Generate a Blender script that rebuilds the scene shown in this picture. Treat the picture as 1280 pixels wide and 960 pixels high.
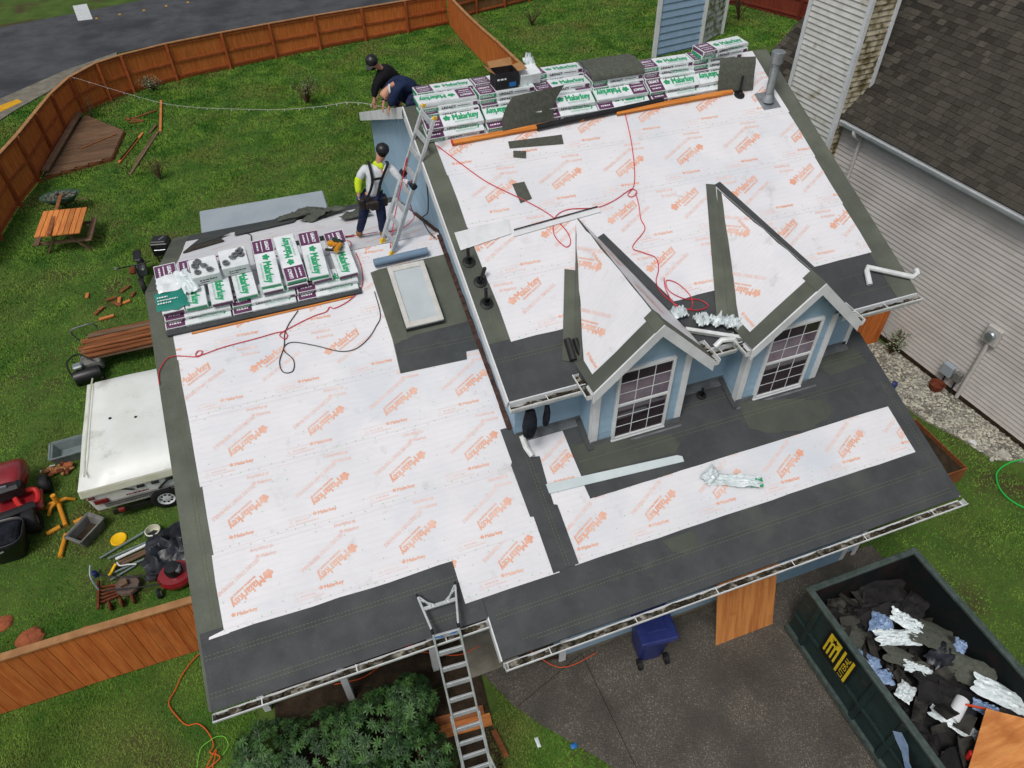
import bpy, bmesh, math, random
import numpy as np
from mathutils import Vector, Matrix, noise
random.seed(7)
for _o in list(bpy.data.objects): bpy.data.objects.remove(_o)
S = bpy.context.scene
COL = S.collection
# ---------------------------------------------------------------- camera
cd = bpy.data.cameras.new('camera'); cam = bpy.data.objects.new('camera', cd); COL.objects.link(cam)
YAW, PITCH, ROLL = -0.33557, 0.77111, -0.01848
_f0 = Vector((-math.sin(YAW), math.cos(YAW), 0)); _r0 = Vector((math.cos(YAW), math.sin(YAW), 0)); _u0 = Vector((0, 0, 1))
_f = _f0*math.cos(PITCH) - _u0*math.sin(PITCH); _u = _u0*math.cos(PITCH) + _f0*math.sin(PITCH)
_r = _r0*math.cos(ROLL) + _u*math.sin(ROLL); _u = -_r0*math.sin(ROLL) + _u*math.cos(ROLL)
cam.matrix_world = Matrix(((_r.x, _u.x, -_f.x, 2.4177), (_r.y, _u.y, -_f.y, -4.6962), (_r.z, _u.z, -_f.z, 12.1333), (0, 0, 0, 1)))
cd.sensor_width = 36; cd.lens = 36*897.86/1280; cd.clip_start = 0.1; cd.clip_end = 800
S.camera = cam
# ---------------------------------------------------------------- sky, sun, exposure (bright overcast)
SUN_EL, SUN_AZ = math.radians(60), math.radians(228)     # azimuth measured clockwise from +Y
w = bpy.data.worlds.new('World'); S.world = w; w.use_nodes = True
nt = w.node_tree; nt.nodes.clear()
sky = nt.nodes.new('ShaderNodeTexSky'); sky.sky_type = 'NISHITA'; sky.sun_disc = False
sky.sun_elevation = SUN_EL; sky.sun_rotation = SUN_AZ; sky.air_density = 1.0; sky.dust_density = 4.0; sky.ozone_density = 1.0
hs = nt.nodes.new('ShaderNodeHueSaturation'); hs.inputs['Saturation'].default_value = 0.33
bg = nt.nodes.new('ShaderNodeBackground'); bg.inputs['Strength'].default_value = 0.099
wo = nt.nodes.new('ShaderNodeOutputWorld')
nt.links.new(sky.outputs[0], hs.inputs['Color']); nt.links.new(hs.outputs[0], bg.inputs[0]); nt.links.new(bg.outputs[0], wo.inputs[0])
sd = bpy.data.lights.new('sun', 'SUN'); sd.energy = 1.45; sd.angle = math.radians(16); sd.color = (1.0, 0.97, 0.93)
sun = bpy.data.objects.new('sun', sd); COL.objects.link(sun)
_sd = Vector((math.sin(SUN_AZ)*math.cos(SUN_EL), math.cos(SUN_AZ)*math.cos(SUN_EL), math.sin(SUN_EL)))
sun.rotation_euler = _sd.to_track_quat('Z', 'Y').to_euler(); sun.location = (0, 0, 40)
S.view_settings.view_transform = 'Standard'; S.view_settings.look = 'None'; S.view_settings.gamma = 1
S.view_settings.exposure = 0.0
S.view_settings.use_curve_mapping = False
S.render.engine = 'CYCLES'
# ---------------------------------------------------------------- materials
def srgb(r, g, b):
    f = lambda c: (c/255/12.92) if c/255 <= 0.04045 else ((c/255+0.055)/1.055)**2.4
    return (f(r), f(g), f(b))
MATS = {}
def mat(name, c1, c2=None, scale=4.0, rough=0.7, metal=0.0, bump=0.0, bscale=30.0, rnd=0.0, stretch=(1, 1, 1), detail=4.0,
        lo=0.35, hi=0.65, c3=None, s3=1.0, lo3=0.5, hi3=0.65, spec=None, rough2=None, alpha=None, bstretch=None, coat=0.0):
    """two-colour noise material with an optional third patch colour, per-object brightness variation and bump"""
    m = bpy.data.materials.new(name); m.use_nodes = True
    if spec is None: spec = .5 if rough < .45 else (.3 if rough < .62 else .14)
    N = m.node_tree.nodes; L = m.node_tree.links; b = N['Principled BSDF']
    tc = N.new('ShaderNodeTexCoord'); mp = N.new('ShaderNodeMapping'); L.new(tc.outputs['Object'], mp.inputs[0])
    mp.inputs['Scale'].default_value = stretch
    col = None
    if c2 is None:
        rgb = N.new('ShaderNodeRGB'); rgb.outputs[0].default_value = (*c1, 1); col = rgb.outputs[0]; nz = None
    else:
        nz = N.new('ShaderNodeTexNoise'); nz.inputs['Scale'].default_value = scale; nz.inputs['Detail'].default_value = detail
        nz.inputs['Roughness'].default_value = 0.62
        L.new(mp.outputs[0], nz.inputs['Vector'])
        mr = N.new('ShaderNodeMapRange'); mr.inputs[1].default_value = lo; mr.inputs[2].default_value = hi; L.new(nz.outputs['Fac'], mr.inputs[0])
        mx = N.new('ShaderNodeMix'); mx.data_type = 'RGBA'; mx.inputs[6].default_value = (*c1, 1); mx.inputs[7].default_value = (*c2, 1)
        L.new(mr.outputs[0], mx.inputs[0]); col = mx.outputs[2]
        if rough2 is not None:
            rr = N.new('ShaderNodeMapRange'); rr.inputs[3].default_value = rough; rr.inputs[4].default_value = rough2
            L.new(mr.outputs[0], rr.inputs[0]); L.new(rr.outputs[0], b.inputs['Roughness'])
    if c3 is not None:
        n3 = N.new('ShaderNodeTexNoise'); n3.inputs['Scale'].default_value = s3; n3.inputs['Detail'].default_value = 5
        L.new(tc.outputs['Object'], n3.inputs['Vector'])
        m3 = N.new('ShaderNodeMapRange'); m3.inputs[1].default_value = lo3; m3.inputs[2].default_value = hi3; L.new(n3.outputs['Fac'], m3.inputs[0])
        x3 = N.new('ShaderNodeMix'); x3.data_type = 'RGBA'; x3.inputs[7].default_value = (*c3, 1)
        L.new(col, x3.inputs[6]); L.new(m3.outputs[0], x3.inputs[0]); col = x3.outputs[2]
    if rnd > 0:
        oi = N.new('ShaderNodeObjectInfo'); mr2 = N.new('ShaderNodeMapRange'); mr2.inputs[3].default_value = 1-rnd; mr2.inputs[4].default_value = 1+rnd
        L.new(oi.outputs['Random'], mr2.inputs[0])
        vm = N.new('ShaderNodeVectorMath'); vm.operation = 'SCALE'; L.new(col, vm.inputs[0]); L.new(mr2.outputs[0], vm.inputs['Scale']); col = vm.outputs[0]
    L.new(col, b.inputs['Base Color'])
    if rough2 is None: b.inputs['Roughness'].default_value = rough
    b.inputs['Metallic'].default_value = metal
    b.inputs['Specular IOR Level'].default_value = spec
    if coat: b.inputs['Coat Weight'].default_value = coat; b.inputs['Coat Roughness'].default_value = 0.15
    if bump > 0:
        nb = N.new('ShaderNodeTexNoise'); nb.inputs['Scale'].default_value = bscale; nb.inputs['Detail'].default_value = 5
        if bstretch:
            m2 = N.new('ShaderNodeMapping'); L.new(tc.outputs['Object'], m2.inputs[0]); m2.inputs['Scale'].default_value = bstretch; L.new(m2.outputs[0], nb.inputs['Vector'])
        else: L.new(mp.outputs[0], nb.inputs['Vector'])
        bp = N.new('ShaderNodeBump'); bp.inputs['Strength'].default_value = bump; bp.inputs['Distance'].default_value = 0.02
        L.new(nb.outputs['Fac'], bp.inputs['Height']); L.new(bp.outputs[0], b.inputs['Normal'])
    MATS[name] = m
    return m
# ---------------------------------------------------------------- mesh collecting
ORG = {}                                  # world origin of a root object: its parts are written in world coordinates
class MB:
    def __init__(s): s.v = []; s.f = []
    def add(s, v, f):
        n = len(s.v); s.v += [tuple(p) for p in v]; s.f += [tuple(i+n for i in q) for q in f]; return s
    def box(s, a, b):
        x0, y0, z0 = a; x1, y1, z1 = b
        return s.add([(x0,y0,z0),(x1,y0,z0),(x1,y1,z0),(x0,y1,z0),(x0,y0,z1),(x1,y0,z1),(x1,y1,z1),(x0,y1,z1)],
                     [(0,3,2,1),(4,5,6,7),(0,1,5,4),(1,2,6,5),(2,3,7,6),(3,0,4,7)])
    def obox(s, c, size, ax=(1,0,0), up=(0,0,1), taper=1.0):
        """box centred at c, its length along ax, its third axis near up"""
        ax = Vector(ax).normalized(); up = Vector(up); sd_ = up.cross(ax).normalized(); up = ax.cross(sd_).normalized(); c = Vector(c)
        l, w_, h = [q/2 for q in size]; vs = []
        for dz in (-h, h):
            t = taper if dz > 0 else 1
            for dx, dy in ((-l,-w_),(l,-w_),(l,w_),(-l,w_)): vs.append(c+ax*dx*t+sd_*dy*t+up*dz)
        return s.add(vs, [(0,3,2,1),(4,5,6,7),(0,1,5,4),(1,2,6,5),(2,3,7,6),(3,0,4,7)])
    def bar(s, p, q, w_, h, up=(0,0,1)):
        p = Vector(p); q = Vector(q); return s.obox((p+q)/2, ((q-p).length, w_, h), q-p, up)
    def cyl(s, p, q, r0, r1=None, n=12, cap=True):
        return s.tube([p, q], [r0, r0 if r1 is None else r1], n, cap)
    def tube(s, pts, r, n=6, cap=True):
        pts = [Vector(p) for p in pts]; k = len(pts); base = len(s.v)
        if not isinstance(r, (list, tuple)): r = [r]*k
        t0 = (pts[1]-pts[0]).normalized(); a = t0.orthogonal().normalized()
        for i in range(k):
            t = (pts[min(i+1,k-1)]-pts[max(i-1,0)]); t = t.normalized() if t.length > 1e-9 else t0
            a = (a-t*a.dot(t)); a = a.normalized() if a.length > 1e-6 else t.orthogonal().normalized(); b = t.cross(a)
            for j in range(n):
                th = 2*math.pi*j/n; s.v.append(tuple(pts[i]+(a*math.cos(th)+b*math.sin(th))*r[i]))
        for i in range(k-1):
            for j in range(n):
                s.f.append((base+i*n+j, base+i*n+(j+1)%n, base+(i+1)*n+(j+1)%n, base+(i+1)*n+j))
        if cap:
            s.f.append(tuple(base+j for j in range(n-1,-1,-1))); s.f.append(tuple(base+(k-1)*n+j for j in range(n)))
        return s
    def lathe(s, prof, c=(0,0,0), n=20, ax=(0,0,1)):
        """prof: (radius, height) pairs turned round the axis ax at c"""
        ax = Vector(ax).normalized(); a = ax.orthogonal().normalized(); b = ax.cross(a); c = Vector(c); base = len(s.v)
        for r, h in prof:
            for j in range(n):
                th = 2*math.pi*j/n; s.v.append(tuple(c+ax*h+(a*math.cos(th)+b*math.sin(th))*r))
        for i in range(len(prof)-1):
            for j in range(n): s.f.append((base+i*n+j, base+i*n+(j+1)%n, base+(i+1)*n+(j+1)%n, base+(i+1)*n+j))
        return s
    def prism(s, poly, d):
        """poly: 3-D points of a flat outline, pushed by the vector d"""
        n = len(poly); d = Vector(d); base = len(s.v)
        s.v += [tuple(Vector(p)) for p in poly]+[tuple(Vector(p)+d) for p in poly]
        s.f.append(tuple(base+i for i in range(n))[::-1]); s.f.append(tuple(base+n+i for i in range(n)))
        for i in range(n): s.f.append((base+i, base+(i+1)%n, base+n+(i+1)%n, base+n+i))
        return s
    def sphere(s, c, r, n=10, sc=(1,1,1), jit=0.0, seed=0):
        rg = random.Random(seed); m = max(4, n//2); base = len(s.v); c = Vector(c)
        for i in range(m+1):
            ph = math.pi*i/m
            for j in range(n):
                th = 2*math.pi*j/n; q = 1+rg.uniform(-jit, jit)
                s.v.append((c.x+r*sc[0]*math.sin(ph)*math.cos(th)*q, c.y+r*sc[1]*math.sin(ph)*math.sin(th)*q, c.z+r*sc[2]*math.cos(ph)*q))
        for i in range(m):
            for j in range(n): s.f.append((base+i*n+j, base+(i+1)*n+j, base+(i+1)*n+(j+1)%n, base+i*n+(j+1)%n))
        return s
    def build(s, name, m, parent=None, smooth=False, bevel=0.0, ang=35, kind=None, label=None, subs=0):
        me = bpy.data.meshes.new(name)
        o = ORG.get(parent.name, Vector()) if parent else Vector()
        me.from_pydata([(p[0]-o.x, p[1]-o.y, p[2]-o.z) for p in s.v], [], s.f); me.update()
        return link(name, me, m, parent, smooth, bevel, ang, kind, label, o, subs)
def link(name, me, m, parent=None, smooth=False, bevel=0.0, ang=35, kind=None, label=None, o=None, subs=0):
    bm = bmesh.new(); bm.from_mesh(me); bmesh.ops.recalc_face_normals(bm, faces=bm.faces); bm.to_mesh(me); bm.free()
    if smooth:
        me.polygons.foreach_set('use_smooth', [True]*len(me.polygons))
        if ang < 180: me.set_sharp_from_angle(angle=math.radians(ang))
    ob = bpy.data.objects.new(name, me); COL.objects.link(ob)
    if m is not None: me.materials.append(MATS[m] if isinstance(m, str) else m)
    if parent is not None: ob.parent = parent; ORG[ob.name] = o
    else: ORG[ob.name] = Vector()
    if bevel > 0:
        b = ob.modifiers.new('bevel', 'BEVEL'); b.width = bevel; b.segments = 1; b.limit_method = 'ANGLE'; b.angle_limit = math.radians(40)
    if subs:
        b = ob.modifiers.new('subsurf', 'SUBSURF'); b.levels = subs; b.render_levels = subs
    if kind: ob['kind'] = kind
    if label: ob['label'] = label
    return ob
def tag(o, label, cat, group=None):
    o['label'] = label; o['category'] = cat
    if group: o['group'] = group
    return o
def thing(name, label, cat, loc=(0,0,0), group=None):
    o = bpy.data.objects.new(name, None); COL.objects.link(o); o.location = loc; ORG[o.name] = Vector(loc); o.empty_display_size = 0.2
    return tag(o, label, cat, group)
def clone(o, M=None, parent=None, label=None):
    """a copy of a thing with copies of its parts and sub-parts"""
    c = o.copy(); COL.objects.link(c)
    if parent is not None: c.parent = parent
    elif M is not None: c.matrix_world = M
    if label: c['label'] = label
    for ch in o.children: clone(ch, None, c)
    return c
def frame(origin, ex, ez):
    """matrix with local x along ex and local z near ez"""
    ex = Vector(ex).normalized(); ey = Vector(ez).cross(ex).normalized(); ez = ex.cross(ey)
    return Matrix(((ex.x,ey.x,ez.x,origin[0]),(ex.y,ey.y,ez.y,origin[1]),(ex.z,ey.z,ez.z,origin[2]),(0,0,0,1)))
class Plane:
    def __init__(s, O, ex, et): s.O = Vector(O); s.ex = Vector(ex).normalized(); s.et = Vector(et).normalized(); s.n = s.ex.cross(s.et)
    def __call__(s, x, t, h=0.0): return s.O+s.ex*x+s.et*t+s.n*h
# ---------------------------------------------------------------- lettering
_TX = {}
def text_data(txt, off=0.0):
    k = (txt, off)
    if k not in _TX:
        c = bpy.data.curves.new('t', 'FONT'); c.body = txt; c.resolution_u = 2; c.offset = off; c.fill_mode = 'FRONT'
        ob = bpy.data.objects.new('t', c); COL.objects.link(ob)
        me = bpy.data.meshes.new_from_object(ob.evaluated_get(bpy.context.evaluated_depsgraph_get()))
        v = np.zeros(len(me.vertices)*3); me.vertices.foreach_get('co', v); v = v.reshape(-1, 3)[:, :2].copy()
        f = [tuple(p.vertices) for p in me.polygons]
        bpy.data.objects.remove(ob); bpy.data.meshes.remove(me); bpy.data.curves.remove(c)
        v[:, 0] -= v[:, 0].min(); _TX[k] = (v, f, v[:, 0].max(), 0.7)
    return _TX[k]
class Print:
    """flat print laid out in 2-D, clipped to a convex outline and laid on a plane"""
    def __init__(s): s.v = []; s.f = []
    def poly(s, pts, dh=0.0):
        n = len(s.v); s.v += [(a, b, dh) for a, b in pts]; s.f.append(tuple(range(n, n+len(pts))))
    def text(s, txt, x, y, ang=0.0, length=None, h=None, off=0.0, bold=0.0):
        v, f, wd, ch = text_data(txt, min(off, .004))
        sx = (length/wd) if length else h/ch; sy = (h/ch) if h else sx
        c, q = math.cos(ang), math.sin(ang)
        for k, (ox, oy) in enumerate(((0,0),) if not bold else ((0,0),(bold,0),(bold*.5,bold*.6),(-bold*.5,-bold*.6))):
            n = len(s.v); s.v += [(x+ox+a*sx*c-b*sy*q, y+oy+a*sx*q+b*sy*c, k*.00035) for a, b in v]; s.f += [tuple(i+n for i in g) for g in f]
        return wd*sx
    def bars(s, x, y, length, h, seed=0):
        """a line of print too small to read: a row of short strokes"""
        rb = random.Random(seed+int(x*97)); a = 0.0
        while a < length:
            w_ = min(h*rb.uniform(.5,2.2), length-a)
            if w_ > h*.2: s.poly([(x+a,y),(x+a+w_,y),(x+a+w_,y+h),(x+a,y+h)])
            a += w_+h*rb.uniform(.3,.6)
    def leaf(s, x, y, r, ang=0.0):
        """five-lobed plant mark"""
        for k, (a, l) in enumerate(((90, 1.0), (25, .95), (155, .95), (-40, .75), (220, .75))):
            a = math.radians(a)+ang; d = (math.cos(a), math.sin(a)); e = (-d[1], d[0])
            s.poly([(x+d[0]*r*.0, y+d[1]*r*.0), (x+d[0]*r*.5*l+e[0]*-.38*r, y+d[1]*r*.5*l+e[1]*-.38*r), (x+d[0]*r*.85*l+e[0]*-.24*r, y+d[1]*r*.85*l+e[1]*-.24*r), (x+d[0]*r*l, y+d[1]*r*l),
                    (x+d[0]*r*.85*l+e[0]*.24*r, y+d[1]*r*.85*l+e[1]*.24*r), (x+d[0]*r*.5*l+e[0]*.38*r, y+d[1]*r*.5*l+e[1]*.38*r)], k*.00035)
    def disc(s, x, y, r, n=6): s.poly([(x+r*math.cos(2*math.pi*i/n), y+r*math.sin(2*math.pi*i/n)) for i in range(n)])
    def line(s, p, q, w_, dash=None):
        d = Vector((q[0]-p[0], q[1]-p[1])); L = d.length; d /= L; e = Vector((-d.y, d.x))*w_/2
        segs = [(0, L)] if not dash else [(a, min(a+dash*.6, L)) for a in np.arange(0, L, dash)]
        for a, b in segs:
            P0 = Vector(p[:2])+d*a; P1 = Vector(p[:2])+d*b; s.poly([tuple(P0-e), tuple(P1-e), tuple(P1+e), tuple(P0+e)])
    def clip(s, outline):
        """keep what lies inside a convex, counter-clockwise outline"""
        bm = bmesh.new(); vs = [bm.verts.new(p) for p in s.v]
        for f in s.f:
            try: bm.faces.new([vs[i] for i in f])
            except ValueError: pass
        n = len(outline)
        for i in range(n):
            a = Vector((*outline[i], 0)); b = Vector((*outline[(i+1)%n], 0)); d = b-a
            bmesh.ops.bisect_plane(bm, geom=bm.verts[:]+bm.edges[:]+bm.faces[:], plane_co=a, plane_no=Vector((d.y, -d.x, 0)), clear_outer=True)
        bm.verts.ensure_lookup_table(); bm.verts.index_update()
        s.v = [tuple(v.co) for v in bm.verts]; s.f = [tuple(v.index for v in f.verts) for f in bm.faces]; bm.free(); return s
    def lay(s, fn, h, name, m, parent, kind=None):
        if not s.f: return None
        mb = MB(); mb.add([fn(a, b, h+d) for a, b, d in s.v], s.f)
        return mb.build(name, m, parent, kind=kind)
def wig(poly, amp, step, seed=0):
    rg = random.Random(seed); out = []
    n = len(poly)
    for i in range(n):
        a = Vector(poly[i]); b = Vector(poly[(i+1)%n]); k = max(1, int((b-a).length/step)); d = (b-a).normalized(); e = Vector((-d.y, d.x))
        out.append(tuple(a+e*rg.uniform(-amp, amp)*.5))
        for j in range(1, k): out.append(tuple(a+(b-a)*(j/k+rg.uniform(-.3,.3)/k)+e*rg.uniform(-amp, amp)))
    return out
# ---------------------------------------------------------------- the materials of the place
mat('lawn', srgb(62,84,36), srgb(80,100,44), 1.3, .95, bump=.8, bscale=14, c3=srgb(70,60,42), s3=.55, lo3=.53, hi3=.68)
mat('grass', srgb(64,110,36), srgb(108,145,54), 1.1, .7, lo=.4, hi=.6, c3=srgb(116,120,62), s3=.42, lo3=.5, hi3=.72)
mat('soil', srgb(44,36,28), srgb(62,52,40), 6, .95, bump=.8, bscale=25)
mat('asphalt', srgb(66,68,72), srgb(78,80,83), 1.2, .8, bump=.25, bscale=60, c3=srgb(56,58,62), s3=.35, rough2=.6)
mat('aggregate', srgb(84,79,72), srgb(152,143,128), 44, .5, bump=.9, bscale=50, lo=.52, hi=.74, detail=2, c3=srgb(68,64,59), s3=.8, lo3=.42, hi3=.7, rough2=.7)
mat('concrete', srgb(104,100,90), srgb(128,124,112), 3, .85, bump=.3, bscale=40)
mat('road_white', srgb(205,208,208), srgb(180,184,186), 6, .7)
mat('road_yellow', srgb(214,164,40), srgb(190,140,30), 6, .7)
mat('membrane', srgb(60,63,65), srgb(70,73,74), 2.2, .72, bump=.35, bscale=90, c3=srgb(80,84,78), s3=.75, lo3=.6, hi3=.74, spec=.35, rough2=.55)
mat('membrane_olive', srgb(86,90,80), srgb(102,106,94), 1.6, .75, bump=.35, bscale=90, c3=srgb(74,77,72), s3=.6, lo3=.5, hi3=.7, spec=.3)
mat('membrane_pale', srgb(74,78,72), srgb(84,88,80), 1.6, .8, bump=.3, bscale=90)  # membrane tone a little paler and greener, for the patches
mat('glass_curtain', srgb(112,94,108), srgb(84,70,82), 5, .12, spec=.8)
mat('chalk', srgb(104,108,84), None, rough=.8)
mat('sheet', srgb(228,227,230), srgb(219,219,223), 1.1, .5, bump=.55, bscale=3.4, bstretch=(.8,3.0,3.0), spec=.4, c3=srgb(208,213,220), s3=.8, lo3=.52, hi3=.75)
mat('print_orange', srgb(226,164,136), srgb(232,200,186), 3.5, .6, lo=.38, hi=.72, detail=6)
mat('print_pale', srgb(226,194,186), srgb(230,214,210), 3.5, .6, lo=.38, hi=.7, detail=6)
mat('print_line', srgb(214,205,206), None, rough=.6)
mat('nail_grey', srgb(190,192,190), None, rough=.5)
mat('nail_green', srgb(150,215,160), None, rough=.5)
mat('white_paint', srgb(222,224,226), srgb(204,207,208), 3, .5, bump=.08, bscale=30)
mat('gutter_white', srgb(224,227,228), srgb(200,202,200), 5, .4)
mat('gutter_inside', srgb(150,146,134), srgb(44,40,32), 5, .8, lo=.36, hi=.54)
mat('debris', srgb(40,36,28), srgb(92,84,66), 14, .95, bump=1, bscale=40)
mat('blue_paint', srgb(140,168,188), srgb(150,176,195), 2.5, .6, bump=.12, bscale=60, bstretch=(8,8,60), rnd=.03)
mat('wall_blue', srgb(126,160,184), srgb(138,170,194), 2, .65)
mat('glass', srgb(22,18,22), srgb(58,44,52), 1.5, .06, spec=.9)
mat('glass_sky', srgb(182,190,194), srgb(192,200,203), 2, .12, spec=.8)
mat('flash_brown', srgb(64,48,44), srgb(88,68,62), 12, .9, bump=.5, bscale=60, rnd=.2)
mat('grey_metal', srgb(128,132,134), srgb(104,106,108), 5, .45, .35)
mat('galv', srgb(150,156,160), srgb(176,182,186), 6, .4, .7)
mat('aluminium', srgb(214,218,220), srgb(192,196,198), 8, .35, .4)
mat('black_rubber', srgb(24,24,26), srgb(34,34,36), 8, .6)
mat('black_plastic', srgb(18,18,20), srgb(30,30,33), 6, .4)
mat('black_cloth', srgb(16,18,24), srgb(34,38,46), 7, .75, bump=.5, bscale=14)
mat('fence_red', srgb(176,94,44), srgb(200,118,60), 2.2, .8, bump=.25, bscale=20, stretch=(6,6,.7), rnd=.12)
mat('fence_frame', srgb(142,74,40), srgb(168,92,52), 3, .8, bump=.2, bscale=20, rnd=.08)
mat('fence_top', srgb(150,108,72), srgb(172,128,88), 5, .85)
mat('fence_dark', srgb(104,44,34), srgb(124,58,42), 2, .8, stretch=(6,6,.7), rnd=.1)
mat('fence_old', srgb(104,72,44), srgb(130,94,60), 2, .85, stretch=(6,6,.7), rnd=.12)
mat('cedar_grey', srgb(98,78,62), srgb(124,100,80), 3, .85, bump=.3, bscale=20, stretch=(.7,6,6), rnd=.16)
mat('cedar_brown', srgb(112,66,40), srgb(142,92,58), 3, .85, bump=.3, bscale=20, stretch=(.7,6,6), rnd=.22)
mat('cedar_new', srgb(196,128,72), srgb(176,104,58), 3, .75, bump=.2, bscale=20, stretch=(.7,6,6), rnd=.18)
mat('orange_lumber', srgb(214,140,70), srgb(190,112,48), 3, .7, bump=.2, bscale=20, stretch=(.5,7,7), rnd=.08)
mat('table_wood', srgb(206,134,72), srgb(184,108,58), 3, .7, bump=.2, bscale=20, stretch=(7,.6,7), rnd=.22)
mat('plywood', srgb(206,140,80), srgb(176,106,58), 2.0, .65, bump=.12, bscale=14, stretch=(6,1,.35), lo=.38, hi=.66, c3=srgb(150,82,42), s3=1.3, lo3=.55, hi3=.75)
mat('shingle_brown', srgb(60,57,52), srgb(74,70,63), 30, .9, bump=.6, bscale=80, rnd=.25)
mat('shingle_base', srgb(62,58,53), srgb(78,74,66), 14, .9, bump=.6, bscale=80)
mat('shingle_scrap', srgb(76,79,72), srgb(92,95,86), 18, .85, bump=.5, bscale=80, rnd=.1)
mat('vinyl', srgb(200,194,190), srgb(210,204,199), 1.5, .55, rnd=.035, c3=srgb(184,177,170), s3=.9, lo3=.5, hi3=.8)
mat('vinyl_white', srgb(214,214,210), srgb(196,195,188), 3, .6, c3=srgb(150,142,116), s3=2.2, lo3=.58, hi3=.75, rnd=.03)
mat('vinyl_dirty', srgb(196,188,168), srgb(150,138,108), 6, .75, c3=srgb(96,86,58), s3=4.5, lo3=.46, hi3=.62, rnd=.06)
mat('blue_dirty', srgb(176,184,180), srgb(160,166,160), 6, .75, c3=srgb(104,104,58), s3=3.5, lo3=.46, hi3=.62, rnd=.04)
mat('lap_blue', srgb(138,164,190), srgb(146,172,197), 3, .65, rnd=.04)
mat('wrap_white', srgb(230,234,236), srgb(214,220,222), 6, .3, bump=.35, bscale=9, rnd=.03)
mat('wrap_purple', srgb(92,48,84), srgb(104,58,94), 5, .35)
mat('wrap_green', srgb(38,150,100), srgb(48,164,114), 5, .35)
mat('wrap_teal', srgb(30,122,108), srgb(36,136,120), 5, .35)
mat('wrap_text', srgb(60,56,62), None, rough=.5)
mat('wrap_magenta', srgb(200,60,96), None, rough=.5)
mat('print_white', srgb(226,230,232), None, rough=.4)
mat('cardboard', srgb(164,124,84), srgb(148,110,72), 5, .85)
mat('box_black', srgb(28,28,32), srgb(40,40,46), 5, .5)
mat('box_blue', srgb(40,110,180), None, rough=.5)
mat('red_hose', srgb(196,36,52), srgb(210,50,64), 8, .4)
mat('black_hose', srgb(38,46,50), srgb(50,58,62), 8, .45)
mat('orange_cord', srgb(214,88,36), None, rough=.5)
mat('green_hose', srgb(40,176,70), None, rough=.45)
mat('green_string', srgb(120,220,60), None, rough=.5)
mat('plastic_bag', srgb(226,234,236), srgb(200,212,214), 8, .25, bump=.5, bscale=25)
mat('bag_blue', srgb(118,146,184), srgb(150,172,202), 6, .4, bump=.5, bscale=20)
mat('camper_white', srgb(228,230,226), srgb(218,220,214), 1.5, .35, c3=srgb(150,148,136), s3=1.6, lo3=.6, hi3=.82, bump=.1, bscale=4)
mat('camper_cream', srgb(214,214,196), srgb(196,196,170), 4, .45)
mat('red_lens', srgb(110,24,30), None, rough=.2)
mat('red_paint', srgb(122,24,32), srgb(140,32,38), 3, .3, coat=.4)
mat('red_plastic', srgb(190,40,36), None, rough=.5)
mat('yellow_paint', srgb(216,150,40), srgb(198,128,34), 5, .55)
mat('yellow_disc', srgb(240,190,20), srgb(232,178,14), 5, .5)
mat('tub_grey', srgb(122,122,118), srgb(104,104,100), 5, .6)
mat('tub_galv', srgb(122,134,134), srgb(104,116,116), 5, .5)
mat('slab_grey', srgb(150,160,168), srgb(160,169,176), 1.5, .5, bump=.1, bscale=5)
mat('tarp_black', srgb(30,32,38), srgb(42,44,52), 3, .4, bump=.6, bscale=9)
mat('rust', srgb(96,48,34), srgb(124,70,48), 10, .9, bump=.5, bscale=30)
mat('clay', srgb(166,96,64), srgb(140,78,54), 6, .9, bump=.8, bscale=22)
mat('bin_blue', srgb(32,42,98), srgb(40,52,112), 3, .4)
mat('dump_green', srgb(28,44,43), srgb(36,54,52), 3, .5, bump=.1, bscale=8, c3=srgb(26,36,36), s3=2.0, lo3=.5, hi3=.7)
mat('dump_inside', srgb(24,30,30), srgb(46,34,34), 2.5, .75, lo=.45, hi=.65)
mat('dump_rim', srgb(84,96,92), srgb(62,74,70), 8, .55, .2)
mat('felt_black', srgb(34,33,34), srgb(48,47,47), 4, .85, bump=.4, bscale=30, rnd=.14)
mat('decal_yellow', srgb(222,196,40), srgb(204,178,36), 6, .5)
mat('decal_black', srgb(20,20,18), None, rough=.5)
mat('leaf_green', srgb(54,86,42), srgb(78,114,58), 7, .42, spec=.5, rnd=.3)
mat('leaf_pale', srgb(120,140,110), srgb(150,164,136), 5, .6)
mat('stem', srgb(74,58,44), srgb(96,78,58), 8, .9)
mat('stone_white', srgb(178,176,164), srgb(148,146,136), 8, .8, rnd=.2)
mat('gravel_base', srgb(84,80,70), srgb(140,136,122), 22, .95, bump=.8, bscale=40)
mat('skin', srgb(196,146,122), srgb(184,132,108), 6, .55)
mat('hi_vis', srgb(206,228,50), srgb(190,214,44), 6, .7)
mat('shirt_white', srgb(214,218,222), srgb(196,202,208), 9, .8, bump=.4, bscale=12)
mat('navy_cloth', srgb(30,36,60), srgb(42,50,78), 9, .8, bump=.4, bscale=14)
mat('navy_hoodie', srgb(26,36,62), srgb(36,48,76), 7, .85, bump=.5, bscale=10)
mat('black_hoodie', srgb(20,20,24), srgb(32,32,36), 7, .85, bump=.5, bscale=10)
mat('boot_tan', srgb(150,112,62), srgb(124,92,52), 9, .75)
mat('glove_blue', srgb(40,80,120), None, rough=.7)
mat('leather', srgb(34,28,26), srgb(52,44,40), 8, .6)
mat('roll_blue', srgb(112,134,156), srgb(122,144,166), 3, .6)
mat('yellow_tip', srgb(226,184,50), None, rough=.5)
mat('tool_green', srgb(28,52,40), None, rough=.5)
mat('meter_white', srgb(200,196,192), srgb(186,182,178), 4, .5)
mat('hair_dark', srgb(30,24,22), None, rough=.8)
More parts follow.
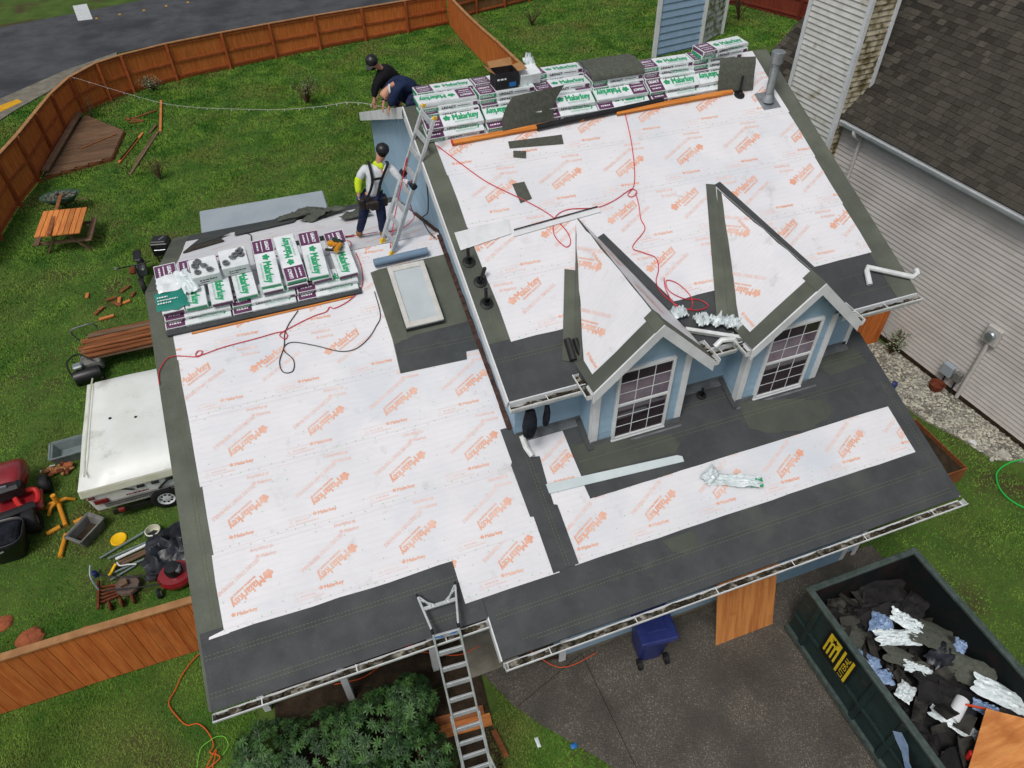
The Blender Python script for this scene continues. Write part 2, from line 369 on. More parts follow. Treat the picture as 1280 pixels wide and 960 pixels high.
mat('deck_wood', srgb(98,76,58), srgb(122,96,74), 3, .7, bump=.3, bscale=20, stretch=(.7,6,6), rnd=.22)
mat('plywood_flat', srgb(212,146,84), srgb(184,112,60), 2.0, .65, bump=.12, bscale=14, stretch=(1,5,1), lo=.38, hi=.66, c3=srgb(160,90,46), s3=1.5, lo3=.55, hi3=.75)
mat('bag_pink', srgb(206,150,140), None, rough=.5)
mat('shingle_torn', srgb(30,29,28), srgb(70,68,63), 3.5, .9, bump=.5, bscale=60, lo=.4, hi=.62)
mat('orange_thing', srgb(206,74,36), None, rough=.6)
def _lines(m, coord, per, wdt, c, amt):
    """thin printed lines at a regular spacing along one object axis"""
    N = m.node_tree.nodes; L = m.node_tree.links; b = N['Principled BSDF']; src = b.inputs['Base Color'].links[0].from_socket
    tc = N.new('ShaderNodeTexCoord'); sx = N.new('ShaderNodeSeparateXYZ'); L.new(tc.outputs['Object'], sx.inputs[0])
    a = N.new('ShaderNodeMath'); a.operation = 'DIVIDE'; a.inputs[1].default_value = per; L.new(sx.outputs[coord], a.inputs[0])
    f = N.new('ShaderNodeMath'); f.operation = 'FRACT'; L.new(a.outputs[0], f.inputs[0])
    g = N.new('ShaderNodeMath'); g.operation = 'LESS_THAN'; g.inputs[1].default_value = wdt/per; L.new(f.outputs[0], g.inputs[0])
    h = N.new('ShaderNodeMath'); h.operation = 'MULTIPLY'; h.inputs[1].default_value = amt; L.new(g.outputs[0], h.inputs[0])
    x = N.new('ShaderNodeMix'); x.data_type = 'RGBA'; x.inputs[7].default_value = (*c, 1); L.new(src, x.inputs[6]); L.new(h.outputs[0], x.inputs[0]); L.new(x.outputs[2], b.inputs['Base Color'])
_lines(MATS['sheet'], 'Y', .085, .009, srgb(204,206,212), .3)

def _specks(m, scale, c, lo, hi, amt):
    """scuffs and specks of dirt with a shape of their own"""
    N = m.node_tree.nodes; L = m.node_tree.links; b = N['Principled BSDF']; src = b.inputs['Base Color'].links[0].from_socket
    tc = N.new('ShaderNodeTexCoord'); n = N.new('ShaderNodeTexNoise'); n.inputs['Scale'].default_value = scale; n.inputs['Detail'].default_value = 8; n.inputs['Roughness'].default_value = .7; L.new(tc.outputs['Object'], n.inputs['Vector'])
    r = N.new('ShaderNodeMapRange'); r.inputs[1].default_value = lo; r.inputs[2].default_value = hi; r.inputs[4].default_value = amt; L.new(n.outputs['Fac'], r.inputs[0])
    x = N.new('ShaderNodeMix'); x.data_type = 'RGBA'; x.inputs[7].default_value = (*c, 1); L.new(src, x.inputs[6]); L.new(r.outputs[0], x.inputs[0]); L.new(x.outputs[2], b.inputs['Base Color'])
_specks(MATS['sheet'], 2.6, srgb(168,160,156), .58, .74, .45)
_specks(MATS['sheet'], 11, srgb(150,130,116), .66, .78, .4)
_specks(MATS['membrane'], 3.2, srgb(92,95,88), .58, .72, .5)
_specks(MATS['aggregate'], 1.1, srgb(50,46,42), .5, .7, .6)
_specks(MATS['wrap_white'], 5, srgb(176,180,182), .56, .74, .6)
_specks(MATS['dump_green'], 4, srgb(92,86,74), .6, .74, .5)
_specks(MATS['fence_red'], 1.6, srgb(120,84,60), .56, .76, .5)
_specks(MATS['asphalt'], .5, srgb(88,90,92), .5, .7, .4)
_specks(MATS['camper_white'], 1.7, srgb(112,110,100), .56, .78, .6)
_specks(MATS['tub_grey'], 6, srgb(84,82,76), .5, .7, .6)
_specks(MATS['bin_blue'], 3, srgb(70,78,120), .55, .75, .5)
# ================================================================ THE SETTING: ground, road, driveway
def sheet(name, pts, z, m, depth=None, kind='structure', parent=None):
    mb = MB(); mb.prism([(x, y, z-(depth or .02)) for x, y in pts], (0, 0, depth or .02)); return mb.build(name, m, parent, kind=kind)
_g = MB(); _n = 120
_gx = sorted(set(list(np.linspace(-14, 34, 49))+[-400, -150, -60, -30, 60, 120, 250, 500]))
_gy = sorted(set(list(np.linspace(-12, 44, 57))+[-300, -80, -30, 70, 120, 250, 600]))
for yy in _gy:
    for xx in _gx: _g.v.append((xx, yy, 0.0))
for j in range(len(_gy)-1):
    for i in range(len(_gx)-1):
        a = j*len(_gx)+i; _g.f.append((a, a+1, a+1+len(_gx), a+len(_gx)))
_g.build('ground', 'lawn', kind='structure')
sheet('road', [(-60,18),(-9.3,27.2),(-7.9,30.4),(-5.4,33.0),(-3.2,34.6),(0,35.3),(6,36.1),(14,36.6),(40,39),(40,47.5),(14,45),(0,43.3),(-8,41),(-60,27)], .024, 'asphalt')
sheet('pavement', [(-8.6,26.0),(-6.9,29.2),(-4.9,32.0),(-3.2,33.9),(-3.2,34.6),(-5.4,33.0),(-7.9,30.4),(-9.3,27.2)], .06, 'concrete', .06)
sheet('kerb_marking', [(-7.62,29.0),(-6.72,29.95),(-6.95,30.35),(-7.9,29.6)], .066, 'road_yellow', .005)
tb = sheet('road_marking', [(-5.25,40.3),(-4.55,40.3),(-5.0,43.2),(-5.7,43.1)], .03, 'road_white', .005)
for k, (x, y) in enumerate([(-4.36,40.29),(-3.24,40.51),(-2.05,40.72),(-0.92,41.05),(0.20,41.24)]):
    mb = MB(); mb.obox((x, y, .05), (.14, .1, .04), (1,0,0), taper=.6); tag(mb.build('road_stud', 'road_yellow'),
        ['yellow road stud beside the white bar on the asphalt','second yellow road stud from the white bar','middle yellow road stud of the row of five','fourth yellow road stud from the white bar','yellow road stud farthest from the white bar'][k], 'road stud', 'yellow studs along the road')
sheet('driveway', [(4.95,.36),(3.6,.62),(3.92,-.08),(4.2,-.5),(4.48,-.82),(5.02,-1.47),(5.3,-2.2),(5.4,-12),(11.7,-12),(11.55,.36)], .014, 'aggregate')
for a, b in (((5.36,.30),(5.5,-6.0)),((5.33,.30),(3.98,-.16)),((8.6,-3.2),(5.45,-3.3))):
    mb = MB(); mb.bar((a[0],a[1],.013),(b[0],b[1],.013),.012,.006); mb.build('driveway_joint', 'soil', kind='structure')
sheet('porch_floor', [(.2,.55),(3.6,.62),(4.95,.36),(4.95,2.7),(.2,2.7)], .03, 'soil')
sheet('planting_bed', [(-.3,-.9),(3.45,-1.1),(3.6,.6),(.1,.5),(-.35,.8)], .012, 'soil')
mb = MB(); mb.box((3.42,.55,.02),(4.3,1.3,.07)); mb.build('paver_slab', 'concrete', bevel=.01, kind='structure')
sheet('gravel_bed', [(15.2,2.0),(15.45,1.2),(16.35,.7),(16.25,2.0),(16.0,4.6),(15.7,5.8),(14.6,5.8),(14.7,3.6),(14.9,2.6)], .01, 'gravel_base')

# ================================================================ THE HOUSE
s1, s2 = .36575, .4206; L1, L2 = math.hypot(1, s1), math.hypot(1, s2)
YR1, ZR1 = 6.0748, 5.2218; YB1 = 10.435; ZB1 = 3.627
XL, XR, YU, ZU, YR, ZR, YB2, ZB2 = 4.70, 11.777, 1.981, 4.9188, 7.1254, 7.0826, 12.739, 4.7216
R1 = Plane((0,0,3.0),(1,0,0),(0,1,s1)); R1B = Plane((0,YB1,ZB1),(-1,0,0),(0,-1,s1))
R2 = Plane((0,YU,ZU),(1,0,0),(0,1,s2)); R2B = Plane((0,YB2,ZB2),(-1,0,0),(0,-1,s2))
A1 = lambda x, y, h=0: R1(x, y*L1, h)
A1B = lambda x, y, h=0: R1B(-x, (YB1-y)*L1, h)
A2 = lambda x, y, h=0: R2(x, (y-YU)*L2, h)
A2B = lambda x, y, h=0: R2B(-x, (YB2-y)*L2, h)
H = thing('house', 'blue sided house with half-covered roof under repair and two gabled dormers', 'house', (4.9, 4.0, 0))
def slab(name, fn, pts, h, m, th=.003, parent=H, **k):
    n = (fn(0,0,1)-fn(0,0,0)).normalized(); mb = MB(); mb.prism([fn(x, y, h-th) for x, y in pts], n*th); return mb.build(name, m, parent, **k)
# decks
D = .13
slab('roof_deck', A1, [(0,0),(3.651,0),(3.651,-.564),(11.357,-.564),(11.357,2.6),(4.95,2.6),(4.95,YR1),(0,YR1)], 0, 'membrane', D)
slab('roof_deck', A1B, [(0,YR1+.004),(4.95,YR1+.004),(4.95,YB1),(0,YB1)], 0, 'membrane_olive', D)
slab('roof_deck', A2, [(XL,YU),(XR,YU),(XR,YR),(XL,YR)], 0, 'membrane', D)
slab('roof_deck', A2B, [(XL,YR+.004),(XR,YR+.004),(XR,YB2),(XL,YB2)], 0, 'membrane_olive', D)
# ---- chalk lines on the membrane
def chalk(fn, segs, h=.0105):
    p = Print()
    for a, b in segs: p.line(a, b, .008, .05)
    return p.lay(fn, h, 'chalk_lines', 'chalk', H, kind='stuff')
# ---- membrane strips
slab('membrane_strip', A1, [(.0,-.02),(3.64,-.02),(3.64,.9),(.0,.9)], .0115, 'membrane', .003)
slab('membrane_strip', A1, [(3.655,-.56),(11.35,-.56),(11.35,.45),(3.655,.45)], .007, 'membrane', .004)
slab('membrane_strip', A1, [(-.035,.0),(.37,.0),(.38,.8),(.40,2.2),(.37,3.4),(.385,4.6),(.36,YR1),(-.035,YR1)], .008, 'membrane_olive', .005)
slab('membrane_strip', A1, [(5.0,1.05),(11.35,1.0),(11.35,2.4),(5.0,2.4)], .006, 'membrane', .004)
slab('membrane_strip', A1, [(11.08,-.1),(11.09,-.55),(11.39,-.55),(11.39,2.4),(11.08,2.4)], .009, 'membrane', .004)
slab('membrane_strip', A1B, [(-.035,YR1+.02),(.34,YR1+.02),(.3,YB1-.02),(-.035,YB1-.02)], .007, 'membrane_olive', .005)
slab('membrane_strip', A1B, [(0,9.6),(4.8,9.75),(4.8,YB1-.01),(0,YB1-.01)], .006, 'membrane', .004)
slab('membrane_strip', A2, [(XL,YU),(XR,YU),(XR,2.95),(XL,2.95)], .006, 'membrane', .004)
slab('membrane_strip', A2, wig([(XL,2.85),(5.12,2.85),(5.06,YR-.02),(XL,YR-.02)], .012, .6, 3), .009, 'membrane_olive', .005)
slab('membrane_strip', A2, [(11.38,2.78),(11.40,YU),(XR+.035,YU),(XR+.035,YR),(11.45,YR),(11.44,5.0)], .009, 'membrane_olive', .005)
chalk(A1, [((.02,.62),(3.4,.62)),((.02,.57),(3.4,.57)),((.02,.13),(3.3,.13)),((.02,.18),(3.3,.18)),((3.75,-.02),(11.3,-.02)),((3.75,-.07),(11.3,-.07)),
           ((4.0,-.40),(11.3,-.40)),((4.2,-.45),(11.3,-.45)),((5.7,1.62),(11.0,1.62)),((6.6,1.56),(11.0,1.56)),((7.5,1.95),(8.5,1.95)),((7.5,2.0),(8.5,2.0)),((10.1,1.98),(11.2,1.98)),((10.1,2.04),(11.2,2.04)),
           ((.17,.9),(.17,5.9)),((.22,.9),(.22,5.9)),((11.22,0),(11.22,1.5)),((11.27,0),(11.27,1.5))], .0125)
chalk(A2, [((4.75,2.55),(5.95,2.55)),((4.75,2.6),(5.95,2.6)),((7.9,2.4),(8.5,2.4)),((7.9,2.46),(8.5,2.46)),((10.6,2.2),(11.7,2.2)),((10.6,2.5),(11.7,2.5)),((4.86,3),(4.86,7)),((4.92,3),(4.92,7)),((11.6,3),(11.6,7))], .0125)
# ---- printed white underlayment in courses
def big_logo(po, pp, x, t, flip):
    a = math.radians(29+(180 if flip else 0)); c, q = math.cos(a), math.sin(a)
    at = lambda u, v: (x+u*c-v*q, t+u*q+v*c)
    po.leaf(*at(.02,0), .085, a); po.text('Malarkey', *at(.105,-.05), a, length=.50, h=.12, bold=.007)
    po.text('ROOFING PRODUCTS', *at(.16,-.105), a, length=.40, h=.028, bold=.004)
    pp.text('SECURE START PERMEABLE', *at(-.02,-.27), a, length=.72, h=.054, bold=.004)
def small_logo(po, x, t, flip, ln=.26):
    a = math.pi if flip else 0; d = -1 if flip else 1
    po.leaf(x, t, .035, a); po.text('Malarkey', x+d*.045, t-d*.025, a, length=ln, h=.05, bold=.005)
def course(fn, poly, y0, y1, lx, ly, flip, h, tf, seed=0, clip=None, amp=.012, x0=0, x1=12, per=1.153):
    """one course of printed underlayment between y0 and y1 of a roof slope; tf turns y into slope distance"""
    pl = wig(poly, amp, .35, seed)
    o = slab('underlayment_sheet', fn, pl, h, 'sheet', .0025)
    po, pp, pln, ng, gg = Print(), Print(), Print(), Print(), Print(); rg = random.Random(seed+5)
    n0 = int((x0-lx)/per)-1; n1 = int((x1-lx)/per)+2
    T0, T1 = tf(y0), tf(y1)
    logos = []
    for k in range(n0, n1):
        lg = Print(); big_logo(lg, pp, lx+per*k, tf(ly), flip); logos.append(lg)
        small_logo(po, lx+per*k+.12+.5, T0+.2, False); small_logo(pp, lx+per*k+.75+.5, T1-.1, True, .24); small_logo(pp, lx+per*k-.1, T1-.2, False, .2)
        xx = lx+per*k+.9+.5
        pp.line((xx,T0+.21),(xx+.5,T0+.21),.006); pp.bars(xx+.09, T0+.15, .2, .022, k); pp.bars(xx+.09, T0+.108, .32, .016, k+3)
        pp.line((xx,T0+.105),(xx+.03,T0+.175),.006); pp.line((xx+.03,T0+.175),(xx+.06,T0+.105),.006); pp.line((xx,T0+.105),(xx+.06,T0+.105),.006)
    for t in (T0+.055, T1-.045): pln.line((x0-1,t),(x1+1,t),.005)
    xs = x0
    while xs < x1:
        xs += rg.uniform(.1,.2)
        (gg if rg.random() < .4 else ng).disc(xs, T0+rg.uniform(.02,.09), .0115)
        if rg.random() < .75: (gg if rg.random() < .3 else ng).disc(xs+rg.uniform(-.1,.1), T0+rg.uniform(.12,T1-T0-.05), .0105)
    cp = [(x, tf(y)) for x, y in (clip or poly)]
    lf = lambda a, b, hh: fn(a, 0, hh)+(fn(0,1,0)-fn(0,0,0)).normalized()*(b-tf(0))
    for lg in logos: lg.clip(cp); lg.lay(lf, h+.0015, 'printed_logo', 'print_orange', o)
    for pr_, nm, m in ((po,'small_printed_logos','print_orange'),(pp,'printed_lettering','print_pale'),(pln,'printed_lines','print_line'),(ng,'cap_nails','nail_grey'),(gg,'cap_nails','nail_green')):
        pr_.clip(cp); pr_.lay(lf, h+(.0022 if nm=='cap_nails' else .0015), nm, m, o, kind='stuff')
    return o
t1 = lambda y: y*L1
def rect(x0, y0, x1, y1): return [(x0,y0),(x1,y0),(x1,y1),(x0,y1)]
course(A1, rect(3.40,.24,4.80,.86), .24, 1.24, 4.55-1.153, .80, True, .0148, t1, 10, amp=.006)
course(A1, rect(.30,.81,4.80,1.82), .81, 1.82, .98, 1.39, True, .013, t1, 11)
slab('underlayment_tongue', A1, [(.10,.80),(.36,.805),(.36,.87),(.11,.83)], .0118, 'sheet', .0025)
course(A1, rect(.33,1.79,4.80,2.81), 1.79, 2.81, 1.12, 2.39, True, .0155, t1, 12)
course(A1, rect(.30,2.78,4.845,3.81), 2.78, 3.81, 1.30, 3.39, True, .0135, t1, 13)
course(A1, rect(.30,3.78,4.845,4.81), 3.78, 4.81, 1.34, 4.34, False, .016, t1, 14)
course(A1, rect(.28,4.78,4.845,5.81), 4.78, 5.81, .6, 5.4, True, .0138, t1, 15)
course(A1, rect(.26,5.78,4.845,6.07), 5.78, 6.78, .6, 6.3, True, .0165, t1, 16, amp=.004)
# the patch beside the skylight, the strip at the inside corner, the sheets under the dormers
slab('membrane_patch', A1, [(3.48,3.70),(4.57,3.66),(4.60,3.79),(4.85,3.78),(4.83,5.62),(3.66,5.6),(3.50,5.57),(3.52,4.30)], .022, 'membrane_olive', .005)
slab('membrane_patch', A1, [(3.49,3.70),(4.56,3.665),(4.60,3.80),(4.84,3.785),(4.84,4.3),(3.9,4.28),(3.53,4.2)], .0255, 'membrane', .003)
slab('membrane_patch', A1, [(4.69,2.42),(4.69,1.9),(4.66,1.86),(4.67,1.07),(4.72,1.06),(4.71,.25),(5.11,.27),(5.12,1.12),(5.07,1.14),(5.09,1.45),(5.13,1.87),(4.99,1.89),(5.03,2.3),(5.03,2.42)], .0225, 'membrane', .005)
chalk(A1, [((4.92,.3),(4.92,2.3)),((4.97,.3),(4.97,2.3)),((3.6,4.0),(4.8,3.96)),((3.6,4.06),(4.8,4.02)),((4.0,4.6),(4.8,4.56))], .0275)
course(A1, rect(5.05,.26,11.08,1.06), .26, 1.26, 5.72, .80, True, .0135, t1, 17, amp=.006)
course(A1, [(4.98,1.05),(5.63,1.05),(5.62,2.20),(4.98,2.21)], 1.25, 2.25, 4.6, 1.85, True, .016, t1, 18, amp=.006)
slab('membrane_strip', A1, [(5.61,1.40),(5.63,1.09),(5.70,1.06),(7.3,1.07),(7.3,1.2)], .0205, 'membrane', .004)
t2 = lambda y: (y-YU)*L2
course(A2, rect(5.03,2.81,11.43,3.78), 2.81, 3.78, 5.26, 3.39, False, .013, t2, 21, x0=5, x1=12)
course(A2, rect(5.02,3.75,11.45,4.75), 3.75, 4.75, 5.0, 4.32, False, .0155, t2, 22, x0=5, x1=12)
course(A2, rect(5.01,4.72,11.47,5.72), 4.72, 5.72, 6.0, 5.35, True, .0135, t2, 23, x0=5, x1=12)
course(A2, rect(5.00,5.69,11.49,6.69), 5.69, 6.69, 5.7, 6.3, True, .016, t2, 24, x0=5, x1=12)
course(A2, rect(5.00,6.66,11.50,YR), 6.66, 7.66, 5.4, 7.2, True, .0138, t2, 25, x0=5, x1=12, amp=.004)
tb1 = lambda y: (YB1-y)*L1
def sheet_back(y0, y1, h, sd_):
    o = slab('underlayment_sheet', A1B, wig(rect(.3,y0,4.84,y1), .02, .4, sd_), h, 'sheet', .0025)
    p = Print(); rg = random.Random(sd_)
    for k in range(5): x = .7+k*.9+rg.uniform(0,.3); p.line((x,y0+.3),(x+.35,y0+.5),.03)
    p.lay(A1B, h+.0015, 'printed_lettering', 'print_orange', o, kind='stuff')
sheet_back(YR1+.01, 7.1, .0135, 31); sheet_back(7.05, 8.1, .016, 32); sheet_back(8.05, 9.1, .0138, 33); sheet_back(9.05, 9.72, .0162, 34)
# ---- walls
def wall(pts, d, m='wall_blue', name='wall'): mb = MB(); mb.prism(pts, d); return mb.build(name, m, H)
zr2 = lambda y: ZU+(y-YU)*s2-.16
XW, YW = 4.892, 2.28
wl = wall([(XW,YW,0),(XW,12.4,0),(XW,12.4,ZB2-.03),(XW,YR,ZR-.16),(XW,YW,zr2(YW))], (.15,0,0))
wf = wall([(XW+.155,YW,2.9),(11.0,YW,2.9),(11.0,YW,zr2(YW)),(XW+.155,YW,zr2(YW))], (0,.15,0))
wall([(10.85,YW+.155,0),(10.85,12.4,0),(10.85,12.4,ZB2-.2),(10.85,YR,ZR-.4),(10.85,YW+.155,zr2(YW)-.02)], (.15,0,0))
mb = MB(); mb.box((10.93,YW-.03,3.8),(11.03,YW-.004,4.75)); mb.build('corner_trim', 'white_paint', H)
wall([(.3,2.66,0),(XW-.005,2.66,0),(XW-.005,2.66,3.7),(.3,2.66,3.7)], (0,.15,0))
wall([(.3,2.82,0),(.3,10.0,0),(.3,10.0,3.6),(.3,YR1,ZR1-.2),(.3,2.82,3.7)], (.15,0,0))
wall([(.46,9.85,0),(XW-.005,9.85,0),(XW-.005,9.85,3.5),(.46,9.85,3.5)], (0,.15,0))
gw = wall([(4.97,.35,0),(11.1,.35,0),(11.1,.35,2.98),(4.97,.35,2.98)], (0,.15,0))
wall([(4.97,.505,0),(4.97,2.65,0),(4.97,2.65,3.7),(4.97,.505,2.98)], (.15,0,0)); wall([(10.95,.505,0),(10.95,2.25,0),(10.95,2.25,3.55),(10.95,.505,2.98)], (.15,0,0))
wall([(4.97,.342,0),(11.1,.342,0),(11.1,.342,.16),(4.97,.342,.16)], (0,.006,0), 'concrete', 'foundation_strip')
# lap siding on the gable wall, long boards one by one
def lap(parent, a, b, z0, z1, out, m='blue_paint', th=.016):
    """one lap board from a to b (x,y) between z0 and z1, its lower edge proud along out"""
    a = Vector((a[0],a[1],0)); b = Vector((b[0],b[1],0)); o = Vector((out[0],out[1],0))
    mb = MB(); v = []
    for q in (a, b):
        for z, d in ((z0, 0), (z0, th), (z1, .004), (z1, 0)): v.append(q+o*d+Vector((0,0,z)))
    mb.add(v, [(0,1,2,3),(7,6,5,4),(0,4,5,1),(1,5,6,2),(2,6,7,3),(3,7,4,0)]); return mb.build('siding_board', m, parent)
z = 3.4
while z < 6.8:
    ya = max(YW, YU+(z+.155+.17-ZU)/s2); yb = min(12.4, YR+(ZR-.17-z-.155)/s2); zb = 0
    y_low = 2.28
    if yb-ya > .2: lap(wl, (XW-.001, yb), (XW-.001, ya), z, z+.155, (-1,0))
    z += .155
DX = ((5.98, 7.48), (8.556, 10.04)); YD = 1.837; DM = (6.78, 9.355); ZDR = 6.0; KD = .99
for xa, xb in ((XW+.01, DX[0][0]), (DX[0][1], DX[1][0]), (DX[1][1], 11.0)):
    z = 3.9
    while z < 4.75: lap(wf, (xa, YW-.001), (xb, YW-.001), z, z+.155, (0,-1)); z += .155
    mb = MB(); mb.box((xa+.004, YW-.03, 3.79), (xb-.004, YW-.002, 3.905)); mb.build('base_flashing', 'grey_metal', H)
    mb = MB(); mb.prism([(xa+.004,YW-.03,3.84),(xb-.004,YW-.03,3.84),(xb-.004,YW-.14,3.80),(xa+.004,YW-.14,3.80)], (0,0,.006)); mb.build('base_flashing', 'grey_metal', H)
z = .16
while z < 2.85: lap(gw, (4.99, .34), (11.08, .34), z, z+.155, (0,-1)); z += .155
for x in (4.93, 11.02): mb = MB(); mb.box((x,.30,0),(x+.12,.325,2.85)); mb.build('corner_trim', 'white_paint', H)
mb = MB(); mb.box((11.11,.3,0),(11.14,.44,2.85)); mb.build('corner_trim', 'white_paint', H)
gd = MB(); gd.box((8.7,.285,.02),(10.7,.315,2.15)); gdo = gd.build('garage_door', 'wall_blue', H, label='pale blue sectional garage door under the eave')
for k in range(4):
    for j in range(4): mb = MB(); mb.box((8.78+j*.48,.272,.1+k*.53),(9.18+j*.48,.286,.48+k*.53)); mb.build('door_panel', 'wall_blue', gdo, bevel=.01)
for x in (8.58, 10.7): mb = MB(); mb.box((x,.29,0),(x+.12,.32,2.27)); mb.build('door_trim', 'white_paint', H)
for x, y in ((1.44,.94),(2.90,.94),(.10,1.26)):
    mb = MB(); mb.box((x-.055,y-.055,0),(x+.055,y+.055,3.0+y*s1-.13)); mb.build('porch_post', 'white_paint', H, bevel=.006)
# ---- fascia and rake boards
def fascia(p, q, hgt=.17, th=.022, up=(0,0,1)): mb = MB(); mb.bar(p, q, th, hgt, up); return mb.build('fascia_board', 'white_paint', H)
fascia((0,-.012,2.86),(3.64,-.012,2.86), .12); fascia((3.66,-.576,2.655),(11.357,-.576,2.655), .12)
fascia(A1(3.640,-.57,-.09),A1(3.640,-.006,-.09), .2); fascia(A1(-.012,0,-.08),A1(-.012,YR1,-.08), .15); fascia(A1(11.37,-.56,-.085),A1(11.37,2.2,-.085), .17)
fascia(A1B(-.012,YR1,-.08),A1B(-.012,YB1,-.08), .15)
fascia(A2(XL-.012,YU,-.085),A2(XL-.012,YR,-.085), .19); fascia(A2B(XL-.012,YR,-.085),A2B(XL-.012,YB2,-.085), .19); fascia(A2(XR+.012,YU,-.085),A2(XR+.012,YR,-.085), .17)
fascia((XL,YU-.012,4.84),(5.8,YU-.012,4.84)); fascia((7.75,YU-.012,4.84),(8.35,YU-.012,4.84)); fascia((10.35,YU-.012,4.84),(XR,YU-.012,4.84))
mb = MB(); mb.prism([A2(XL+.005,YU+.01,-.14),A2(XW,YU+.01,-.14),A2(XW,YR,-.14),A2(XL+.005,YR,-.14)], (0,0,.008)); mb.build('soffit', 'white_paint', H)
mb = MB(); mb.prism([A2B(XL+.005,YB2,-.14),A2B(XW,YB2,-.14),A2B(XW,YR,-.14),A2B(XL+.005,YR,-.14)], (0,0,.008)); mb.build('soffit', 'white_paint', H)
# ---- gutters
def gutter(p, q, out, wdt=.125, dep=.10, deb=0.6, seed=0, hang=1.15):
    """open trough from p to q along its back top edge; out = horizontal direction away from the wall"""
    p = Vector(p); q = Vector(q); o = Vector(out); u = Vector((0,0,1)); d = (q-p)
    prof = [(0,-dep+.03),(0,-dep),(wdt*.75,-dep),(wdt,-.02),(wdt,.008),(wdt-.013,.008),(wdt-.013,-.02),(wdt*.72,-dep+.006),(.006,-dep+.006),(.006,-dep+.03)]
    mb = MB(); mb.prism([p+o*a+u*b for a, b in prof], d); g = mb.build('gutter', 'gutter_white', H)
    for e in (p, q):
        mb = MB(); mb.prism([e+o*a+u*b for a, b in ((.004,-.002),(.004,-dep+.004),(wdt*.74,-dep+.004),(wdt-.018,-.02),(wdt-.018,0))], d.normalized()*.003*(1 if e is p else -1)); mb.build('gutter_end', 'gutter_white', g)
    rg = random.Random(seed); n = max(8, int(d.length/.07)); v = []; f = []
    for i in range(n+1):
        c = p+d*(i/n*.985+.007); hh = -dep+.014+deb*.075*max(0, noise.noise((i*.23+seed*9, 0, 3))+.35)
        for a in (.008, .035, .06, wdt*.82): v.append(c+o*a+u*(hh+.012+rg.uniform(-.014,.014)))
    for i in range(n):
        for j in range(3): f.append((i*4+j, i*4+j+1, i*4+j+5, i*4+j+4))
    mb = MB(); mb.add(v, f); mb.build('gutter_debris', 'gutter_inside', g)
    mb = MB()
    for i in range(int(d.length*22*deb)):
        c = p+d*rg.uniform(.02,.98)+o*rg.uniform(.025,.075)+u*(-dep+.04+rg.uniform(0,.03)); mb.sphere(c, rg.uniform(.012,.04), 6, (1.6,.7,.6), .3, i+seed*50)
    if mb.v: mb.build('gutter_litter', 'debris', g, kind='stuff')
    n = max(1, int(d.length/hang))
    for i in range(n): mb = MB(); c = p+d*((i+.5)/n); mb.bar(c+o*.004+u*.002, c+o*(wdt-.004)+u*.002, .014, .006); mb.build('gutter_hanger', 'gutter_white', g)
    return g
gutter((0,-.025,2.985),(3.62,-.025,2.985),(0,-1,0),seed=1,deb=.75); gutter((3.66,-.589,2.78),(11.40,-.589,2.78),(0,-1,0),seed=2,deb=.8)
gutter((XL-.02,YU-.025,4.90),(5.80,YU-.025,4.90),(0,-1,0),seed=3,deb=.9); gutter((7.80,YU-.025,4.90),(8.32,YU-.025,4.90),(0,-1,0),seed=4,deb=.5,hang=.4); gutter((10.42,YU-.025,4.90),(XR+.03,YU-.025,4.90),(0,-1,0),seed=5,deb=.9)
# step flashing shingles along the foot of the gable wall
for k in range(26):
    y = 2.45+k*.14; mb = MB(); c = A1(4.845, y, .034); mb.obox(c, (.085, .15, .012), (1,0,0), (0,-s1,1.25)); mb.build('flashing_shingle', 'flash_brown', H)
for k in range(12):
    y = YR1+.12+k*.16; mb = MB(); mb.obox(A1B(4.845, y, .03), (.085, .17, .012), (1,0,0), (0,s1,1)); mb.build('flashing_shingle', 'flash_brown', H)
